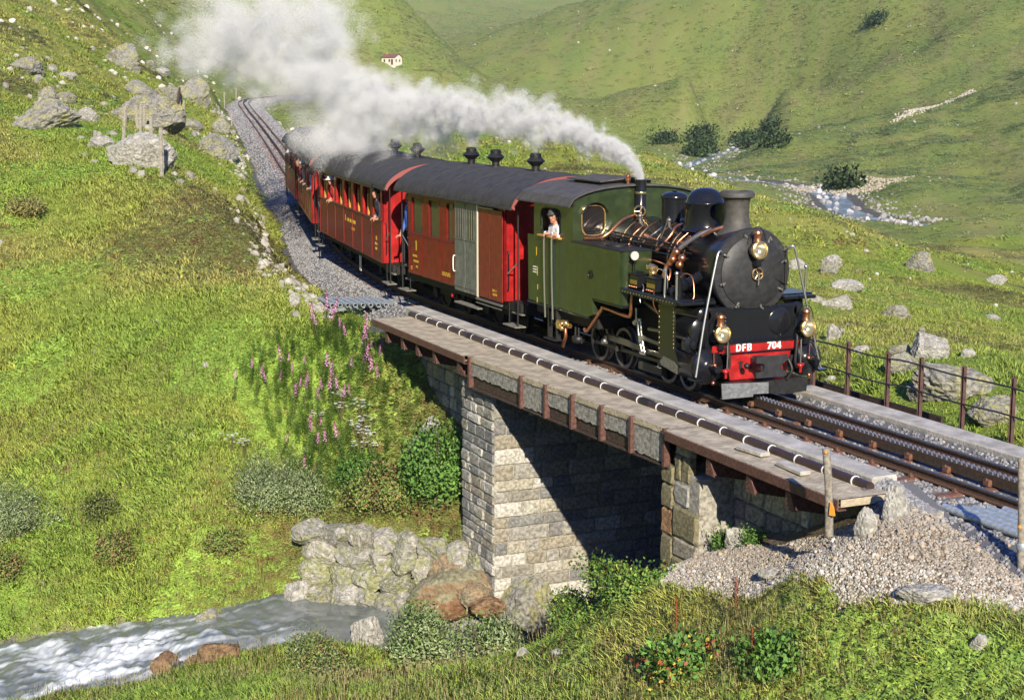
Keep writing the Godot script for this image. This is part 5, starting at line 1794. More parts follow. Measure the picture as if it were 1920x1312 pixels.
	mb.prism(Vector3(0.925, 0, 0), Vector3(0, 0, 1), Vector3(0, 1, 0), Vector3(0.02, 0, 0), PackedVector2Array([Vector2(0.0, 0.35), Vector2(0.0, 0.15), Vector2(-0.34, 0.11), Vector2(-0.76, 0.13), Vector2(-0.78, 0.36)]))
	mb.box(Vector3(0.82, 0.3, 0.0), Vector3(0.22, 0.1, 1.3), 0.01)
	part(t, "plough_plate", mb.mesh(M.black_matt), "black far half of the plough plate")
	headlamp(t, Vector3(0.86, 1.13, 0.76), 0.135)
	headlamp(t, Vector3(0.86, 1.13, -0.84), 0.135)
	headlamp(t, Vector3(0.74, 2.41, 0.04), 0.14)
	mb = MB.new()
	mb.cyl(Vector3(0.76, 0.95, 0.76), Vector3(0.76, 1.02, 0.76), 0.03, 8)
	mb.cyl(Vector3(0.76, 0.95, -0.84), Vector3(0.76, 1.02, -0.84), 0.03, 8)
	mb.box(Vector3(0.6, 0.94, -0.82), Vector3(0.3, 0.04, 0.16), 0.01)
	mb.box(Vector3(0.6, 2.25, 0.04), Vector3(0.22, 0.03, 0.1), 0.008)
	part(t, "lamp_bracket", mb.mesh(M.black_matt))
	# air hoses with red taps
	for s in [1.0, -1.0]:
		mb = MB.new()
		mb.tube(curve([Vector3(0.74, 1.02, 0.66 * s), Vector3(0.80, 1.0, 0.65 * s), Vector3(0.82, 0.8, 0.63 * s), Vector3(0.81, 0.6, 0.62 * s), Vector3(0.80, 0.5, 0.67 * s)], 6), 0.024, 8)
		part(t, "brake_hose", mb.mesh(M.rubber))
		mb = MB.new()
		mb.ball(Vector3(0.84, 0.53, 0.70 * s), 0.045, 8)
		mb.box(Vector3(0.85, 0.50, 0.70 * s), Vector3(0.03, 0.16, 0.04), 0.008)
		mb.box(Vector3(0.85, 0.55, 0.70 * s), Vector3(0.03, 0.04, 0.13), 0.008)
		part(t, "hose_tap", mb.mesh(M.red_paint))
		mb = MB.new()
		mb.tube(PackedVector3Array([Vector3(0.86, 0.96, 0.69 * s), Vector3(0.87, 0.78, 0.685 * s), Vector3(0.86, 0.58, 0.69 * s)]), 0.012, 6)
		part(t, "chain", mb.mesh(M.steel))
		# bent grab rails down the front
		mb = MB.new()
		if s > 0:
			mb.tube(curve([Vector3(0.46, 2.36, 0.60), Vector3(0.56, 2.41, 0.66), Vector3(0.58, 2.38, 0.72), Vector3(0.60, 2.2, 0.78), Vector3(0.66, 1.4, 0.98), Vector3(0.74, 0.46, 1.18)], 6), 0.019, 8)
		else:
			mb.tube(curve([Vector3(0.46, 2.36, -0.58), Vector3(0.56, 2.42, -0.62), Vector3(0.60, 2.42, -0.68), Vector3(0.62, 2.2, -0.74), Vector3(0.68, 1.4, -0.93), Vector3(0.74, 0.46, -1.16)], 6), 0.019, 8)
		part(t, "grab_rail", mb.mesh(M.steel))
		mb = MB.new()
		mb.cyl(Vector3(0.16, 1.62, 1.22 * s), Vector3(0.16, 2.02, 1.22 * s), 0.02, 8)
		mb.ball(Vector3(0.16, 2.04, 1.22 * s), 0.035, 8)
		part(t, "knob_post", mb.mesh(M.steel))
		mb = MB.new()
		mb.box(Vector3(0.18, 1.575, 0.95 * s), Vector3(0.5, 0.06, 0.62), 0.015)
		mb.box(Vector3(0.70, 0.42, 1.16 * s), Vector3(0.24, 0.03, 0.16), 0.006)
		part(t, "front_platform", mb.mesh(M.black_gloss))

func build_fittings(t: Node3D) -> void:
	var mb := MB.new()
	# long rods and rails along the boiler
	for q in [[2.30, 0.66], [2.22, 0.72], [2.38, 0.60]]:
		mb.tube(PackedVector3Array([Vector3(-3.4, q[0] + 0.03, q[1] + 0.02), Vector3(-0.35, q[0] - 0.02, q[1])]), 0.016, 7)
	for x in [-3.1, -2.3, -1.5, -0.8]: mb.box(Vector3(x, 2.28, 0.65), Vector3(0.03, 0.22, 0.1), 0.008)
	part(t, "boiler_rails", mb.mesh(M.black_gloss))
	# copper pipe from the stack down over the tank
	mb = MB.new()
	mb.tube(curve([Vector3(-3.26, 2.66, 0.10), Vector3(-3.18, 2.68, 0.25), Vector3(-3.10, 2.60, 0.50), Vector3(-3.06, 2.42, 0.74), Vector3(-3.10, 2.32, 0.90), Vector3(-3.28, 2.29, 1.02), Vector3(-3.40, 2.28, 1.08)], 7), 0.032, 10)
	part(t, "steam_pipe", mb.mesh(M.copper))
	mb = MB.new()
	mb.lathe(Vector3(-3.12, 2.76, 0.12), Vector3(0.9, 0.1, 0.4), PackedVector2Array([Vector2(0.085, 0.0), Vector2(0.098, -0.012), Vector2(0.112, 0.0), Vector2(0.098, 0.012), Vector2(0.085, 0.0)]), 24)
	for k in 3:
		var a := TAU * k / 3.0
		var ax := Vector3(0.9, 0.1, 0.4).normalized()
		var u := ax.cross(Vector3.UP).normalized()
		mb.cyl(Vector3(-3.12, 2.76, 0.12), Vector3(-3.12, 2.76, 0.12) + (u * cos(a) + ax.cross(u) * sin(a)) * 0.1, 0.012, 6)
	part(t, "valve_wheel", mb.mesh(M.brass))
	# delivery pipe and clack valves on the flank
	mb = MB.new()
	mb.tube(curve([Vector3(-1.50, 2.66, 0.18), Vector3(-1.40, 2.62, 0.36), Vector3(-1.36, 2.50, 0.47), Vector3(-1.40, 2.34, 0.60), Vector3(-1.48, 2.22, 0.68)], 6), 0.026, 8)
	part(t, "delivery_pipe", mb.mesh(M.copper))
	mb = MB.new()
	mb.tube(curve([Vector3(-0.32, 2.66, 0.3), Vector3(-0.42, 2.58, 0.46), Vector3(-0.55, 2.46, 0.6), Vector3(-0.66, 2.34, 0.7)], 6), 0.04, 10)
	part(t, "blower_pipe", mb.mesh(M.steel_dull))
	mb = MB.new()
	mb.tube(curve([Vector3(-0.10, 2.72, 0.22), Vector3(-0.2, 2.66, 0.36), Vector3(-0.34, 2.56, 0.48)], 5), 0.036, 10)
	part(t, "blower_pipe", mb.mesh(M.copper))
	mb = MB.new()
	for q in [[-0.70, 2.28, 0.74], [-0.74, 2.16, 0.78], [-0.48, 2.20, 0.76], [-0.52, 2.09, 0.78]]:
		mb.ball(Vector3(q[0], q[1], q[2]), 0.07, 10)
	mb.cyl(Vector3(-0.72, 2.32, 0.72), Vector3(-0.80, 2.06, 0.82), 0.05, 10)
	part(t, "clack_valve", mb.mesh(M.copper))
	mb = MB.new()
	mb.cyl(Vector3(-0.82, 2.06, 0.84), Vector3(-0.86, 1.78, 0.92), 0.038, 10)
	part(t, "feed_stub", mb.mesh(M.copper))
	mb = MB.new()
	mb.cyl(Vector3(-0.85, 1.66, 0.92), Vector3(-0.80, 2.0, 0.9), 0.02, 8)
	mb.cyl(Vector3(-0.35, 1.62, 1.15), Vector3(-0.37, 2.08, 1.12), 0.018, 8)
	part(t, "stay_rod", mb.mesh(M.steel))
	# fat exhaust duct to the cylinder
	mb = MB.new()
	mb.cyl(Vector3(-0.05, 1.97, 0.62), Vector3(-0.42, 1.64, 0.98), 0.085, 18)
	part(t, "exhaust_duct", mb.mesh(M.black_gloss))
	# lubricator boxes on the plate
	for q in [[-1.32, 0.30], [-0.72, 0.32]]:
		mb = MB.new()
		mb.box(Vector3(q[0], 1.755, 1.08), Vector3(q[1], 0.22, 0.24), 0.015)
		mb.box(Vector3(q[0], 1.87, 1.08), Vector3(q[1] + 0.02, 0.02, 0.26), 0.006)
		for k in 4: mb.cyl(Vector3(q[0] - 0.11 + 0.07 * k, 1.88, 1.08), Vector3(q[0] - 0.11 + 0.07 * k, 1.92, 1.08), 0.016, 8)
		var lb := part(t, "lubricator", mb.mesh(M.black_gloss))
		mb = MB.new()
		mb.box(Vector3(q[0], 1.74, 1.203), Vector3(q[1] - 0.06, 0.07, 0.006), 0.0)
		part(lb, "brass_plate", mb.mesh(mat("plate_brass", Color(0.42, 0.28, 0.07), 0.35, 0.7)))
		mb = MB.new()
		for k in 5: mb.ball(Vector3(q[0] - 0.12 + 0.06 * k, 1.66, 1.21), 0.02, 6)
		part(lb, "lubricator_unions", mb.mesh(M.copper)).set_meta("kind", "stuff")
	mb = MB.new()
	mb.lathe(Vector3(-1.05, 1.64, 1.0), Vector3.UP, PackedVector2Array([Vector2(0.05, 0), Vector2(0.05, 0.12), Vector2(0.08, 0.14), Vector2(0.08, 0.2), Vector2(0.05, 0.22), Vector2(0.06, 0.32), Vector2(0.10, 0.34), Vector2(0.10, 0.38), Vector2(0.03, 0.42), Vector2(0, 0.42)]), 14)
	mb.cyl(Vector3(-1.2, 2.0, 1.0), Vector3(-0.9, 2.0, 1.0), 0.035, 8)
	mb.ball(Vector3(-0.92, 1.92, 1.05), 0.06, 8)
	part(t, "feed_pump", mb.mesh(M.brass))
	mb = MB.new()
	mb.tube(curve([Vector3(-0.92, 1.9, 1.0), Vector3(-0.8, 2.0, 1.0), Vector3(-0.55, 1.94, 1.0), Vector3(-0.52, 1.75, 1.0), Vector3(-0.55, 1.64, 1.0)], 6), 0.01, 6)
	mb.tube(curve([Vector3(-1.1, 1.72, 1.14), Vector3(-1.0, 1.66, 1.18), Vector3(-0.98, 1.52, 1.25), Vector3(-0.96, 1.44, 1.26)], 6), 0.009, 6)
	part(t, "oil_pipe", mb.mesh(M.steel))
	mb = MB.new()
	mb.cyl(Vector3(-1.38, 1.86, 1.15), Vector3(-1.38, 2.1, 1.15), 0.01, 6)
	part(t, "marker_rod", mb.mesh(M.black_gloss))
	mb = MB.new()
	mb.cyl(Vector3(-1.392, 2.17, 1.15), Vector3(-1.368, 2.17, 1.15), 0.075, 24)
	part(t, "marker_disc", mb.mesh(mat("disc_grey", Color(0.45, 0.45, 0.43), 0.5)))
	# inspection covers and small cocks on the barrel
	mb = MB.new()
	for q in [[-2.75, 0.30], [-2.5, -0.2], [-1.75, 0.28], [-1.62, 0.1]]:
		mb.cyl(Vector3(q[0], 2.55, q[1]), Vector3(q[0], 2.70, q[1] * 1.05), 0.03, 8)
		mb.ball(Vector3(q[0], 2.71, q[1] * 1.05), 0.045, 8)
	part(t, "safety_cocks", mb.mesh(M.steel_dull)).set_meta("kind", "stuff")
	mb = MB.new()
	mb.tube(PackedVector3Array([Vector3(-1.55, 2.42, 0.56), Vector3(-1.38, 2.80, 0.50)]), 0.012, 6)
	part(t, "lever_rod", mb.mesh(M.steel_dull))
	# more piping and gear along the flank
	mb = MB.new()
	mb.tube(curve([Vector3(-3.38, 2.12, 0.68), Vector3(-2.4, 2.06, 0.70), Vector3(-1.4, 2.05, 0.70), Vector3(-0.9, 1.98, 0.74), Vector3(-0.8, 1.8, 0.82)], 5), 0.018, 7)
	mb.tube(curve([Vector3(-2.55, 2.6, 0.24), Vector3(-2.5, 2.52, 0.44), Vector3(-2.52, 2.36, 0.60), Vector3(-2.5, 2.18, 0.68)], 5), 0.012, 6)
	mb.tube(curve([Vector3(-0.95, 2.56, 0.38), Vector3(-0.98, 2.4, 0.56), Vector3(-1.0, 2.2, 0.66), Vector3(-1.02, 1.95, 0.72)], 5), 0.014, 6)
	part(t, "copper_pipe", mb.mesh(M.copper))
	mb = MB.new()
	mb.tube(PackedVector3Array([Vector3(-3.4, 1.72, 0.98), Vector3(-1.62, 1.66, 1.0), Vector3(-1.55, 1.5, 1.0)]), 0.02, 6)
	mb.cyl(Vector3(-0.15, 1.62, 1.0), Vector3(-0.15, 1.86, 1.0), 0.06, 12)
	mb.cyl(Vector3(-0.15, 1.86, 1.0), Vector3(-0.15, 1.94, 1.0), 0.035, 10)
	mb.lathe(Vector3(-0.42, 1.62, 0.80), Vector3.UP, PackedVector2Array([Vector2(0.09, 0), Vector2(0.09, 0.16), Vector2(0.11, 0.17), Vector2(0.11, 0.21), Vector2(0.07, 0.23), Vector2(0.07, 0.36), Vector2(0, 0.38)]), 14)
	for x in [-2.9, -2.05, -1.25]: mb.cyl(Vector3(x, 2.25, 0.62), Vector3(x, 2.33, 0.70), 0.02, 8)
	part(t, "brake_pump", mb.mesh(M.black_gloss))
	mb = MB.new()
	mb.tube(curve([Vector3(-0.15, 1.9, 1.0), Vector3(-0.05, 2.0, 0.95), Vector3(0.1, 1.95, 0.9), Vector3(0.2, 1.7, 0.92), Vector3(0.22, 1.62, 0.95)], 5), 0.012, 6)
	mb.tube(curve([Vector3(-0.62, 1.68, 1.2), Vector3(-0.5, 1.62, 1.26), Vector3(-0.48, 1.45, 1.27), Vector3(-0.5, 1.2, 1.1)], 5), 0.009, 6)
	mb.tube(curve([Vector3(0.3, 1.44, 0.6), Vector3(0.5, 1.40, 0.62), Vector3(0.56, 1.2, 0.66), Vector3(0.6, 0.98, 0.66)], 5), 0.014, 6)
	part(t, "oil_pipe", mb.mesh(M.copper))
	# rivets along the footplate valance and the saddle edge
	mb = MB.new()
	rows_of_rivets(mb, Vector3(-1.6, 1.565, 1.287), Vector3(0.2, 1.565, 1.287), 18, 0.010)
	rows_of_rivets(mb, Vector3(0.514, 1.42, 0.52), Vector3(0.514, 0.92, 0.52), 9, 0.012)
	rows_of_rivets(mb, Vector3(0.514, 1.42, -0.52), Vector3(0.514, 0.92, -0.52), 9, 0.012)
	part(t, "plate_rivets", mb.mesh(M.steel_dull)).set_meta("kind", "stuff")
	# dark side steps by the cylinder
	mb = MB.new()
	mb.tube(curve([Vector3(-2.0, 2.62, 0.2), Vector3(-1.9, 2.5, 0.46), Vector3(-2.05, 2.3, 0.64), Vector3(-2.1, 2.05, 0.7)], 6), 0.014, 6)
	part(t, "sand_pipe", mb.mesh(M.steel_dull))

# ---------------------------------------------------------------- coaches
func roof_y(z: float, gutter: float) -> float:
	# arched roof, rounder towards the eaves
	var q := absf(z) / 1.40
	return gutter + 0.60 * pow(maxf(0.0, 1.0 - pow(q, 2.3)), 0.62)

func vehicle_roof(t: Node3D, x0: float, x1: float, gutter: float, seams: Array, trim: Material) -> MeshInstance3D:
	var n := 30
	var mb := MB.new()
	for k in n:
		var za := -1.40 * cos(PI * k / n)
		var zb := -1.40 * cos(PI * (k + 1) / n)
		var ya := roof_y(za, gutter)
		var yb := roof_y(zb, gutter)
		mb.quad(Vector3(x0, ya, za), Vector3(x1, ya, za), Vector3(x1, yb, zb), Vector3(x0, yb, zb), Vector3(0, 1, (za + zb) * 2.0))
		mb.quad(Vector3(x0, ya - 0.03, za), Vector3(x1, ya - 0.03, za), Vector3(x1, yb - 0.03, zb), Vector3(x0, yb - 0.03, zb), Vector3.DOWN)
	for s in [1.0, -1.0]: mb.box(Vector3((x0 + x1) / 2, gutter - 0.02, 1.40 * s), Vector3(x1 - x0, 0.05, 0.03), 0.006)
	var roof := part(t, "roof", mb.mesh(M.roof_grey))
	# painted end arch
	for e in [[x0, -1.0], [x1, 1.0]]:
		mb = MB.new()
		for k in n:
			var za := -1.40 * cos(PI * k / n)
			var zb := -1.40 * cos(PI * (k + 1) / n)
			var ya := roof_y(za, gutter) - 0.005
			var yb := roof_y(zb, gutter) - 0.005
			var f: float = e[0] + 0.02 * e[1]
			var ia := Vector3(f, (ya - gutter) * 0.84 + gutter - 0.04, za * 0.955)
			var ib := Vector3(f, (yb - gutter) * 0.84 + gutter - 0.04, zb * 0.955)
			mb.quad(Vector3(f, ya, za), Vector3(f, yb, zb), ib, ia, Vector3(e[1], 0, 0))
			mb.quad(Vector3(f, ya, za), Vector3(f, yb, zb), Vector3(f - 0.05 * e[1], yb, zb), Vector3(f - 0.05 * e[1], ya, za), Vector3(0, 1, za))
			mb.quad(ia, ib, ib - Vector3(0.05 * e[1], 0, 0), ia - Vector3(0.05 * e[1], 0, 0), Vector3(0, -1, -za))
		part(roof, "end_arch", mb.mesh(trim))
	for x in seams:
		mb = MB.new()
		for k in n:
			var za := -1.39 * cos(PI * k / n)
			var zb := -1.39 * cos(PI * (k + 1) / n)
			mb.quad(Vector3(x - 0.012, roof_y(za, gutter) + 0.008, za), Vector3(x + 0.012, roof_y(za, gutter) + 0.008, za), Vector3(x + 0.012, roof_y(zb, gutter) + 0.008, zb), Vector3(x - 0.012, roof_y(zb, gutter) + 0.008, zb), Vector3.UP)
			for q in [-0.012, 0.012]:
				mb.quad(Vector3(x + q, roof_y(za, gutter) + 0.008, za), Vector3(x + q, roof_y(zb, gutter) + 0.008, zb), Vector3(x + q, roof_y(zb, gutter) - 0.004, zb), Vector3(x + q, roof_y(za, gutter) - 0.004, za), Vector3(signf(q), 0, 0))
		part(roof, "roof_seam", mb.mesh(M.roof_grey))
	return roof

func roof_vent(t: Node3D, x: float, y: float) -> void:
	var mb := MB.new()
	mb.lathe(Vector3(x, y - 0.03, 0), Vector3.UP, PackedVector2Array([Vector2(0.15, 0), Vector2(0.14, 0.035), Vector2(0.085, 0.05), Vector2(0.085, 0.13), Vector2(0.11, 0.155), Vector2(0.20, 0.235), Vector2(0.12, 0.315), Vector2(0.12, 0.37), Vector2(0.10, 0.40), Vector2(0, 0.415)]), 14, false)
	part(t, "roof_ventilator", mb.mesh(M.black_matt))

func end_wall(t: Node3D, x: float, s: float, gutter: float, floor_: float) -> void:
	# full width red end with arched top and a door
	var mb := MB.new()
	var poly := PackedVector2Array([Vector2(-1.28, floor_), Vector2(1.28, floor_)])
	for k in 13:
		var z := 1.28 * cos(PI * k / 12.0)
		poly.append(Vector2(z, roof_y(z, gutter) - 0.04))
	mb.prism(Vector3(x - 0.04 * s, 0, 0), Vector3(0, 0, 1), Vector3(0, 1, 0), Vector3(0.04 * s, 0, 0), poly)
	var w := part(t, "end_wall", mb.mesh(M.red_paint))
	mb = MB.new()
	mb.box(Vector3(x + 0.006 * s, (floor_ + 2.5) / 2, 0), Vector3(0.03, 2.45 - floor_, 0.72), 0.008)
	var d := part(w, "end_door", mb.mesh(M.red_paint))
	mb = MB.new()
	mb.box(Vector3(x + 0.024 * s, 2.02, 0), Vector3(0.006, 0.62, 0.44), 0.0)
	part(d, "door_pane", mb.mesh(mat("dark_pane", Color(0.02, 0.025, 0.025), 0.06)))
	mb = MB.new()
	for z in [-1.2, 1.2]: rows_of_rivets(mb, Vector3(x + 0.003 * s, 2.4, z), Vector3(x + 0.003 * s, 0.9, z), 13, 0.009)
	part(w, "end_rivets", mb.mesh(M.red_paint)).set_meta("kind", "stuff")
	mb = MB.new()
	for z in [-1.22, 1.22]:
		mb.tube(curve([Vector3(x + 0.01 * s, 1.74, z), Vector3(x + 0.06 * s, 1.70, z), Vector3(x + 0.06 * s, 1.05, z), Vector3(x + 0.01 * s, 1.0, z)], 4), 0.014, 6)
	part(t, "grab_handle", mb.mesh(M.black_gloss))

func platform(t: Node3D, x: float, s: float, gutter: float, floor_: float) -> void:
	# x is the end wall; the platform reaches .58 beyond
	var mb := MB.new()
	mb.box(Vector3(x + 0.32 * s, floor_ - 0.02, 0), Vector3(0.62, 0.08, 2.1), 0.01)
	mb.box(Vector3(x + 0.60 * s, floor_ - 0.12, 0), Vector3(0.06, 0.2, 2.2), 0.01)
	part(t, "platform", mb.mesh(M.underframe))
	mb = MB.new()
	for z in [-1.24, 1.24]:
		mb.cyl(Vector3(x + 0.56 * s, 0.34, z), Vector3(x + 0.56 * s, gutter + 0.02, z), 0.018, 8)
	part(t, "platform_pole", mb.mesh(M.black_matt))
	mb = MB.new()
	for z in [-0.9, -0.45, 0.45, 0.9]: mb.box(Vector3(x + 0.58 * s, floor_ + 0.5, z), Vector3(0.05, 1.0, 0.05), 0.006)
	mb.box(Vector3(x + 0.58 * s, floor_ + 0.98, 0), Vector3(0.05, 0.05, 1.85), 0.01)
	mb.box(Vector3(x + 0.58 * s, floor_ + 0.5, 0.67), Vector3(0.02, 0.9, 0.42), 0.0)
	mb.box(Vector3(x + 0.58 * s, floor_ + 0.5, -0.67), Vector3(0.02, 0.9, 0.42), 0.0)
	part(t, "platform_gate", mb.mesh(M.black_matt))
	mb = MB.new()
	mb.tube(PackedVector3Array([Vector3(x + 0.05 * s, 1.32, 1.24), Vector3(x + 0.54 * s, 1.58, 1.24)]), 0.016, 6)
	mb.tube(PackedVector3Array([Vector3(x + 0.05 * s, 1.32, -1.24), Vector3(x + 0.54 * s, 1.58, -1.24)]), 0.016, 6)
	part(t, "safety_bar", mb.mesh(M.steel))
	for z in [-1.22, 1.22]:
		mb = MB.new()
		mb.box(Vector3(x + 0.34 * s, 0.33, z), Vector3(0.62, 0.03, 0.24), 0.008)
		mb.box(Vector3(x + 0.34 * s, 0.56, z * 0.88), Vector3(0.5, 0.03, 0.2), 0.008)
		var st := part(t, "footboard", mb.mesh(mat("tread", Color(0.22, 0.21, 0.17), 0.8, 0.0, "mottle", 3.0)))
		mb = MB.new()
		mb.cyl(Vector3(x + 0.1 * s, 0.34, z), Vector3(x + 0.1 * s, floor_, z), 0.014, 6)
		part(st, "hanger", mb.mesh(M.black_matt))

func underframe(t: Node3D, x0: float, x1: float, floor_: float, boggie: Array) -> void:
	var mb := MB.new()
	mb.box(Vector3((x0 + x1) / 2, floor_ - 0.10, 0), Vector3(x1 - x0, 0.18, 2.3), 0.01)
	mb.box(Vector3((x0 + x1) / 2, floor_ - 0.32, 0.0), Vector3((x1 - x0) * 0.55, 0.3, 0.9), 0.02)
	part(t, "underframe", mb.mesh(M.underframe))
	for b in boggie:
		for s in [1.0, -1.0]:
			for dx in ([-0.62, 0.62] if boggie.size() > 1 or true else [0.0]):
				var w := MB.new()
				w.lathe(Vector3(b + dx, 0.33, 0.50 * s), Vector3(0, 0, s), PackedVector2Array([Vector2(0, 0), Vector2(0.355, 0.0), Vector2(0.35, 0.03), Vector2(0.33, 0.035), Vector2(0.325, 0.12), Vector2(0.27, 0.12), Vector2(0.25, 0.08), Vector2(0.08, 0.1), Vector2(0, 0.1)]), 28)
				part(t, "wheel", w.mesh(M.underframe))
			var f := MB.new()
			f.box(Vector3(b, 0.42, 0.78 * s), Vector3(1.9, 0.16, 0.06), 0.01)
			for dx in [-0.62, 0.62]: f.box(Vector3(b + dx, 0.36, 0.82 * s), Vector3(0.2, 0.22, 0.12), 0.02)
			part(t, "bogie_frame", f.mesh(M.underframe))

func build_van() -> void:
	var t := thing("baggage_van", "short red baggage van with a grey double door and three roof ventilators behind the engine", "railway van", Vector3(-9.28, 0, 0))
	var hx := 2.75
	var fl := 0.77
	var gut := 2.66
	var X := func(x: float) -> float: return x + 9.28
	underframe(t, -hx - 0.5, hx + 0.5, fl, [-1.5, 1.5])
	vehicle_roof(t, -3.40, 3.34, gut, [-1.5, -0.4, 0.75, 1.9], mat("arch_pink", Color(0.24, 0.065, 0.06), 0.55))
	for x in [-11.35, -9.95, -7.85]: roof_vent(t, X.call(x), roof_y(0, gut))
	for s in [1.0, -1.0]:
		end_wall(t, hx * s, s, gut, fl)
		platform(t, hx * s, s, gut, fl)
		# side walls
		var zz: float = 1.28 * s
		var mb := MB.new()
		mb.box(Vector3(X.call(-10.55), (fl + 1.69) / 2, zz), Vector3(2.95, 1.69 - fl, 0.04), 0.004)
		part(t, "side_panel", mb.mesh(M.coach_red))
		mb = MB.new()
		mb.box(Vector3(X.call(-10.55), 2.60, zz), Vector3(2.95, 0.12, 0.04), 0.004)
		mb.box(Vector3(X.call(-11.9), 2.115, zz), Vector3(0.25, 0.85, 0.04), 0.004)
		mb.box(Vector3(X.call(-10.87), 2.115, zz), Vector3(0.34, 0.85, 0.04), 0.004)
		mb.box(Vector3(X.call(-9.81), 2.115, zz), Vector3(0.38, 0.85, 0.04), 0.004)
		mb.box(Vector3(X.call(-9.13), 2.115, zz), Vector3(0.1, 0.85, 0.04), 0.004)
		part(t, "window_posts", mb.mesh(M.coach_red))
		for w in [[-11.78, -11.04], [-10.70, -10.0], [-9.62, -9.19]]:
			var cx: float = X.call((w[0] + w[1]) / 2)
			var ww: float = w[1] - w[0]
			mb = MB.new()
			for q in [[0, 2.53, ww, 0.03], [0, 1.705, ww, 0.03]]: mb.box(Vector3(cx + q[0], q[1], zz + 0.008 * s), Vector3(q[2], q[3], 0.04), 0.004)
			for q in [-ww / 2 + 0.015, ww / 2 - 0.015]: mb.box(Vector3(cx + q, 2.115, zz + 0.009 * s), Vector3(0.03, 0.85, 0.038), 0.004)
			var wf := part(t, "window", mb.mesh(M.coach_red))
			mb = MB.new()
			mb.box(Vector3(cx, 2.115, zz - 0.012 * s), Vector3(ww - 0.05, 0.80, 0.006), 0.0)
			part(wf, "pane", mb.mesh(mat("van_pane", Color(0.05, 0.045, 0.03), 0.08, 0.0)))
		# mouldings
		mb = MB.new()
		mb.box(Vector3(X.call(-10.55), 1.675, zz + 0.024 * s), Vector3(2.95, 0.02, 0.012), 0.003)
		mb.box(Vector3(X.call(-10.55), 0.81, zz + 0.024 * s), Vector3(2.95, 0.05, 0.012), 0.003)
		for x in [-11.95, -11.1, -9.95]: mb.box(Vector3(X.call(x), 1.235, zz + 0.024 * s), Vector3(0.02, 0.80, 0.012), 0.003)
		part(t, "moulding", mb.mesh(M.coach_red))
		# grey double door
		for d in [[-9.09, -8.50], [-8.48, -7.88]]:
			var cx: float = X.call((d[0] + d[1]) / 2)
			var ww: float = d[1] - d[0] - 0.01
			mb = MB.new()
			mb.box(Vector3(cx, 1.66, zz + 0.03 * s), Vector3(ww, 1.88, 0.03), 0.006)
			mb.box(Vector3(cx, 0.86, zz + 0.05 * s), Vector3(ww, 0.1, 0.012), 0.003)
			mb.box(Vector3(cx, 1.83, zz + 0.05 * s), Vector3(ww, 0.03, 0.012), 0.003)
			var dd := part(t, "grey_door", mb.mesh(M.door_grey))
			mb = MB.new()
			mb.box(Vector3(cx, 2.16, zz + 0.047 * s), Vector3(0.36, 0.60, 0.006), 0.0)
			part(dd, "pane", mb.mesh(M.van_pane))
			mb = MB.new()
			for q in [-0.19, -0.06, 0.06, 0.19]: mb.box(Vector3(cx + q, 2.16, zz + 0.055 * s), Vector3(0.018, 0.62, 0.012), 0.003)
			part(dd, "window_bars", mb.mesh(M.door_grey))
			mb = MB.new()
			rows_of_rivets(mb, Vector3(cx - ww / 2 + 0.04, 0.86, zz + 0.058 * s), Vector3(cx + ww / 2 - 0.04, 0.86, zz + 0.058 * s), 6, 0.008)
			part(dd, "door_rivets", mb.mesh(M.door_grey)).set_meta("kind", "stuff")
			mb = MB.new()
			mb.tube(curve([Vector3(cx + (-0.26 if d[0] < -9 else 0.24), 1.45, zz + 0.05 * s), Vector3(cx + (-0.26 if d[0] < -9 else 0.24), 1.42, zz + 0.09 * s), Vector3(cx + (-0.26 if d[0] < -9 else 0.24), 1.15, zz + 0.09 * s), Vector3(cx + (-0.26 if d[0] < -9 else 0.24), 1.12, zz + 0.05 * s)], 4), 0.012, 6)
			if d[0] < -9: part(dd, "door_handle", mb.mesh(M.white_paint))
		mb = MB.new()
		mb.box(Vector3(X.call(-7.83), 1.66, zz + 0.03 * s), Vector3(0.075, 1.9, 0.05), 0.006)
		part(t, "cream_post", mb.mesh(M.cream))
		# red sliding door
		mb = MB.new()
		mb.box(Vector3(X.call(-7.17), 1.645, zz + 0.03 * s), Vector3(1.22, 1.82, 0.03), 0.006)
		mb.box(Vector3(X.call(-7.2), 1.645, zz + 0.048 * s), Vector3(0.02, 1.82, 0.01), 0.002)
		var sd := part(t, "sliding_door", mb.mesh(mat("rust_door", Color(0.21, 0.020, 0.017), 0.4, 0.0, "soft", 1.2)))
		mb = MB.new()
		mb.box(Vector3(X.call(-7.35), 2.57, zz + 0.05 * s), Vector3(0.75, 0.035, 0.05), 0.006)
		mb.box(Vector3(X.call(-7.2), 0.68, zz + 0.05 * s), Vector3(1.3, 0.04, 0.06), 0.006)
		mb.box(Vector3(X.call(-7.2), 0.60, zz + 0.06 * s), Vector3(1.3, 0.025, 0.025), 0.004)
		part(sd, "door_track", mb.mesh(M.steel_dull))
		mb = MB.new()
		mb.box(Vector3(X.call(-7.2), 2.63, zz), Vector3(1.4, 0.06, 0.04), 0.004)
		mb.box(Vector3(X.call(-7.8), 1.7, zz - 0.02 * s), Vector3(2.6, 1.86, 0.03), 0.0)
		part(t, "side_panel", mb.mesh(M.coach_red))
		mb = MB.new()
		mb.box(Vector3(X.call(-8.3), 0.48, 1.32 * s), Vector3(1.3, 0.035, 0.16), 0.008)
		part(t, "footboard", mb.mesh(M.tread))
		# yellow marks, too small to read
		mb = MB.new()
		mb.box(Vector3(X.call(-11.5), 1.44, zz + 0.023 * s), Vector3(0.06, 0.22, 0.004), 0.0)
		mb.box(Vector3(X.call(-11.53), 1.52, zz + 0.023 * s), Vector3(0.05, 0.05, 0.004), 0.0)
		part(t, "class_mark", mb.mesh(M.yellow_paint))
		var r := RandomNumberGenerator.new()
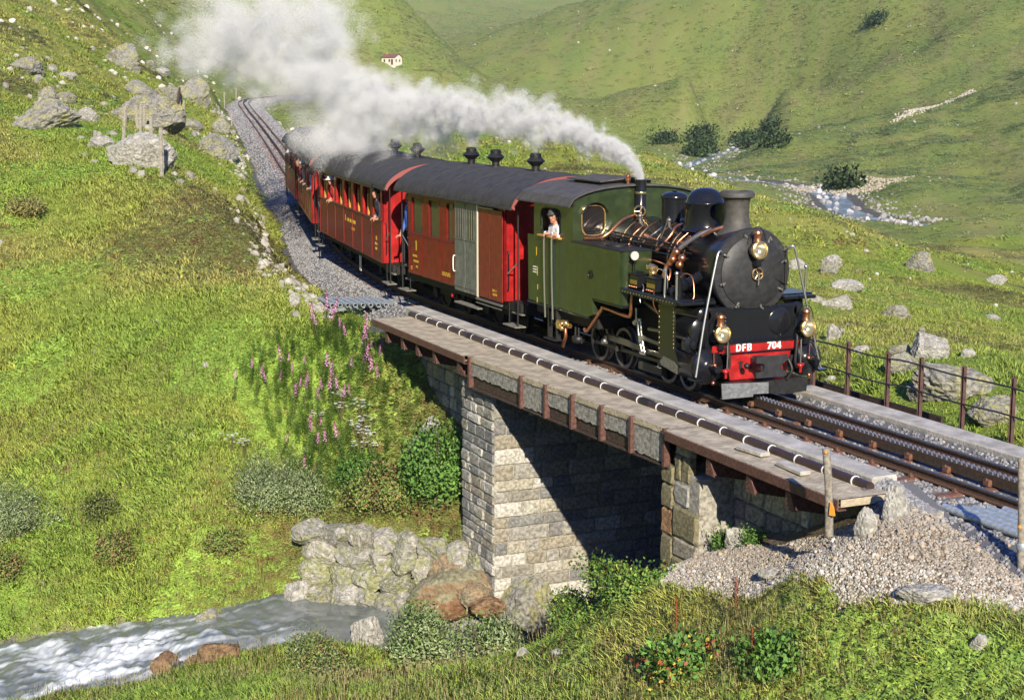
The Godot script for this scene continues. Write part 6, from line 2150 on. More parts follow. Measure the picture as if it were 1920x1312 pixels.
		r.seed = 5
		for row in [[-11.55, 1.20, 8, 0.05], [-11.5, 1.08, 8, 0.05], [-11.45, 0.96, 3, 0.05], [-9.62, 0.98, 7, 0.085], [-6.92, 0.94, 5, 0.05], [-6.9, 0.86, 6, 0.045], [-11.8, 0.93, 4, 0.03], [-11.8, 0.88, 4, 0.03]]:
			mb = MB.new()
			for k in row[2]:
				if r.randf() < 0.12: continue
				var h: float = row[3]
				mb.box(Vector3(X.call(row[0]) + (k - row[2] / 2.0) * h * 0.85, row[1], zz + (0.023 if row[0] < -8 else 0.049) * s), Vector3(h * 0.22, h, 0.004), 0.0)
				mb.box(Vector3(X.call(row[0]) + (k - row[2] / 2.0 + 0.25) * h * 0.85, row[1] + h * (0.35 if k % 2 else -0.35), zz + (0.023 if row[0] < -8 else 0.049) * s), Vector3(h * 0.4, h * 0.25, 0.004), 0.0)
			part(t, "yellow_writing", mb.mesh(M.yellow_paint)).set_meta("kind", "stuff")
		if s > 0:
			mb = MB.new()
			mb.ball(Vector3(X.call(-9.6), 0.52, 1.15), 0.06, 8)
			part(t, "red_tap", mb.mesh(M.red_paint))

func build_coach(called: String, label: String, xf: float, xr: float, windows: int, planked: bool, posts_red: bool) -> Node3D:
	var a := tp[track_index(xf)]
	var b := tp[track_index(xr)]
	var dirx := (a - b).normalized()
	var t := thing(called, label, "railway coach", (a + b) / 2.0)
	t.basis = Basis(dirx, Vector3.UP, dirx.cross(Vector3.UP)).orthonormalized()
	var L := a.distance_to(b)
	var hx := L / 2
	var fl := 0.77
	var gut := 2.62
	underframe(t, -hx - 0.4, hx + 0.4, fl, [-hx + 1.6, hx - 1.6])
	var seams := []
	for k in 8: seams.append(-hx + L * (k + 0.5) / 8.0)
	vehicle_roof(t, -hx - 0.62, hx + 0.72, gut, seams, M.arch_pink)
	for k in 3:
		if not planked: roof_vent(t, -hx + L * (0.2 + 0.3 * k), roof_y(0, gut))
	var sill := 1.78
	var top := 2.50
	for s in [1.0, -1.0]:
		end_wall(t, hx * s, s, gut, fl)
		platform(t, hx * s, s, gut, fl)
		var zz: float = 1.28 * s
		var pitch := L / windows
		for k in windows:
			var cx := -hx + pitch * (k + 0.5)
			var mb := MB.new()
			if planked:
				for q in 5:
					mb.box(Vector3(cx + pitch * (q - 2) / 5.0, (fl + sill) / 2, zz), Vector3(pitch / 5.0 - 0.012, sill - fl, 0.04), 0.006)
			else:
				mb.box(Vector3(cx, (fl + sill) / 2, zz), Vector3(pitch - 0.004, sill - fl, 0.04), 0.004)
			part(t, "side_panel", mb.mesh(M.coach_red))
		var mb := MB.new()
		mb.box(Vector3(0, (top + gut) / 2, zz), Vector3(L, gut - top, 0.04), 0.004)
		part(t, "cant_rail", mb.mesh(M.coach_red))
		for k in windows + 1:
			mb = MB.new()
			var cx := clampf(-hx + pitch * k, -hx + 0.06, hx - 0.06)
			mb.box(Vector3(cx, (sill + top) / 2, zz), Vector3(0.16 if k > 0 and k < windows else 0.12, top - sill, 0.05), 0.006)
			mb.box(Vector3(cx, (sill + top) / 2, zz - 0.07 * s), Vector3(0.10, top - sill, 0.1), 0.006)
			part(t, "window_post", mb.mesh(M.coach_red if not posts_red else M.red_paint))
			mb = MB.new()
			mb.box(Vector3(cx, (fl + sill) / 2, zz + 0.024 * s), Vector3(0.035, sill - fl, 0.012), 0.003)
			part(t, "batten", mb.mesh(mat("batten_red", Color(0.26, 0.026, 0.018), 0.3)))
			# window jambs painted bright red
			for e in [-0.115, 0.115]:
				if absf(cx + e) > hx: continue
				mb = MB.new()
				mb.box(Vector3(cx + e, (sill + top) / 2, zz - 0.01 * s), Vector3(0.05, top - sill, 0.06), 0.004)
				part(t, "jamb", mb.mesh(M.red_paint))
		mb = MB.new()
		mb.box(Vector3(0, sill + 0.012, zz + 0.015 * s), Vector3(L, 0.03, 0.07), 0.006)
		part(t, "sill", mb.mesh(M.coach_red))
		mb = MB.new()
		mb.box(Vector3(0, fl + 0.02, zz + 0.024 * s), Vector3(L, 0.05, 0.012), 0.003)
		part(t, "skirt_moulding", mb.mesh(M.coach_red))
		if not planked:
			# yellow lettering too small to read
			mb = MB.new()
			var r := RandomNumberGenerator.new()
			r.seed = 9
			for row in [[hx - 4.4, 1.50, 2, 0.16], [hx - 3.7, 1.47, 14, 0.09], [hx - 3.5, 1.28, 6, 0.07], [hx - 0.7, 1.32, 3, 0.09], [hx - 0.7, 1.18, 5, 0.06], [hx - 0.7, 1.06, 4, 0.06]]:
				for k in row[2]:
					if r.randf() < 0.1: continue
					var h: float = row[3]
					mb.box(Vector3(row[0] + (k - row[2] / 2.0) * h * 0.85, row[1], zz + 0.0225 * s), Vector3(h * 0.22, h, 0.005), 0.0)
					mb.box(Vector3(row[0] + (k - row[2] / 2.0 + 0.25) * h * 0.85, row[1] + h * (0.35 if k % 2 else -0.35), zz + 0.0225 * s), Vector3(h * 0.4, h * 0.25, 0.005), 0.0)
			part(t, "yellow_writing", mb.mesh(M.yellow_paint)).set_meta("kind", "stuff")
	# floor and varnished benches
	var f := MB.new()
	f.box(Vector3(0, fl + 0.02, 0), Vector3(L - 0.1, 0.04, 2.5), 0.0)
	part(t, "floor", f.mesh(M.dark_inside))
	for k in windows:
		for s in [1.0, -1.0]:
			var mb := MB.new()
			var cx := -hx + L * (k + 0.5) / windows - 0.28
			mb.box(Vector3(cx, 1.72, 0.80 * s), Vector3(0.05, 1.20, 0.84), 0.015)
			mb.box(Vector3(cx + 0.24, 1.24, 0.80 * s), Vector3(0.46, 0.05, 0.84), 0.015)
			part(t, "bench", mb.mesh(M.varnished_wood))
	# cream brake gear plate hanging below
	if not planked:
		var mb := MB.new()
		mb.box(Vector3(hx - 3.5, 0.42, 1.12), Vector3(0.2, 0.5, 0.03), 0.01)
		part(t, "sign_plate", mb.mesh(M.cream))
	return t

func build_train() -> void:
	build_engine()
	build_van()
	build_coach("passenger_coach", "red coach with large open windows next behind the baggage van", -14.05, -22.4, 7, false, false)
	build_coach("passenger_coach", "planked red coach with a wooden side third in the row of carriages", -24.6, -33.0, 7, true, false)
	build_coach("passenger_coach", "last coach of the train, with bright red window posts", -34.7, -43.2, 8, true, true)

# ---------------------------------------------------------------- grass and herbs
func blade_tuft(s: int, blades: int, spread: float, lean: float, wid: float) -> ArrayMesh:
	var r := RandomNumberGenerator.new()
	r.seed = s
	var mb := MB.new()
	mb.tint = true
	for k in blades:
		var a := r.randf() * TAU
		var p := Vector3(cos(a), 0, sin(a)) * spread * sqrt(r.randf())
		var h := r.randf_range(0.5, 1.0)
		var d := Vector3(r.randfn() * lean, 0, r.randfn() * lean) + p * 0.8
		var w := Vector3(-sin(a + r.randf()), 0, cos(a + r.randf())).normalized() * wid * r.randf_range(0.7, 1.3)
		var m := p + Vector3(0, h * 0.6, 0) + d * 0.35
		var t := p + Vector3(0, h, 0) + d
		var n := (Vector3(0, 0.75, 0) + w.cross(Vector3.UP).normalized() * (0.6 if r.randf() > 0.5 else -0.6)).normalized()
		var g := r.randf_range(0.75, 1.2)
		var c := Color(g, g, g)
		if r.randf() < 0.16: c = Color(g * 1.45, g * 1.15, g * 1.3)
		mb.col = c
		mb.tri(p - w, p + w, m + w * 0.8, n, n, n)
		mb.tri(p - w, m + w * 0.8, m - w * 0.8, n, n, n)
		mb.tri(m - w * 0.8, m + w * 0.8, t, n, n, n)
	return mb.mesh(M.leaf)

# small leaves in a low dome: heath, bilberry, herbs
func leaf_clump(s: int, leaves: int, size: float, flat_: float) -> ArrayMesh:
	var r := RandomNumberGenerator.new()
	r.seed = s
	var mb := MB.new()
	mb.tint = true
	for k in leaves:
		var d := Vector3(r.randfn(), absf(r.randfn()) * 0.8 + 0.1, r.randfn()).normalized()
		var p := d * Vector3(1, flat_, 1) * r.randf_range(0.55, 1.0)
		var u := (Vector3(r.randfn(), r.randfn() * 0.5 + 0.2, r.randfn()) + d * 0.6).normalized()
		var w := u.cross(d + Vector3(0.1, 0.2, 0.05)).normalized()
		var n := (d + Vector3(0, 0.6, 0) + u.cross(w) * 0.3).normalized()
		var g := r.randf_range(0.55, 1.3)
		mb.col = Color(g, g, g)
		var sz := size * r.randf_range(0.6, 1.3)
		mb.tri(p - u * sz, p + w * sz * 0.45, p + u * sz, n, n, n)
		mb.tri(p - u * sz, p + u * sz, p - w * sz * 0.45, n, n, n)
	return mb.mesh(M.leaf)

func in_view(x: float, z: float, slack: float) -> bool:
	var dx := x - 21.4
	var dz := z - 13.47
	var f := -0.9147 * dx - 0.4044 * dz
	var s := 0.40439 * dx - 0.91459 * dz
	return f > 5.0 and absf(s) < f * (0.335 + slack) + 2.0

func scatter_plants() -> void:
	var r := RandomNumberGenerator.new()
	r.seed = 404
	var kinds := [blade_tuft(1, 16, 0.30, 0.28, 0.035), blade_tuft(2, 20, 0.42, 0.42, 0.03), blade_tuft(3, 12, 0.25, 0.2, 0.04), leaf_clump(4, 70, 0.16, 0.55), leaf_clump(5, 40, 0.26, 0.45)]
	var where := [[], [], [], [], []]
	var cols := [[], [], [], [], []]
	# boxes: x0, x1, z0, z1, how many, size
	for bx in [[-3, 13, 2.4, 11, 42000, 0.12], [-17, -3, 2, 14, 56000, 0.145], [-46, -13, -4, 13, 62000, 0.19], [-34, 9, -30, -1.6, 62000, 0.13], [-110, -34, -60, 14, 64000, 0.30], [-240, -60, -210, -8, 50000, 0.6], [-480, -200, -330, -20, 70000, 0.95], [-1100, -330, -560, -30, 40000, 1.8]]:
		var size: float = bx[5]
		for q in bx[4]:
			var x := r.randf_range(bx[0], bx[1])
			var z := r.randf_range(bx[2], bx[3])
			if not in_view(x, z, 0.10): continue
			var k := 0
			if x > -220.0: k = cover(x, z)
			if k == 1 or k == 2 or k == 3: continue
			if k == 4 and r.randf() < 0.75: continue
			var c := grass_tone(x, z)
			var heath := n1.get_noise_2d(x * 0.45 + 50.0, z * 0.45)
			var patch := n1.get_noise_2d(x * 1.1 + 200.0, z * 1.1)
			var kind := r.randi() % 3
			var sc := size * r.randf_range(0.6, 1.25) * (1.0 + 0.8 * n1.get_noise_2d(x * 2.2 - 40.0, z * 2.2))
			var near_brook := x > -14.0 and x < 8.0 and z > 2.0 and ground_y(x, z) < -2.4
			if heath * 1.5 + 0.30 * r.randfn() > 0.34:
				kind = 3
				c = c.lerp(Color(0.15, 0.18, 0.05), 0.7 if size < 0.5 else 0.25)
				if r.randf() < 0.18 and size < 0.5: c = Color(0.19, 0.115, 0.05)
			elif (size < 0.13 and patch > 0.0 and r.randf() < 0.45) or (patch > 0.15 and r.randf() < 0.6 and x > -60.0 and (z > 1.5 or x < -20.0)) or (x > -13.6 and x < -5.5 and z > 2.0 and z < 5.2 - (x + 11.0) * 0.1 and r.randf() < 0.7):
				kind = 4
				c = c.lerp(Color(0.225, 0.375, 0.058), 0.75)
			elif near_brook and r.randf() < 0.5:
				c = c.lerp(Color(0.225, 0.36, 0.06), 0.7)
				sc *= 1.35
			if size >= 0.55 and kind < 3 and r.randf() < 0.6: kind = 3
			if size >= 0.55 and z < -120.0 and x > -290.0 and z - x * 0.2 < -80.0 and n1.get_noise_2d(x * 0.35, z * 0.35) > 0.12 and r.randf() < 0.5:
				c = Color(0.20, 0.27, 0.08)
				kind = 3
				sc *= 1.9
			var g := r.randf_range(0.75, 1.3) if size < 0.5 else r.randf_range(0.88, 1.15)
			c = Color(c.r * g * r.randf_range(0.92, 1.1), c.g * g, c.b * g)
			var y := ground_y(x, z)
			var hs := sc * (0.8 if kind < 3 else 0.7)
			if size >= 0.5: hs *= 0.4
			elif size >= 0.25: hs *= 0.7
			var gn := ground_n(x, z, maxf(0.3, size))
			var up := (Vector3.UP * 1.2 + gn).normalized()
			var side := up.cross(Vector3(cos(r.randf() * TAU), 0.0, sin(r.randf() * TAU))).normalized()
			where[kind].append(Transform3D(Basis(side * sc, up * hs, side.cross(up) * sc), Vector3(x, y - 0.02 * sc, z)))
			cols[kind].append(c)
	var names := ["grass", "grass", "grass", "heath", "herbs"]
	var labels := ["yellow-green mountain grass covering the slopes", "yellow-green mountain grass covering the slopes", "yellow-green mountain grass covering the slopes", "low dark heath shrubs spread over the slopes", "broad leaved green herbs among the grass"]
	for k in 5:
		many(names[k], kinds[k], where[k], cols[k], labels[k], ["grass", "grass", "grass", "heath", "herbs"][k])
	# straw coloured seed stalks standing above the turf
	var sk := MB.new()
	for q in 5:
		var o := Vector3(r.randfn(), 0, r.randfn()) * 0.25
		var tip := o * 1.6 + Vector3(r.randfn() * 0.15, r.randf_range(0.7, 1.1), r.randfn() * 0.15)
		sk.tri(o - Vector3(0.012, 0, 0.004), o + Vector3(0.012, 0, 0.004), tip, Vector3.UP, Vector3.UP, Vector3.UP)
		sk.tri(tip - Vector3(0.02, 0.14, 0), tip + Vector3(0.02, -0.14, 0), tip + Vector3(0, 0.08, 0), Vector3.UP, Vector3.UP, Vector3.UP)
	var sw := []
	var sc2 := []
	for q in 17000:
		var x := r.randf_range(-60, 12)
		var z := r.randf_range(-26, 13)
		if r.randf() < 0.6:
			x = r.randf_range(-16, 12)
			z = r.randf_range(2.2, 13)
		if not in_view(x, z, 0.08) or cover(x, z) != 0: continue
		if n1.get_noise_2d(x * 0.8 + 7.0, z * 0.8) < -0.02: continue
		sw.append(Transform3D(Basis(Vector3.UP, r.randf() * TAU).scaled(Vector3.ONE * r.randf_range(0.14, 0.36)), Vector3(x, ground_y(x, z), z)))
		var g := r.randf_range(0.7, 1.2)
		sc2.append(Color(0.50 * g, 0.44 * g, 0.19 * g) if r.randf() < 0.85 else Color(0.3 * g, 0.16 * g, 0.08 * g))
	many("grass_stalks", sk.mesh(M.leaf), sw, sc2, "dry straw coloured grass stalks standing above the turf", "grass")
	# small yellow and white meadow flowers
	var fm := MB.new()
	for e in 6:
		var a0 := TAU * e / 6.0
		var a1 := TAU * (e + 1) / 6.0
		fm.tri(Vector3(0, 0.2, 0), Vector3(cos(a0), 0, sin(a0)), Vector3(cos(a1), 0, sin(a1)), Vector3.UP, Vector3.UP, Vector3.UP)
	var fw := []
	var fc := []
	for q in 5000:
		var x := r.randf_range(-45, 12)
		var z := r.randf_range(-22, 13)
		if not in_view(x, z, 0.08) or cover(x, z) != 0: continue
		if n1.get_noise_2d(x * 0.6 + 31.0, z * 0.6) < 0.08: continue
		fw.append(Transform3D(Basis(Vector3(1, 0, 0), r.randf_range(-0.5, 0.3)).scaled(Vector3.ONE * r.randf_range(0.012, 0.022)), Vector3(x, ground_y(x, z) + r.randf_range(0.08, 0.16), z)))
		fc.append(Color(0.70, 0.55, 0.05) if r.randf() < 0.6 else Color(0.75, 0.74, 0.68))
	many("meadow_flowers", fm.mesh(M.leaf), fw, fc, "tiny yellow and white flowers dotted through the grass", "flowers")
	print("tufts ", where[0].size() + where[1].size() + where[2].size() + where[3].size() + where[4].size())

# ---------------------------------------------------------------- bushes
func bush(called: String, label: String, x: float, z: float, rx: float, ry: float, rz: float, leaves: int, leaf: float, tones: Array, sticks: int, s: int, narrow := 0.3, group := "") -> void:
	var r := RandomNumberGenerator.new()
	r.seed = s
	var t := thing(called, label, "shrub", Vector3(x, ground_y(x, z), z), 0.0, group)
	var nz := FastNoiseLite.new()
	nz.seed = s
	nz.frequency = 1.6
	var mb := MB.new()
	mb.tint = true
	# twig ends spread through the crown, each with a spray of leaves
	var n := leaves / 14
	var lobes := []
	for k in 7:
		var la := TAU * k / 7.0 + r.randf()
		var lr := 0.62 * sqrt(r.randf())
		lobes.append([Vector3(cos(la) * lr, r.randf_range(0.0, 0.45) * (1.0 - lr), sin(la) * lr), r.randf_range(0.38, 0.68)])
	for k in n:
		var lobe: Array = lobes[r.randi() % 7]
		var d := Vector3(r.randfn(), r.randf_range(-0.15, 1.0) * 1.1, r.randfn()).normalized()
		var bulge := 1.0 + 0.4 * nz.get_noise_3dv(d * 1.5) + 0.3 * nz.get_noise_3dv(d * 4.0) + (0.35 * r.randf() if r.randf() < 0.15 else 0.0)
		var rad := pow(r.randf(), 0.35) * bulge
		var q0: Vector3 = (lobe[0] as Vector3) + Vector3(d.x, maxf(d.y, -0.05), d.z) * rad * float(lobe[1])
		var e := Vector3(q0.x * rx, q0.y * ry, q0.z * rz)
		e.y += ry * 0.12
		e.y = maxf(e.y, 0.02 + (ground_y(x + e.x, z + e.z) - t.position.y))
		var base: Color = tones[r.randi() % tones.size()]
		base = base * r.randf_range(0.65, 1.25)
		var dir := (d + Vector3(r.randfn() * 0.4, 0.5, r.randfn() * 0.4)).normalized()
		for q in 14:
			var p := e + Vector3(r.randfn(), r.randfn(), r.randfn()) * leaf * 1.5
			var u := (dir + Vector3(r.randfn(), r.randfn(), r.randfn()) * 0.7).normalized()
			var w := u.cross(Vector3(r.randfn(), r.randfn(), r.randfn())).normalized()
			var nn := (u.cross(w) * (1.0 if u.cross(w).dot(d + Vector3.UP * 0.5) > 0 else -1.0) + d * 0.7 + Vector3.UP * 0.3).normalized()
			var g := r.randf_range(0.8, 1.25)
			mb.col = Color(base.r * g, base.g * g, base.b * g)
			var l := leaf * r.randf_range(0.7, 1.25)
			mb.tri(p, p + u * l * 0.5 + w * l * narrow, p + u * l, nn, nn, nn)
			mb.tri(p, p + u * l, p + u * l * 0.5 - w * l * narrow, nn, nn, nn)
	part(t, "foliage", mb.mesh(M.leaf))
	if sticks > 0:
		var st := MB.new()
		for k in sticks:
			var a := r.randf() * TAU
			var o := Vector3(cos(a) * rx, 0, sin(a) * rz)
			st.tube(curve([Vector3(o.x * 0.15, -0.1, o.z * 0.15), Vector3(o.x * 0.4, ry * r.randf_range(0.2, 0.4), o.z * 0.4), Vector3(o.x * 0.8, ry * r.randf_range(0.35, 0.9), o.z * 0.8)], 3), 0.014 * maxf(rx, 0.6), 5, 0.004)
		part(t, "branches", st.mesh(M.get("bark") if M.has("bark") else mat("bark", Color(0.13, 0.10, 0.075), 0.9)))

func build_bushes() -> void:
	var sage := [Color(0.213, 0.274, 0.126), Color(0.253, 0.304, 0.162), Color(0.172, 0.234, 0.091)]
	var dark := [Color(0.091, 0.193, 0.041), Color(0.122, 0.244, 0.045), Color(0.081, 0.153, 0.036)]
	var rhodo := [Color(0.143, 0.213, 0.049), Color(0.172, 0.224, 0.060), Color(0.274, 0.172, 0.081), Color(0.122, 0.172, 0.045)]
	bush("willow_bush", "large rounded grey-green willow bush left of the boulder wall", -9.3, 5.15, 1.3, 1.25, 1.0, 16000, 0.065, sage, 14, 21, 0.16)
	bush("alder_bush", "dark green bush against the left stone abutment", -6.55, 2.75, 0.95, 1.75, 0.65, 12000, 0.085, dark, 18, 22, 0.26)
	bush("alder_bush", "brownish low bush between the rounded willow and the dark bush", -7.5, 3.6, 1.15, 0.95, 0.6, 11000, 0.06, rhodo, 26, 23, 0.28)
	bush("alder_bush", "fresh green leafy bush above the brownish bush under the fireweed", -8.5, 3.6, 1.15, 0.8, 0.6, 8000, 0.06, dark, 8, 24, 0.28)
	bush("willow_bush", "grey-green willow bush cut by the left edge of the picture", -11.9, 10.4, 1.15, 1.15, 0.9, 8000, 0.06, sage, 8, 25, 0.16)
	bush("willow_bush", "tall leafy willow in front of the big rusty boulder", -2.75, 4.5, 0.85, 1.15, 0.55, 6200, 0.075, sage + [Color(0.143, 0.244, 0.060)], 18, 26, 0.2)
	bush("willow_bush", "leafy willow below the leaning stone slab by the abutment", -2.2, 3.35, 0.8, 1.1, 0.5, 5400, 0.075, sage + [Color(0.143, 0.244, 0.060)], 16, 27, 0.2)
	bush("willow_bush", "low creeping willow along the near shore of the brook", -3.2, 6.2, 1.4, 0.5, 0.5, 6500, 0.055, sage + rhodo, 6, 28, 0.22)
	bush("heather_bush", "dark heather bush with bare twigs on the far bank left of the willow", -11.2, 8.6, 0.5, 0.5, 0.4, 3200, 0.05, [Color(0.091, 0.122, 0.041), Color(0.143, 0.172, 0.050)], 20, 29, 0.3)
	bush("heather_bush", "low alpine rose patch on the bank above the water", -10.0, 8.5, 0.75, 0.55, 0.55, 5200, 0.05, rhodo, 8, 30, 0.3)
	bush("heather_bush", "low alpine rose patch at the left edge above the water", -10.9, 10.6, 0.6, 0.5, 0.5, 3600, 0.05, rhodo, 6, 31, 0.3)
	bush("heather_bush", "small twiggy bush between the willow and the water", -8.9, 6.5, 0.5, 0.5, 0.4, 3000, 0.05, rhodo, 22, 32, 0.3)
	bush("heather_bush", "low leafy bush on the bank below the right abutment", 2.75, 3.45, 1.0, 0.4, 0.5, 6500, 0.05, dark + [Color(0.244, 0.284, 0.060)], 6, 33, 0.3)
	bush("heather_bush", "low leafy bush sloping down to the dark water under the arch", 1.5, 3.5, 1.0, 0.45, 0.5, 6500, 0.05, dark + [Color(0.244, 0.284, 0.060)], 6, 34, 0.3)
	bush("grass_bush", "tuft of green plants on the pale stone above the heap", 3.5, 2.3, 0.16, 0.26, 0.14, 900, 0.05, dark, 0, 35, 0.2)
	bush("grass_bush", "small green tuft right of the pale stone above the heap", 4.15, 2.25, 0.14, 0.18, 0.12, 600, 0.05, dark, 0, 36, 0.2)
	bush("dock_plant", "broad leaved dock plants with yellow and red leaves in the near grass", 6.2, 4.55, 0.6, 0.3, 0.4, 2600, 0.075, dark + dark + [Color(0.406, 0.344, 0.060), Color(0.325, 0.101, 0.060)], 0, 37, 0.3)
	bush("dock_plant", "broad leaved green plants under the gravel heap", 7.6, 4.2, 0.45, 0.26, 0.3, 1800, 0.07, dark, 0, 38, 0.3)
	bush("heather_bush", "olive heather hump at the left edge below the fence posts", -27.5, 8.0, 1.0, 0.5, 0.7, 3600, 0.07, [Color(0.162, 0.172, 0.060), Color(0.224, 0.203, 0.071)], 0, 39, 0.3)
	# dark alders far off along the river
	var g := "dark bushes along the river"
	var far := [[-359, -213, 4.5, 3.6, "left of the two big clumps above the river bend"], [-345, -222, 3.0, 2.4, "paler one just above the left clump"], [-366, -233, 6.0, 4.6, "largest dark clump right behind the chimney smoke line"], [-309, -182, 2.8, 2.8, "standing alone by the upper water"], [-346, -228, 2.0, 2.0, "up the slope from the large clump"], [-186.5, -137, 1.9, 1.9, "on the eroded bank beside the lower river"], [-267, -177, 2.2, 1.2, "low and long on the far shore"], [-362, -203, 3.4, 1.6, "low one at the foot of the slope"], [-328, -196, 2.2, 1.6, "between the two patches of water"], [-396, -300, 3.5, 1.6, "high on the slope near the top edge"]]
	for k in far.size():
		var f: Array = far[k]
		bush("far_bush", "dark green bush far off, " + str(f[4]), f[0], f[1], f[2], f[3], f[2] * 0.8, 1400, 0.75, [Color(0.035, 0.062, 0.022), Color(0.045, 0.075, 0.026)], 0, 50 + k, 0.35, g)

# ---------------------------------------------------------------- flowers
func build_flowers() -> void:
	var r := RandomNumberGenerator.new()
	r.seed = 88
	# one fireweed: stem, narrow leaves, flower spike
	var variants := []
	for v in 4:
		var st := MB.new()
		st.tube(curve([Vector3(0, -0.05, 0), Vector3(0.01, 0.4, 0.015 * v), Vector3(0.03, 0.75, 0.0), Vector3(0.05, 1.0, 0.01)], 4), 0.008, 5, 0.003)
		var lf := MB.new()
		lf.tint = true
		for k in 46:
			var h := 0.08 + 0.6 * k / 46.0
			var a := 2.4 * k
			var u := Vector3(cos(a), r.randf_range(0.1, 0.6), sin(a)).normalized()
			var w := u.cross(Vector3.UP).normalized() * 0.013
			var l := 0.13 * (1.0 - 0.4 * h) * r.randf_range(0.7, 1.2)
			var p := Vector3(0.02 * h, h, 0)
			var g := r.randf_range(0.8, 1.2)
			lf.col = Color(0.135 * g, 0.245 * g, 0.045 * g)
			var nn := (Vector3.UP + u * 0.2).normalized()
			lf.tri(p, p + u * l * 0.5 + w, p + u * l - Vector3(0, 0.02, 0), nn, nn, nn)
			lf.tri(p, p + u * l - Vector3(0, 0.02, 0), p + u * l * 0.5 - w, nn, nn, nn)
		var fl := MB.new()
		fl.tint = true
		for k in 32:
			var h := 0.66 + 0.34 * k / 32.0 + r.randf_range(-0.012, 0.012)
			var a := 2.4 * k + v
			var rad := 0.058 * (1.10 - (h - 0.66) / 0.34) * r.randf_range(0.6, 1.15)
			var u := Vector3(cos(a), 0.15, sin(a)).normalized()
			var p := Vector3(0.045, h, 0.01) + u * rad
			var g := r.randf_range(0.75, 1.25)
			fl.col = Color(0.62 * g, 0.28 * g, 0.56 * g) if h < 0.93 else Color(0.36, 0.10, 0.22)
			var q := 0.021
			var w := u.cross(Vector3.UP).normalized()
			for e in 2:
				var w2 := w if e == 0 else u.cross(w).normalized()
				fl.tri(p - w2 * q, p + u * q * 0.8 + w.cross(u) * q * 0.4, p + w2 * q, u, u, u)
				fl.tri(p - w2 * q, p - u * q * 0.3 - w.cross(u) * q * 0.5, p + w2 * q, u, u, u)
		variants.append([st.mesh(mat("stem", Color(0.12, 0.10, 0.04), 0.8)), lf.mesh(M.leaf), fl.mesh(M.leaf)])
	var spots := [Vector2(-12.28, 5.42), Vector2(-12.49, 4.98), Vector2(-12.27, 4.92), Vector2(-12.11, 4.48), Vector2(-12.19, 4.27), Vector2(-12.40, 4.08), Vector2(-12.12, 4.10), Vector2(-12.21, 3.76), Vector2(-11.78, 4.14), Vector2(-11.69, 3.83), Vector2(-11.42, 4.31), Vector2(-10.88, 4.20), Vector2(-10.57, 4.14), Vector2(-10.54, 3.97), Vector2(-10.34, 4.15), Vector2(-10.57, 4.83), Vector2(-9.93, 4.12), Vector2(-9.71, 3.99), Vector2(-11.28, 3.63), Vector2(-11.22, 3.42), Vector2(-10.82, 3.40), Vector2(-10.87, 3.61), Vector2(-10.55, 3.41), Vector2(-10.36, 3.24)]
	spots.append_array([Vector2(-11.66, 3.55), Vector2(-11.04, 3.05), Vector2(-10.72, 2.90), Vector2(-10.37, 2.96), Vector2(-10.68, 2.79), Vector2(-10.08, 2.83), Vector2(-9.90, 2.75), Vector2(-10.16, 2.63), Vector2(-10.09, 2.47), Vector2(-11.14, 2.78), Vector2(-11.01, 2.69), Vector2(-10.56, 2.68), Vector2(-10.33, 2.53), Vector2(-11.98, 2.84), Vector2(-13.14, 3.19), Vector2(-13.24, 2.96), Vector2(-12.87, 2.97), Vector2(-13.15, 2.68), Vector2(-12.56, 2.81), Vector2(-13.00, 3.17), Vector2(-9.40, 4.57), Vector2(-9.44, 3.71), Vector2(-11.5, 4.0), Vector2(-11.0, 3.8), Vector2(-12.05, 4.6), Vector2(-13.05, 2.85)])
	for k in spots.size():
		var p: Vector2 = spots[k]
		var h := r.randf_range(0.6, 1.1)
		var clump := "in the topmost clump beside the zinc tubes" if p.x < -12.5 and p.y < 3.4 else "at the left end of the stand on the bank" if p.x < -12.0 else "close under the walkway's left edge" if p.y < 3.0 else "lowest in the stand above the willow" if p.x > -10.6 and p.y > 3.9 else "in the middle of the stand on the bank"
		var t := thing("fireweed", "purple flowering fireweed " + clump, "flower", Vector3(p.x, ground_y(p.x, p.y), p.y), r.randf() * TAU, "fireweed stems on the bank")
		t.scale = Vector3.ONE * h
		t.rotation.x = r.randfn() * 0.13
		t.rotation.z = r.randfn() * 0.13
		var v: Array = variants[k % 4]
		part(t, "stem", v[0])
		part(t, "leaves", v[1])
		part(t, "flower_spike", v[2])
	# leafy stems without flowers thicken the stand
	var ws := []
	var cs := []
	for k in 420:
		var x := r.randf_range(-13.4, -8.6)
		var z := r.randf_range(2.25, 4.9) - (x + 11.0) * 0.10
		if cover(x, z) != 0: continue
		ws.append(Transform3D(Basis(Vector3.UP, r.randf() * TAU).scaled(Vector3.ONE * r.randf_range(0.5, 0.95)), Vector3(x, ground_y(x, z), z)))
		var g := r.randf_range(0.7, 1.25)
		cs.append(Color(g, g, g * 0.9))
	many("fireweed_leaves", variants[0][1], ws, cs, "narrow leaved green stems filling the fireweed stand", "plants")
	# white yarrow
	var ym := MB.new()
	ym.tint = true
	for q in 9:
		var c := Vector3(r.randfn() * 0.10, r.randf_range(-0.06, 0.06), r.randfn() * 0.10)
		for e in 7:
			var p := c + Vector3(r.randfn() * 0.018, r.randf() * 0.008, r.randfn() * 0.018)
			ym.col = Color(0.80, 0.80, 0.76)
			for w in 3:
				var a := TAU * w / 3.0
				var b := TAU * (w + 1) / 3.0
				ym.tri(p + Vector3(0, 0.006, 0), p + Vector3(cos(a), 0, sin(a)) * 0.022, p + Vector3(cos(b), 0, sin(b)) * 0.022, Vector3.UP, Vector3.UP, Vector3.UP)
	var yst := MB.new()
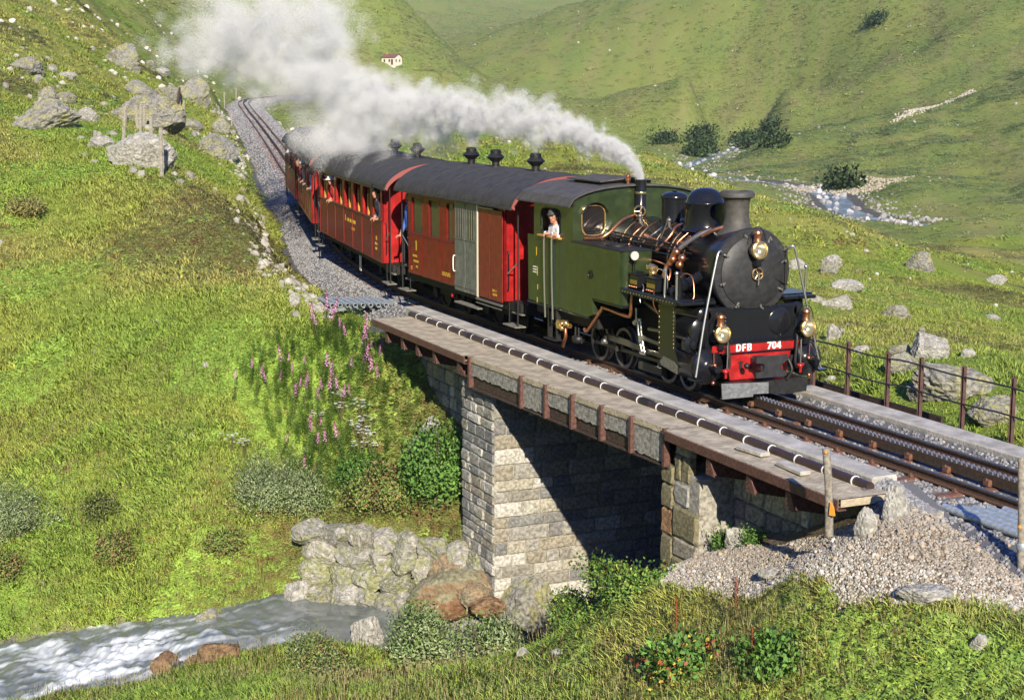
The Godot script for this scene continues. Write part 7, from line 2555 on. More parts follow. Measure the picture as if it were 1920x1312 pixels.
	for q in 9: yst.tube(PackedVector3Array([Vector3(0, -0.4, 0), Vector3(r.randfn() * 0.08, 0.0, r.randfn() * 0.08)]), 0.005, 4)
	var ymm := ym.mesh(M.leaf)
	var ysm := yst.mesh(M.stem)
	for p in [Vector2(-10.13, 3.17), Vector2(-9.93, 3.16), Vector2(-9.74, 3.37), Vector2(-9.51, 3.32), Vector2(-9.25, 3.25), Vector2(-9.05, 3.26), Vector2(-9.28, 3.48), Vector2(-9.4, 3.3), Vector2(-10.82, 3.34), Vector2(-10.83, 3.92), Vector2(-10.94, 5.82), Vector2(-10.72, 5.60), Vector2(-10.53, 3.45), Vector2(-9.62, 3.20)]:
		var t := thing("yarrow", "white yarrow flower heads " + ("low on the slope left of the fireweed" if p.y > 5.0 else "between the fireweed stems" if p.x < -10.3 else "in the dense white patch below the fireweed"), "flower", Vector3(p.x, ground_y(p.x, p.y) + 0.42, p.y), r.randf() * TAU, "white yarrow flowers on the bank")
		part(t, "flower_heads", ymm)
		part(t, "stem", ysm)
	# red dried dock spikes in the near grass
	var dk := MB.new()
	dk.tint = true
	for k in 90:
		var h := 0.15 + 0.4 * k / 90.0
		var a := 2.4 * k
		var p := Vector3(cos(a) * 0.03, h, sin(a) * 0.03)
		dk.col = Color(0.26, 0.075, 0.035) * r.randf_range(0.7, 1.3)
		dk.tri(p, p + Vector3(cos(a), 0.6, sin(a)) * 0.03, p + Vector3(-sin(a), 0.3, cos(a)) * 0.02, Vector3(cos(a), 0.4, sin(a)).normalized(), Vector3.UP, Vector3.UP)
	dk.tube(PackedVector3Array([Vector3(0, -0.05, 0), Vector3(0, 0.55, 0)]), 0.008, 5)
	var dm := dk.mesh(M.leaf)
	var where_dock := ["left of the three", "middle of the three", "right of the three"]
	var kk := 0
	for p in [Vector2(5.22, 4.06), Vector2(6.1, 3.75), Vector2(7.4, 4.35)]:
		var o := solo("dock_spike", dm, "rust-red dried dock spike in the near grass, " + str(where_dock[kk]), "plant", "red dock spikes")
		o.position = Vector3(p.x, ground_y(p.x, p.y), p.y)
		kk += 1

# ---------------------------------------------------------------- boulders
func boulder(label: String, x: float, z: float, w: float, h: float, tone: int, s: int, turn := 0.0, group := "", base_y := -99.0) -> void:
	var r := RandomNumberGenerator.new()
	r.seed = 900 + s
	var nz := FastNoiseLite.new()
	nz.seed = s; nz.frequency = 1.0; nz.fractal_octaves = 5
	var bases := [Color(0.30, 0.295, 0.26), Color(0.38, 0.37, 0.33), Color(0.25, 0.20, 0.13), Color(0.30, 0.19, 0.10), Color(0.10, 0.095, 0.09)]
	var spots := [Color(0.36, 0.35, 0.16), Color(0.50, 0.49, 0.45), Color(0.36, 0.25, 0.14), Color(0.12, 0.07, 0.04), Color(0.2, 0.19, 0.18)]
	var marks := [Color(0.16, 0.16, 0.15), Color(0.30, 0.30, 0.27), Color(0.33, 0.33, 0.24), Color(0.2, 0.13, 0.07), Color(0.05, 0.05, 0.05)]
	var cf := func(v: Vector3, n: Vector3) -> Color:
		var a := nz.get_noise_3dv(v * 1.6)
		var b := nz.get_noise_3dv(v * 3.7 + Vector3(9, 3, 1))
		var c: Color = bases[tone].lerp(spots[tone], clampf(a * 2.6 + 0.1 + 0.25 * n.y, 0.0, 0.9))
		return c.lerp(marks[tone], clampf(b * 3.0 - 0.35, 0.0, 0.8))
	var mb := rock_shape(r, 4 if w > 0.4 and x > -60.0 else 3, 15, 0.12, 1.0, cf)
	var o := solo("boulder", mb.mesh(M.rock), label, "boulder", group)
	var y := ground_y(x, z)
	if base_y > -50.0: y = base_y
	elif x > -12.0 and z > 4.0 and along(stream, x, z).x < 1.0: y = brook_level(along(stream, x, z).y) - 0.12
	o.transform = Transform3D(Basis(Vector3.UP, turn).rotated(Vector3(0.9, 0, 0.4).normalized(), r.randf_range(-0.15, 0.15)) * Basis.from_scale(Vector3(w * 0.54, h * 0.64, w * 0.44)), Vector3(x, y + h * 0.2, z))

func build_boulders() -> void:
	var a := PI * 0.37   # across the line of sight
	var i := 0
	var list := [
		["yellow lichened outcrop high on the left slope beside the white slab", -77.23, -3.90, 2.2, 1.7, 0], ["small lichened rock touching the right end of the high outcrop", -108.3, -11.27, 1.1, 0.8, 0], ["low white slab right of the high outcrop", -110.05, -12.83, 1.5, 0.7, 1],
		["yellowish outcrop at the far left edge of the slope", -54.49, 4.48, 1.6, 0.95, 0], ["small yellow rock right of the far left outcrop", -58.38, 2.92, 0.6, 0.5, 0], ["small white slab right of the far left outcrop", -58.18, 2.23, 0.9, 0.45, 1],
		["grey rock standing on top of the long left slab", -45.85, 4.79, 0.9, 0.85, 0], ["lichened block right of the rock on the long left slab", -47.04, 3.89, 0.8, 0.65, 0], ["long grey slab at the left edge under two blocks", -38.43, 5.87, 2.4, 1.2, 0],
		["lichened boulder in the middle row above the big cracked slab", -68.07, -3.07, 2.0, 1.1, 0], ["grey boulder next to the sloping pale rock above the cracked slab", -69.65, -4.91, 1.6, 1.1, 0], ["tall grey rock face nearest the track on the left slope", -75.32, -7.76, 2.1, 1.9, 0],
		["big cracked grey slab in the middle of the left slope", -45.39, 0.91, 3.1, 1.6, 0], ["small flat rocks between the cracked slab and the track", -63.31, -5.0, 1.3, 0.7, 0], ["smooth white boulder alone in the grass on the left slope", -40.25, 4.14, 0.85, 0.65, 1],
		["small pale rock left of the fence posts", -34.01, 4.59, 0.8, 0.5, 1], ["large pale slab behind the leaning fence post", -31.06, 3.77, 2.1, 1.2, 1], ["grey rocks sloping to the ballast near the far track", -57.79, -4.97, 2.1, 1.3, 0], ["dark cleft rock close above the far track", -63.96, -6.68, 1.1, 0.95, 0],
		["big grey boulder beside the small stream on the far meadow", -30.37, -28.07, 1.25, 0.95, 0], ["pale boulder at the right edge of the meadow below the mound", -28.45, -30.32, 0.9, 0.5, 1], ["low pale slab on the meadow right of the smokebox", -21.4, -17.81, 1.0, 0.42, 1], ["grey boulder beside the smokebox, lower of the pair", -27.06, -21.04, 0.8, 0.55, 0], ["pale slanting boulder beside the smokebox, upper of the pair", -30.58, -23.73, 0.85, 0.6, 1],
		["pale boulder with a grassy crown right of the loco's footplate", -17.36, -14.53, 0.95, 0.5, 1], ["double humped grey boulder in the middle of the meadow", -16.02, -15.73, 1.05, 0.52, 0], ["upright pale stone behind the first railing field", -4.64, -5.29, 0.34, 0.45, 1], ["large pointed pale boulder behind the third railing post", 0.0, -3.9, 0.68, 0.62, 1], ["dark lichened rock left of the pointed boulder", 0.3, -3.15, 0.55, 0.36, 0],
		["biggest boulder behind the railing, broad and lichened", 1.7, -3.05, 1.2, 0.62, 0], ["grey rock under the biggest boulder behind the railing", 1.35, -2.72, 0.5, 0.34, 0], ["slanting flat boulder at the right edge behind the railing", 3.3, -2.5, 0.75, 0.45, 0], ["small grey rock right of the slanting boulder at the edge", 3.0, -2.95, 0.32, 0.28, 0], ["small pale rock between the first two railing posts", -1.89, -3.93, 0.32, 0.2, 1], ["small white stone in the grass by the first railing post", -1.2, -2.76, 0.2, 0.15, 1],
		["small pale stones far right on the meadow", -17.4, -20.64, 0.5, 0.22, 1], ["pale boulder hidden half behind the smokebox", -28.0, -20.3, 0.6, 0.5, 1], ["small rock far right behind the railing", 0.16, -4.67, 0.26, 0.18, 1], ["flat pale stone just right of the engine's front platform", -18.3, -14.4, 0.6, 0.25, 1], ["low rock left of the pointed boulder's top", -0.66, -3.84, 0.4, 0.2, 0],
		["upright pale stone at the end of the walkway, left one", 7.08, 2.62, 0.26, 0.40, 1], ["upright pale stone at the end of the walkway, right one", 7.15, 2.25, 0.34, 0.42, 1], ["pale pointed stone in the grass above the heap", 3.75, 2.3, 0.32, 0.36, 1], ["flat pale stone in the middle of the gravel heap", 5.7, 2.95, 0.36, 0.13, 1], ["long flat grey stone at the foot of the gravel heap", 8.6, 2.95, 0.55, 0.15, 1], ["low stone beside the two upright stones", 6.95, 2.45, 0.26, 0.16, 1],
		["tall brown slab leaning on the boulder wall behind the rusty boulder", -5.0, 3.12, 0.75, 0.9, 2, -4.5], ["orange stained stone right of the rusty boulder", -3.95, 3.0, 0.62, 0.5, 2, -4.4], ["flat brown slab under the orange stained stone", -3.65, 2.9, 0.7, 0.3, 3, -4.5], ["greenish leaning slab at the foot of the abutment", -3.4, 2.15, 1.1, 0.95, 0, -4.75], ["grey boulder at the abutment's dark corner", -3.25, 1.45, 0.85, 0.8, 0, -4.95],
		["white topped boulder standing in the brook", -4.3, 5.0, 0.62, 0.78, 1], ["white boulder at the left end of the boulder wall", -7.45, 5.35, 0.55, 0.7, 1], ["pale flat boulder at the water under the boulder wall", -6.75, 4.5, 0.75, 0.5, 1], ["yellow-grey flat boulder between the two white boulders by the wall", -7.2, 4.95, 0.7, 0.4, 0], ["small grey rock in the rapids by the far bank", -7.55, 7.2, 0.5, 0.4, 0],
		["brown rock in the white water, leftmost of four", -5.35, 8.5, 0.56, 0.6, 3], ["dark upright rock in the white water, second of four", -4.85, 8.3, 0.34, 0.62, 4], ["small rusty rock in the white water, third of four", -4.65, 8.05, 0.36, 0.32, 3], ["long brown rock in the white water, rightmost of four", -4.5, 7.65, 0.75, 0.45, 3],
		["white stone in the near grass, left of three small ones", 0.6, 4.55, 0.24, 0.2, 1], ["white stone in the near grass, right of three small ones", 3.39, 4.83, 0.18, 0.15, 1], ["white stone in the near grass, middle of three small ones", 2.34, 4.88, 0.2, 0.16, 1], ["white stone in the grass at the lower right corner", 9.65, 3.1, 0.2, 0.17, 1], ["pale rock on the bank below the left walkway", -7.87, 2.35, 0.6, 0.55, 1], ["small brown stone above the dark bush", -8.2, 2.6, 0.26, 0.42, 1], ["grey upright stone above the fireweed", -14.9, 3.2, 0.32, 0.45, 1], ["pale stone among the top fireweed", -14.5, 2.75, 0.4, 0.35, 1]]
	for q in list:
		boulder(q[0], q[1], q[2], q[3], q[4], q[5], i, a, "", q[6] if q.size() > 6 else -99.0)
		i += 1
	# the big rusty boulder, flat topped
	var r := RandomNumberGenerator.new()
	r.seed = 3
	var nz := FastNoiseLite.new()
	nz.seed = 17; nz.frequency = 0.8; nz.fractal_octaves = 4
	var cf := func(v: Vector3, n: Vector3) -> Color:
		var b := nz.get_noise_3dv(v * 2.0)
		var e := Vector2(v.x, v.z).length()
		var c := Color(0.30, 0.28, 0.17).lerp(Color(0.36, 0.33, 0.22), clampf(b * 2.0, 0, 1))
		var rust := clampf((0.55 - n.y) * 1.5 + b * 1.6 + (e - 0.75) * 1.4, 0.0, 1.0)
		return c.lerp(Color(0.24, 0.105, 0.045), rust * 0.85)
	var mb := rock_shape(r, 4, 7, 0.05, 1.0, cf, false)
	var o := solo("boulder", mb.mesh(M.rock), "big rounded flat-topped boulder stained rust red by the abutment", "boulder")
	o.transform = Transform3D(Basis(Vector3(0.9, 0, 0.42).normalized(), 0.28) * Basis(Vector3.UP, a) * Basis.from_scale(Vector3(0.86, 0.46, 0.62)), Vector3(-4.55, -4.42, 3.25))
	scatter_stones()

func scatter_stones() -> void:
	var r := RandomNumberGenerator.new()
	r.seed = 55
	var ms := [chip_mesh(11, M.stone_chip), chip_mesh(12, M.stone_chip)]
	var sets := {"edge": [[], []], "river": [[], []], "scree": [[], []]}
	var cset := {"edge": [[], []], "river": [[], []], "scree": [[], []]}
	var put := func(key: String, x: float, z: float, sz: float, c: Color) -> void:
		var k := r.randi() % 2
		sets[key][k].append(Transform3D(Basis.from_euler(Vector3(r.randf() * TAU, r.randf() * TAU, r.randf() * TAU)) * Basis.from_scale(Vector3(sz, sz * 0.7, sz * 0.9)), Vector3(x, ground_y(x, z) + sz * 0.2, z)))
		cset[key][k].append(c)
	# pale stones between ballast and slope
	for q in 1500:
		var x := -14.0 - pow(r.randf(), 1.3) * 110.0
		var i := track_index(x)
		var p := track_frame(i) * Vector3(0, 0, 2.5 + absf(r.randfn()) * 0.5)
		var g := r.randf_range(0.22, 0.44)
		put.call("edge", p.x, p.z, r.randf_range(0.05, 0.2) * (1.3 if r.randf() < 0.1 else 0.8), Color(g, g * 0.96, g * 0.84))
	# ledge above the boulder wall and foot of the brook
	for q in 700:
		var x := r.randf_range(-8.6, -4.5)
		var z := 2.45 + (-4.8 - x) * 0.62 + r.randf_range(-0.6, 0.5)
		if cover(x, z) != 4: continue
		var g := r.randf_range(0.28, 0.62)
		put.call("edge", x, z, r.randf_range(0.02, 0.07), Color(g, g * 0.95, g * 0.82) if r.randf() < 0.93 else Color(0.4, 0.2, 0.1))
	# loose stones through the meadow and slope
	for q in 700:
		var x := r.randf_range(-100, 8)
		var z := r.randf_range(-60, 12)
		if not in_view(x, z, 0.1) or cover(x, z) != 0: continue
		var g := r.randf_range(0.25, 0.45)
		put.call("edge", x, z, r.randf_range(0.03, 0.10) * (1.0 + maxf(0.0, -x) * 0.02), Color(g, g * 0.98, g * 0.9))
	# river shores
	for q in 1100:
		var f := r.randf() * (valley_river.size() - 1.01)
		var k := int(f)
		var p := valley_river[k].lerp(valley_river[k + 1], f - k)
		var d := (valley_river[k + 1] - valley_river[k])
		var n := Vector3(d.z, 0, -d.x).normalized()
		var off := p.y * (1.0 + absf(r.randfn()) * 0.7) * (1.0 if r.randf() < 0.5 else -1.0)
		var g := r.randf_range(0.13, 0.32)
		put.call("river", p.x + n.x * off, p.z + n.z * off, r.randf_range(0.12, 0.4), Color(g, g * 0.97, g * 0.9))
	for q in 150:
		var f := r.randf() * (valley_river.size() - 1.01)
		var k := int(f)
		var p := valley_river[k].lerp(valley_river[k + 1], f - k)
		var g := r.randf_range(0.2, 0.5)
		put.call("river", p.x + r.randfn() * 1.5, p.z + r.randfn() * 1.5, r.randf_range(0.3, 0.8), Color(g, g, g))
	# scree line and scattered blocks on the far slopes
	for q in 900:
		var f := r.randf()
		var x := lerpf(-272.0, -318.0, f) + r.randfn() * 0.8
		var z := lerpf(-196.0, -232.0, f) * 1.0 + r.randfn() * 1.6
		x = lerpf(-262.0, -290.0, f) + r.randfn() * 1.0
		z = lerpf(-206.0, -249.0, f) + r.randfn() * 1.2
		var g := r.randf_range(0.30, 0.5)
		put.call("scree", x, z, r.randf_range(0.12, 0.42), Color(g, g * 0.93, g * 0.75))
	for q in 900:
		# eroded bank by the lower river
		var x := lerpf(-176.0, -196.0, r.randf()) + r.randfn() * 2.0
		var z := lerpf(-131.0, -147.0, r.randf()) + r.randfn() * 2.0
		var g := r.randf_range(0.25, 0.42)
		put.call("scree", x, z, r.randf_range(0.12, 0.4), Color(g, g * 0.88, g * 0.66))
	for q in 1100:
		var x := r.randf_range(-1000, -100)
		var z := r.randf_range(-520, -30)
		if not in_view(x, z, 0.1): continue
		if n4.get_noise_2d(x * 0.7, z * 0.7) < 0.0 and r.randf() < 0.8: continue
		var g := r.randf_range(0.2, 0.42)
		put.call("scree", x, z, r.randf_range(0.12, 0.5) * (1.0 - x / 900.0), Color(g, g * 0.98, g * 0.92))
	for q in 150:
		# broken rock round the outcrops of the left slope
		var o: Array = [[-45, 1.5], [-38, 5.5], [-46, 4.5], [-69, -4], [-75, -7.5], [-58, -4.6], [-31, 3.9], [-77, -3.5], [-56, 4]][q % 9]
		var x: float = o[0] + r.randfn() * 2.4
		var z: float = o[1] + r.randfn() * 1.0
		if cover(x, z) != 0: continue
		var g := r.randf_range(0.2, 0.4)
		put.call("scree", x, z, r.randf_range(0.08, 0.3), Color(g, g * 0.98, g * 0.84))
	for q in 900:
		# stony patches on the upper left slope
		var x := r.randf_range(-190, -70)
		var z := r.randf_range(-32, 8)
		if n1.get_noise_2d(x * 0.4, z * 0.4) < 0.05 or cover(x, z) != 0: continue
		var g := r.randf_range(0.35, 0.6)
		put.call("scree", x, z, r.randf_range(0.08, 0.4), Color(g, g * 0.97, g * 0.85))
	for k in 2:
		many("edge_stones", ms[k], sets.edge[k], cset.edge[k], "pale loose stones along the ballast edge and in the grass", "stones")
		many("river_stones", ms[k], sets.river[k], cset.river[k], "grey stones along the shores of the valley river", "stones")
		many("scree", ms[k], sets.scree[k], cset.scree[k], "pale scree and scattered blocks on the far slopes", "scree")

# ---------------------------------------------------------------- posts, wire, far house
func build_posts() -> void:
	var r := RandomNumberGenerator.new()
	r.seed = 71
	var spots := [[-33.34, 3.98, 1.2, 0.13, "leaning grey fence post on the large pale slab"], [-37.54, 2.61, 1.0, 0.1, "grey fence post behind the leaning one, darkest of the row"], [-40.31, 2.18, 0.8, -0.05, "thin fence post left of the dark one behind the slab"], [-43.11, 1.4, 0.8, 0.05, "thin fence post farther up behind the dark one"], [-36.36, 2.43, 0.85, 0.03, "short pale fence post right of the leaning one"], [-29.04, 3.53, 1.25, 0.02, "straight pale fence post nearest the camera on the left slope"], [-68.58, -5.27, 0.9, 0.25, "orange-brown leaning stick in the rocks above the track"], [-68.91, -5.5, 0.8, 0.0, "grey stick beside the orange-brown one"], [-66.06, -5.09, 0.7, 0.1, "short stick right of the orange-brown one"], [-140.71, -25.28, 1.4, 0.0, "far fence post beside the track bend"], [-160.78, -31.5, 1.1, 0.0, "farthest fence post at the track bend"], [-109.12, -18.3, 0.9, 0.0, "white marker post at the ballast edge"], [-34.57, 4.74, 0.4, 0.1, "short broken stick by the small pale rock"]]
	for q in spots:
		var mb := MB.new()
		var h: float = float(q[2]) * 1.25
		mb.box(Vector3(0, h / 2 - 0.1, 0), Vector3(0.11, h + 0.2, 0.09), 0.012)
		var o := solo("fence_post", mb.mesh(M.wood_pale if q[0] != -68.58 else M.post_brown), q[4], "fence post", "wooden posts on the left slope")
		o.position = Vector3(q[0], ground_y(q[0], q[1]), q[1])
		o.rotation = Vector3(0, 0.6, -q[3])
	# marking posts beside the bridge end
	var mb := MB.new()
	mb.tube(curve([Vector3(6.87, -0.25, 2.98), Vector3(6.85, 0.3, 2.99), Vector3(6.78, 0.78, 3.0)], 4), 0.052, 9, 0.045)
	var p := thing("wooden_post", "weathered wooden post with an orange mark at the near end of the walkway", "post")
	part(p, "post", mb.mesh(M.wood_grey))
	mb = MB.new()
	mb.prism(Vector3(6.93, 0.02, 3.02), Vector3(0.35, 0, -0.2).normalized(), Vector3.UP, Vector3(0.01, 0, 0.02), PackedVector2Array([Vector2(0, 0), Vector2(0.07, 0.0), Vector2(0.05, 0.10), Vector2(0.01, 0.16)]))
	mb.ball(Vector3(6.82, 0.74, 3.03), 0.02, 6)
	part(p, "orange_mark", mb.mesh(M.orange_paint))
	mb = MB.new()
	mb.tube(curve([Vector3(8.72, -0.55, 1.74), Vector3(8.64, 0.3, 1.71), Vector3(8.53, 0.92, 1.66)], 4), 0.05, 9, 0.045)
	p = thing("wooden_post", "wooden post at the right edge of the picture beside the zinc tubes", "post")
	part(p, "post", mb.mesh(M.wood_grey))
	mb = MB.new()
	mb.ball(Vector3(8.66, 0.18, 1.75), 0.025, 6)
	part(p, "orange_mark", mb.mesh(M.orange_paint))
	mb = MB.new()
	mb.lathe(Vector3(8.68, -0.08, 1.72), Vector3(-0.1, 1, 0), PackedVector2Array([Vector2(0.053, 0), Vector2(0.06, 0.01), Vector2(0.06, 0.07), Vector2(0.053, 0.08)]), 14)
	part(p, "metal_band", mb.mesh(M.zinc))
	# stone hut on the far shoulder
	var hx := -436.5
	var hz := -148.5
	var hy := ground_y(hx, hz) - 0.3
	var t := thing("stone_hut", "small white-walled hut with a brown roof on the far shoulder of the valley", "house", Vector3(hx, hy, hz), 0.5)
	mb = MB.new()
	mb.prism(Vector3(-2.6, 0, -1.8), Vector3(0, 0, 1), Vector3(0, 1, 0), Vector3(5.2, 0, 0), PackedVector2Array([Vector2(0, -1.5), Vector2(3.6, -1.5), Vector2(3.6, 1.9), Vector2(1.8, 2.9), Vector2(0, 1.9)]))
	part(t, "wall", mb.mesh(mat("hut_white", Color(0.62, 0.58, 0.50), 0.9)))
	mb = MB.new()
	for s in [1.0, -1.0]:
		mb.box(Vector3(0, 2.45, 1.0 * s), Vector3(5.9, 0.14, 2.5), 0.0, Basis(Vector3.RIGHT, 0.5 * s))
	var rf := part(t, "roof", mb.mesh(mat("hut_roof", Color(0.17, 0.09, 0.07), 0.85)))
	mb = MB.new()
	mb.box(Vector3(-1.6, 3.2, 0.3), Vector3(0.5, 1.1, 0.5), 0.0)
	part(rf, "chimney", mb.mesh(M.orange_brick if M.has("orange_brick") else mat("orange_brick", Color(0.36, 0.22, 0.06), 0.9)))
	for q in [[2.61, 0.9, 0.9, 0.5, 0.8], [2.61, 0.9, -0.7, 0.5, 0.8]]:
		mb = MB.new()
		mb.box(Vector3(q[0], q[1], q[2]), Vector3(0.06, q[4], q[3]), 0.0)
		part(t, "window", mb.mesh(M.rust_red))
	for q in [-1.4, 0.6]:
		mb = MB.new()
		mb.box(Vector3(q, 0.9, 1.81), Vector3(0.6, 0.8, 0.06), 0.0)
		part(t, "window", mb.mesh(M.dark_inside))
	mb = MB.new()
	mb.box(Vector3(1.7, 0.5, 1.81), Vector3(0.8, 1.7, 0.06), 0.0)
	part(t, "door", mb.mesh(M.rust_red))
	# thin wires along the left slope posts
	mb = MB.new()
	var ln := [Vector3(-33.3, 0, 3.98), Vector3(-29.04, 0, 3.53), Vector3(-24.0, 0, 3.6), Vector3(-19.5, 0, 2.75), Vector3(-17.0, 0, 2.45)]
	for k in ln.size() - 1:
		var pa: Vector3 = ln[k]
		var pb: Vector3 = ln[k + 1]
		pa.y = ground_y(pa.x, pa.z) + (0.85 if k < 2 else 0.3)
		pb.y = ground_y(pb.x, pb.z) + (0.85 if k < 1 else 0.3)
		mb.tube(PackedVector3Array([pa, (pa + pb) / 2 - Vector3(0, 0.08, 0), pb]), 0.006, 4)
	solo("fence_wire", mb.mesh(M.steel_dull), "thin sagging wire running from the fence posts down to the track", "wire")

# ---------------------------------------------------------------- people
# A figure is one surface: tapered limbs between joints, blended and meshed on a grid.
func figure_mesh(bones: Array, cell: float, k: float, mb: MB) -> void:
	var lo := Vector3(1e9, 1e9, 1e9)
	var hi := -lo
	for b in bones:
		for e in 2:
			var rr := Vector3.ONE * (float(b[2 + e]) + cell * 2.0 + k * 0.3)
			lo = lo.min((b[e] as Vector3) - rr)
			hi = hi.max((b[e] as Vector3) + rr)
	var nx := int((hi.x - lo.x) / cell) + 2
	var ny := int((hi.y - lo.y) / cell) + 2
	var nz := int((hi.z - lo.z) / cell) + 2
	var F := PackedFloat32Array()
	F.resize(nx * ny * nz)
	F.fill(1.0)
	var E := PackedFloat32Array()   # sum of exponentials for the smooth minimum
	E.resize(nx * ny * nz)
	for b in bones:
		var a: Vector3 = b[0]
		var c: Vector3 = b[1]
		var ra: float = b[2]
		var rb: float = b[3]
		var reach := maxf(ra, rb) + cell * 2.0 + k * 1.5
		var l0 := ((a.min(c) - Vector3.ONE * reach - lo) / cell).max(Vector3.ZERO)
		var h0 := ((a.max(c) + Vector3.ONE * reach - lo) / cell)
		var ax := c - a
		var ll := maxf(ax.length_squared(), 1e-8)
		for i in range(int(l0.x), mini(int(h0.x) + 1, nx)):
			for j in range(int(l0.y), mini(int(h0.y) + 1, ny)):
				for q in range(int(l0.z), mini(int(h0.z) + 1, nz)):
					var p := lo + Vector3(i, j, q) * cell
					var t := clampf((p - a).dot(ax) / ll, 0.0, 1.0)
					var d := (p - a - ax * t).length() - lerpf(ra, rb, t)
					E[(i * ny + j) * nz + q] += exp(-d / k)
	for i in F.size():
		if E[i] > 0.0: F[i] = -k * log(E[i])
	var idx := PackedInt32Array()
	idx.resize(F.size())
	idx.fill(-1)
	var V := PackedVector3Array()
	for i in nx - 1:
		for j in ny - 1:
			for q in nz - 1:
				var s := Vector3.ZERO
				var n := 0
				for e in 12:
					var ax := e / 4
					var u := (e % 4) / 2
					var w := e % 2
					var A := Vector3i.ZERO
					A[(ax + 1) % 3] = u
					A[(ax + 2) % 3] = w
					var B := A
					B[ax] = 1
					var fa := F[((i + A.x) * ny + j + A.y) * nz + q + A.z]
					var fb := F[((i + B.x) * ny + j + B.y) * nz + q + B.z]
					if (fa < 0.0) != (fb < 0.0):
						s += Vector3(A).lerp(Vector3(B), fa / (fa - fb))
						n += 1
				if n > 0:
					idx[(i * ny + j) * nz + q] = V.size()
					V.append(lo + (Vector3(i, j, q) + s / n) * cell)
	var N := PackedVector3Array()
	var C := PackedColorArray()
	for p in V:
		var g := Vector3.ZERO
		var best := 1e9
		var col := Color.WHITE
		for b in bones:
			var a: Vector3 = b[0]
			var ax: Vector3 = (b[1] as Vector3) - a
			var t := clampf((p - a).dot(ax) / maxf(ax.length_squared(), 1e-8), 0.0, 1.0)
			var o := p - a - ax * t
			var d := o.length() - lerpf(b[2], b[3], t)
			g += o.normalized() * exp(-d / k)
			if d < best:
				best = d
				col = b[4]
		N.append(g.normalized())
		C.append(col)
	for i in range(1, nx - 1):
		for j in range(1, ny - 1):
			for q in range(1, nz - 1):
				var f0 := F[(i * ny + j) * nz + q]
				for ax in 3:
					var B := Vector3i(i, j, q)
					B[ax] += 1
					var f1 := F[(B.x * ny + B.y) * nz + B.z]
					if (f0 < 0.0) == (f1 < 0.0): continue
					var o := []
					for e in [[0, 0], [1, 0], [1, 1], [0, 1]]:
						var A := Vector3i(i, j, q)
						A[(ax + 1) % 3] -= e[0]
						A[(ax + 2) % 3] -= e[1]
						o.append(idx[(A.x * ny + A.y) * nz + A.z])
					if o.min() < 0: continue
					for tr in [[0, 1, 2], [0, 2, 3]]:
						var a: int = o[tr[0]]
						var b: int = o[tr[1]]
						var c: int = o[tr[2]]
						var before := mb.v.size()
						mb.tri(V[a], V[b], V[c], N[a], N[b], N[c])
						mb.c.resize(mb.v.size())
						for e in range(before, mb.v.size()):
							mb.c[e] = C[a] if mb.v[e] == V[a] else C[b] if mb.v[e] == V[b] else C[c]

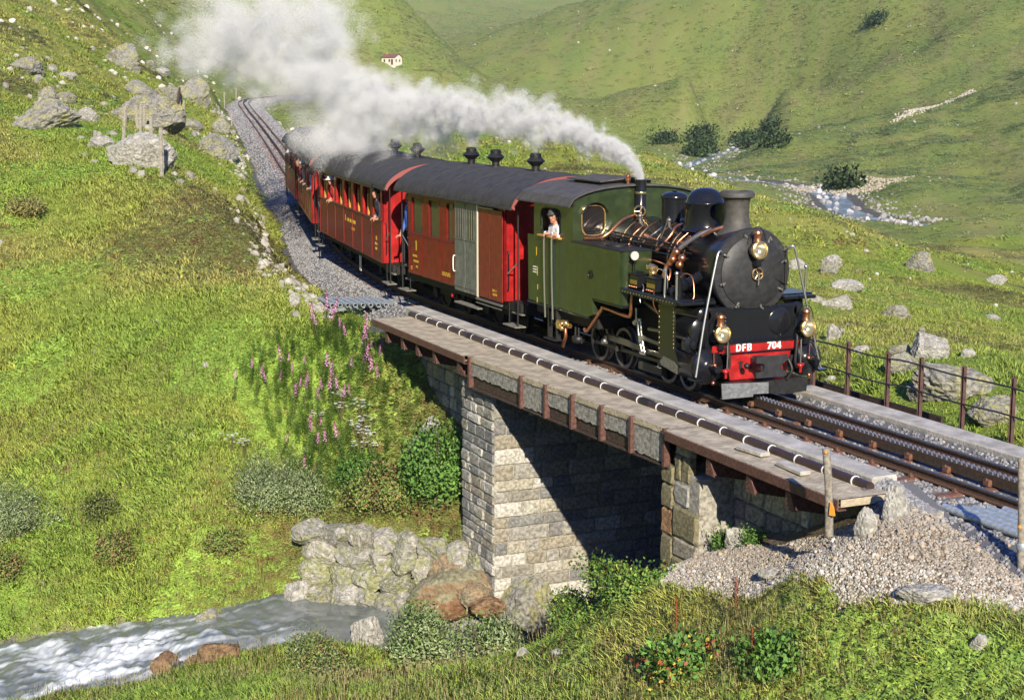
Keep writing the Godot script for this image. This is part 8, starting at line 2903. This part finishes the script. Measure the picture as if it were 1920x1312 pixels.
# a person facing +x at the origin, hips at height hip; the upper body leans and turns, arms reach to two points
func person(label: String, at: Vector3, face: float, lean: Vector3, head_turn: float, hands: Array, shirt: Color, trousers: Color, hair: Color, hat: String, hat_color: Color) -> void:
	var t := thing("person", label, "person", at, face)
	var skin := Color(0.42, 0.22, 0.15)
	var hip := Vector3(0, 0.92, 0)
	var chest := hip + Vector3(0, 0.36, 0) + lean * 0.6
	var neck := hip + Vector3(0, 0.52, 0) + lean
	var head := neck + Vector3(0.03, 0.17, 0) + lean * 0.15
	var b := []
	b.append([hip + Vector3(0, 0, -0.07), hip + Vector3(0, 0, 0.07), 0.13, 0.13, trousers])
	b.append([hip + Vector3(0, 0.06, 0), chest, 0.14, 0.155, shirt])
	b.append([chest + Vector3(0, 0.04, -0.09), chest + Vector3(0, 0.04, 0.09), 0.115, 0.115, shirt])
	b.append([neck + Vector3(0, -0.03, -0.15), neck + Vector3(0, -0.03, 0.15), 0.062, 0.062, shirt])
	b.append([neck - Vector3(0, 0.02, 0), neck + Vector3(0.01, 0.09, 0), 0.055, 0.05, skin])
	for s in [-1.0, 1.0]:
		var sh := neck + Vector3(0, -0.05, 0.18 * s)
		var hd: Vector3 = hands[0 if s < 0 else 1]
		var mid := (sh + hd) / 2 + Vector3(-0.05, -0.09, 0.07 * s)
		b.append([sh, mid, 0.058, 0.045, shirt])
		b.append([mid, mid.lerp(hd, 0.45), 0.045, 0.038, shirt])
		b.append([mid.lerp(hd, 0.4), hd, 0.037, 0.027, skin])
		b.append([hip + Vector3(0, -0.04, 0.09 * s), Vector3(0.02, 0.48, 0.1 * s), 0.09, 0.06, trousers])
		b.append([Vector3(0.02, 0.48, 0.1 * s), Vector3(0, 0.08, 0.11 * s), 0.058, 0.042, trousers])
		b.append([Vector3(-0.02, 0.045, 0.11 * s), Vector3(0.16, 0.035, 0.12 * s), 0.045, 0.035, Color(0.03, 0.025, 0.02)])
	var mb := MB.new()
	mb.tint = false
	figure_mesh(b, 0.026, 0.018, mb)
	# hands: a palm, four fingers curled over the edge they hold, and a thumb
	for s in [-1.0, 1.0]:
		var hd: Vector3 = hands[0 if s < 0 else 1]
		var hb := [[hd + Vector3(-0.01, 0, -0.025), hd + Vector3(-0.01, 0, 0.025), 0.019, 0.019, skin], [hd, hd + Vector3(0.05, 0.0, 0.0), 0.024, 0.022, skin]]
		for f in 4:
			var z := -0.03 + 0.02 * f
			var l: float = [0.030, 0.038, 0.036, 0.028][f]
			hb.append([hd + Vector3(0.05, 0.0, z), hd + Vector3(0.05 + l, -0.008, z), 0.0095, 0.009, skin])
			hb.append([hd + Vector3(0.05 + l, -0.008, z), hd + Vector3(0.055 + l, -0.045, z), 0.009, 0.008, skin])
		hb.append([hd + Vector3(0.01, -0.005, -0.03 * s), hd + Vector3(0.045, -0.012, -0.055 * s), 0.0115, 0.0095, skin])
		figure_mesh(hb, 0.0075, 0.004, mb)
	# head with brow, nose, chin, ears and eye hollows left between them
	var H := Basis(Vector3.UP, head_turn)
	var hb := []
	for e in [[Vector3(-0.015, 0.035, 0), Vector3(0.02, 0.035, 0), 0.088, 0.082], [Vector3(0.02, -0.03, 0), Vector3(0.045, -0.075, 0), 0.062, 0.034], [Vector3(0.075, 0.03, -0.03), Vector3(0.075, 0.03, 0.03), 0.018, 0.018], [Vector3(0.088, 0.015, 0), Vector3(0.108, -0.02, 0), 0.011, 0.016], [Vector3(0.078, -0.058, -0.018), Vector3(0.078, -0.058, 0.018), 0.012, 0.012], [Vector3(0.0, 0.02, -0.085), Vector3(-0.005, -0.02, -0.083), 0.018, 0.012], [Vector3(0.0, 0.02, 0.085), Vector3(-0.005, -0.02, 0.083), 0.018, 0.012]]:
		hb.append([head + H * e[0], head + H * e[1], e[2], e[3], skin])
	hb[4][4] = Color(0.36, 0.13, 0.10)
	figure_mesh(hb, 0.0125, 0.008, mb)
	mb.tint = true
	part(t, "body", mb.mesh(M.person_skin))
	mb = MB.new()
	for s in [-1.0, 1.0]: mb.ball(head + H * Vector3(0.078, 0.008, 0.032 * s), 0.011, 8)
	part(t, "eyes", mb.mesh(M.rubber))
	mb = MB.new()
	mb.lathe(head + H * Vector3(-0.018, 0.035, 0), H * Vector3(-0.35, 1, 0), PackedVector2Array([Vector2(0.098, -0.045), Vector2(0.103, 0.0), Vector2(0.096, 0.05), Vector2(0.06, 0.088), Vector2(0, 0.10)]), 18)
	part(t, "hair", mb.mesh(mat("hair_%d" % int(hair.r * 1000), hair, 0.8)))
	if hat == "": return
	var hm := mat("hat_%d" % int(hat_color.r * 1000 + hat_color.b * 90), hat_color, 0.7)
	mb = MB.new()
	if hat == "top":
		mb.lathe(head + Vector3(0, 0.075, 0), Vector3(0.06, 1, 0), PackedVector2Array([Vector2(0, 0.0), Vector2(0.155, 0.012), Vector2(0.16, 0.02), Vector2(0.105, 0.02), Vector2(0.10, 0.17), Vector2(0.108, 0.18), Vector2(0, 0.182)]), 24)
	elif hat == "sun":
		mb.lathe(head + Vector3(0, 0.065, 0), Vector3(0.05, 1, 0), PackedVector2Array([Vector2(0.0, 0.0), Vector2(0.18, -0.025), Vector2(0.182, -0.018), Vector2(0.108, 0.015), Vector2(0.10, 0.06), Vector2(0.06, 0.09), Vector2(0, 0.095)]), 24)
	else:
		mb.lathe(head + Vector3(-0.01, 0.05, 0), Vector3(-0.1, 1, 0), PackedVector2Array([Vector2(0.0, 0.0), Vector2(0.108, 0.0), Vector2(0.112, 0.03), Vector2(0.098, 0.075), Vector2(0.055, 0.10), Vector2(0, 0.105)]), 20)
		mb.box(head + H * Vector3(0.11, 0.06, 0), Vector3(0.10, 0.012, 0.13), 0.004, H)
	part(t, "hat", mb.mesh(hm))

func build_people() -> void:
	var g := mat("person_skin", Color(1, 1, 1), 0.75)
	g.vertex_color_use_as_albedo = true
	var white := Color(0.70, 0.70, 0.72)
	var navy := Color(0.02, 0.03, 0.08)
	# the driver leans on the cab window sill and looks forward; face 0 = along the train
	var side := -PI / 2   # facing +z
	person("engine driver in white shirt and grey cap leaning out of the cab window", Vector3(-4.24, 1.03, 1.08), side, Vector3(0.17, -0.03, 0), 0.7, [Vector3(0.26, 1.27, -0.16), Vector3(0.27, 1.27, 0.14)], white, navy, Color(0.08, 0.07, 0.06), "cap", Color(0.06, 0.06, 0.06))
	person("person in a blue top inside the cab behind the driver", Vector3(-4.78, 0.98, 0.72), side, Vector3(0.0, 0.0, 0), 0.2, [Vector3(0.2, 1.0, -0.2), Vector3(0.2, 1.0, 0.2)], navy, navy, Color(0.10, 0.07, 0.04), "cap", Color(0.6, 0.4, 0.02))
	person("person in a blue shirt standing on the platform between coach and van", Vector3(-12.62, 0.82, 0.98), side, Vector3(0.04, 0, 0), 0.4, [Vector3(0.12, 0.75, -0.26), Vector3(0.22, 0.72, 0.26)], Color(0.05, 0.12, 0.42), navy, Color(0.05, 0.04, 0.03), "", Color.BLACK)
	# passengers at the open windows; their coach frames give place and heading
	var c2 := get_node("passenger_coach") as Node3D
	var c3 := get_node("passenger_coach_001") as Node3D
	var c4 := get_node("passenger_coach_002") as Node3D
	var win := func(c: Node3D, x: float, z: float) -> Vector3: return c.transform * Vector3(x, 0.80, z)
	var turn := func(c: Node3D) -> float: return side + c.rotation.y
	var sill := [Vector3(0.28, 1.0, -0.16), Vector3(0.28, 1.0, 0.16)]
	var out := Vector3(0.20, -0.05, 0)
	person("man in a black top hat at the front window of the second carriage", win.call(c2, 3.58, 1.06), turn.call(c2), Vector3(0.2, 0, 0), 0.6, sill, Color(0.03, 0.035, 0.05), navy, Color(0.03, 0.03, 0.03), "top", Color(0.012, 0.012, 0.014))
	person("person in red with a white sun hat leaning from a window of the second carriage", win.call(c2, -2.35, 1.04), turn.call(c2), out, 0.7, sill, Color(0.45, 0.03, 0.03), navy, Color(0.15, 0.1, 0.05), "sun", Color(0.72, 0.70, 0.66))
	person("person in a light blue shirt at the front window of the third carriage", win.call(c3, 3.5, 1.04), turn.call(c3), out, 0.7, sill, Color(0.25, 0.38, 0.55), navy, Color(0.10, 0.07, 0.04), "", Color.BLACK)
	person("person in a red jacket leaning from the middle of the third carriage", win.call(c3, 1.2, 1.04), turn.call(c3), out, 0.8, sill, Color(0.40, 0.03, 0.03), navy, Color(0.05, 0.03, 0.02), "", Color.BLACK)
	person("white capped person leaning from the third carriage behind the red jacket", win.call(c3, 0.0, 1.06), turn.call(c3), out * 1.2, 0.8, sill, Color(0.35, 0.3, 0.28), navy, Color(0.2, 0.15, 0.1), "cap", Color(0.7, 0.68, 0.62))
	person("bare headed passenger leaning far out near the rear of the third carriage", win.call(c3, -1.2, 1.06), turn.call(c3), out * 1.4, 0.8, sill, Color(0.30, 0.04, 0.05), navy, Color(0.35, 0.24, 0.12), "", Color.BLACK)
	person("person with a white hat and dark coat leaning from the last carriage", win.call(c4, 1.6, 1.06), turn.call(c4), out * 1.2, 0.8, sill, Color(0.04, 0.03, 0.04), navy, Color(0.4, 0.36, 0.3), "sun", Color(0.72, 0.72, 0.70))

# ---------------------------------------------------------------- steam
# Steam is what it is: a cloud of countless fine white droplets, thick in the middle of each billow and thinning outwards.
func build_steam() -> void:
	var r := RandomNumberGenerator.new()
	r.seed = 23
	var drop := mat("steam_drop", Color(0.63, 0.645, 0.655), 1.0)
	drop.metallic_specular = 0.0
	var sizes := [0.0125, 0.0072]
	var clouds := []
	for v in 2:
		var mb := MB.new()
		for k in [620, 1500][v]:
			var p := Vector3(r.randfn(), r.randfn(), r.randfn()) * 0.42
			var s: float = sizes[v]
			var B := Basis.from_euler(Vector3(r.randf() * 6.0, r.randf() * 6.0, r.randf() * 6.0))
			var q := [p + B * Vector3(s, s, s), p + B * Vector3(-s, -s, s), p + B * Vector3(-s, s, -s), p + B * Vector3(s, -s, -s)]
			for e in [[0, 1, 2], [0, 1, 3], [0, 2, 3], [1, 2, 3]]:
				mb.flat(q[e[0]], q[e[1]], q[e[2]], (q[e[0]] + q[e[1]] + q[e[2]]) / 3.0 - p)
		clouds.append(mb.mesh(drop))
	var nz := FastNoiseLite.new()
	nz.seed = 4; nz.frequency = 0.55; nz.fractal_octaves = 4
	# centre line: x, y, z, radius, share of clusters per metre
	var ln := [[-3.3, 3.30, 0.0, 0.06], [-3.45, 3.48, 0.0, 0.11], [-3.9, 3.68, -0.02, 0.18], [-4.6, 3.86, -0.05, 0.27], [-5.8, 4.03, -0.1, 0.37], [-7.2, 4.15, -0.15, 0.45], [-9.1, 4.32, -0.2, 0.54], [-11.1, 4.40, -0.2, 0.62], [-13.3, 4.42, -0.25, 0.70], [-15.6, 4.42, -0.3, 0.86], [-18.4, 4.42, -0.4, 1.0], [-21.7, 4.7, -0.5, 1.25], [-25.7, 5.2, -0.7, 1.45], [-30.2, 5.9, -0.8, 1.5], [-35.8, 6.3, -0.9, 1.45], [-41.3, 6.3, -0.9, 1.0]]
	var where := []
	var faint := []
	for k in ln.size() - 1:
		var a: Array = ln[k]
		var b: Array = ln[k + 1]
		var len_ := Vector3(a[0] - b[0], a[1] - b[1], 0).length()
		# billows along this stretch
		var n := int(clampf(len_ / (float(a[3]) + float(b[3])) * 16.0, 8.0, 26.0))
		for q in n:
			var f := (q + r.randf()) / n
			var R := lerpf(a[3], b[3], f)
			var c := Vector3(lerpf(a[0], b[0], f), lerpf(a[1], b[1], f), lerpf(a[2], b[2], f))
			var d := Vector3(r.randfn() * 0.7, r.randfn(), r.randfn()).normalized() * R * pow(r.randf(), 0.6) * 0.85
			var s := R * r.randf_range(0.34, 0.66)
			if k < 3:
				d *= 0.3
				s = R * r.randf_range(0.6, 0.9)
			c += d
			# many small clusters make one billow, with lumps upon lumps
			var cs := maxf(0.035, s * 0.40)
			var m := int(34.0 * (0.56 if k < 9 else 0.47 if k < 11 else 0.46 if k < 12 else 0.33))
			for e in m:
				var o := Vector3(r.randfn(), r.randfn(), r.randfn()).normalized() * s * pow(r.randf(), 0.45)
				var p := c + o * Vector3(1.25, 0.9, 1.0)
				var keep := nz.get_noise_3dv(p * (1.6 / maxf(R, 0.25)))
				if keep < -0.12 and r.randf() < 0.75: continue
				(where if k < 9 else faint).append(Transform3D(Basis.from_euler(Vector3(r.randf() * 6.0, r.randf() * 6.0, r.randf() * 6.0)) * Basis.from_scale(Vector3.ONE * cs * r.randf_range(0.7, 1.4)), p))
	# thin veils drooping over the roofs, rising and drifting off behind
	for e in [[-18.0, 3.55, 0.0, 0.8, 90], [-20.5, 3.45, -0.2, 0.9, 130], [-22.5, 3.4, -0.4, 1.0, 130], [-24.0, 3.7, -0.8, 1.0, 80], [-15.0, 3.8, -0.4, 0.6, 60], [-27.5, 7.1, -1.2, 1.1, 130], [-30, 8.6, -1.6, 0.9, 60], [-36, 8.1, -1.5, 1.5, 80], [-40, 7.6, -1.6, 1.4, 70], [-45, 6.6, -1.0, 1.2, 60], [-33, 7.2, -0.6, 1.6, 140], [-25, 6.6, -0.8, 1.0, 90]]:
		var cs: float = e[3] * 0.34
		for q in e[4]:
			var p := Vector3(e[0], e[1], e[2]) + Vector3(r.randfn() * 1.1, r.randfn() * 0.6, r.randfn() * 0.7) * float(e[3]) * 0.8
			if nz.get_noise_3dv(p * 0.7) < -0.1: continue
			faint.append(Transform3D(Basis.from_euler(Vector3(r.randf() * 6.0, r.randf() * 6.0, r.randf() * 6.0)) * Basis.from_scale(Vector3.ONE * cs * r.randf_range(0.7, 1.4)), p))
	print("steam ", where.size(), " ", faint.size())
	many("steam_plume", clouds[0], where, [], "narrow bright front of the steam plume, from the engine to the second coach", "steam")
	many("steam_plume", clouds[1], faint, [], "wide billowing rear of the steam plume over the last coaches", "steam")

func _ready() -> void:
	rng.seed = 7
	# camera
	var cam := Camera3D.new()
	cam.name = "camera"
	add_child(cam)
	cam.fov = 25.48
	cam.near = 0.1
	cam.far = 4000.0
	cam.transform = Transform3D(Basis(Vector3(0.40439, 0, -0.91459), Vector3(-0.15056, 0.98636, -0.06657), Vector3(0.90211, 0.16462, 0.39888)).orthonormalized(), Vector3(21.4, 4.88, 13.47))
	cam.current = true
	# sky, air and exposure
	var sky := ProceduralSkyMaterial.new()
	sky.sky_top_color = Color(0.16, 0.33, 0.66)
	sky.sky_horizon_color = Color(0.62, 0.74, 0.88)
	sky.sky_curve = 0.16
	sky.ground_bottom_color = Color(0.18, 0.2, 0.1)
	sky.ground_horizon_color = Color(0.4, 0.45, 0.35)
	var env := Environment.new()
	env.background_mode = Environment.BG_SKY
	env.sky = Sky.new()
	env.sky.sky_material = sky
	env.background_energy_multiplier = 1.0
	env.tonemap_mode = Environment.TONE_MAPPER_LINEAR
	env.tonemap_exposure = 1.8
	env.fog_enabled = true
	env.fog_density = 0.0001
	env.fog_light_color = Color(0.80, 0.86, 0.92)
	env.sdfgi_enabled = true
	env.ssao_enabled = true
	env.ssil_enabled = true
	var we := WorldEnvironment.new()
	we.name = "world_environment"
	we.environment = env
	add_child(we)
	# sun: low, behind the camera
	var sun := DirectionalLight3D.new()
	sun.name = "sun"
	sun.light_energy = 1.45
	sun.light_color = Color(1.0, 0.95, 0.86)
	sun.light_angular_distance = 0.5
	sun.shadow_enabled = true
	add_child(sun)
	sun.look_at_from_position(Vector3(0.849, 0.462, 0.256) * 50.0, Vector3.ZERO)
	var t0 := Time.get_ticks_msec()
	make_materials()
	make_track_line()
	make_land()
	print("land ", Time.get_ticks_msec() - t0)
	build_ground()
	build_water()
	print("ground ", Time.get_ticks_msec() - t0)
	build_track()
	build_bridge()
	build_abutments()
	scatter_chips()
	print("bridge ", Time.get_ticks_msec() - t0)
	build_train()
	print("train ", Time.get_ticks_msec() - t0)
	build_boulders()
	build_posts()
	print("rocks ", Time.get_ticks_msec() - t0)
	build_bushes()
	build_flowers()
	scatter_plants()
	print("plants ", Time.get_ticks_msec() - t0)
	build_people()
	print("people ", Time.get_ticks_msec() - t0)
	build_steam()
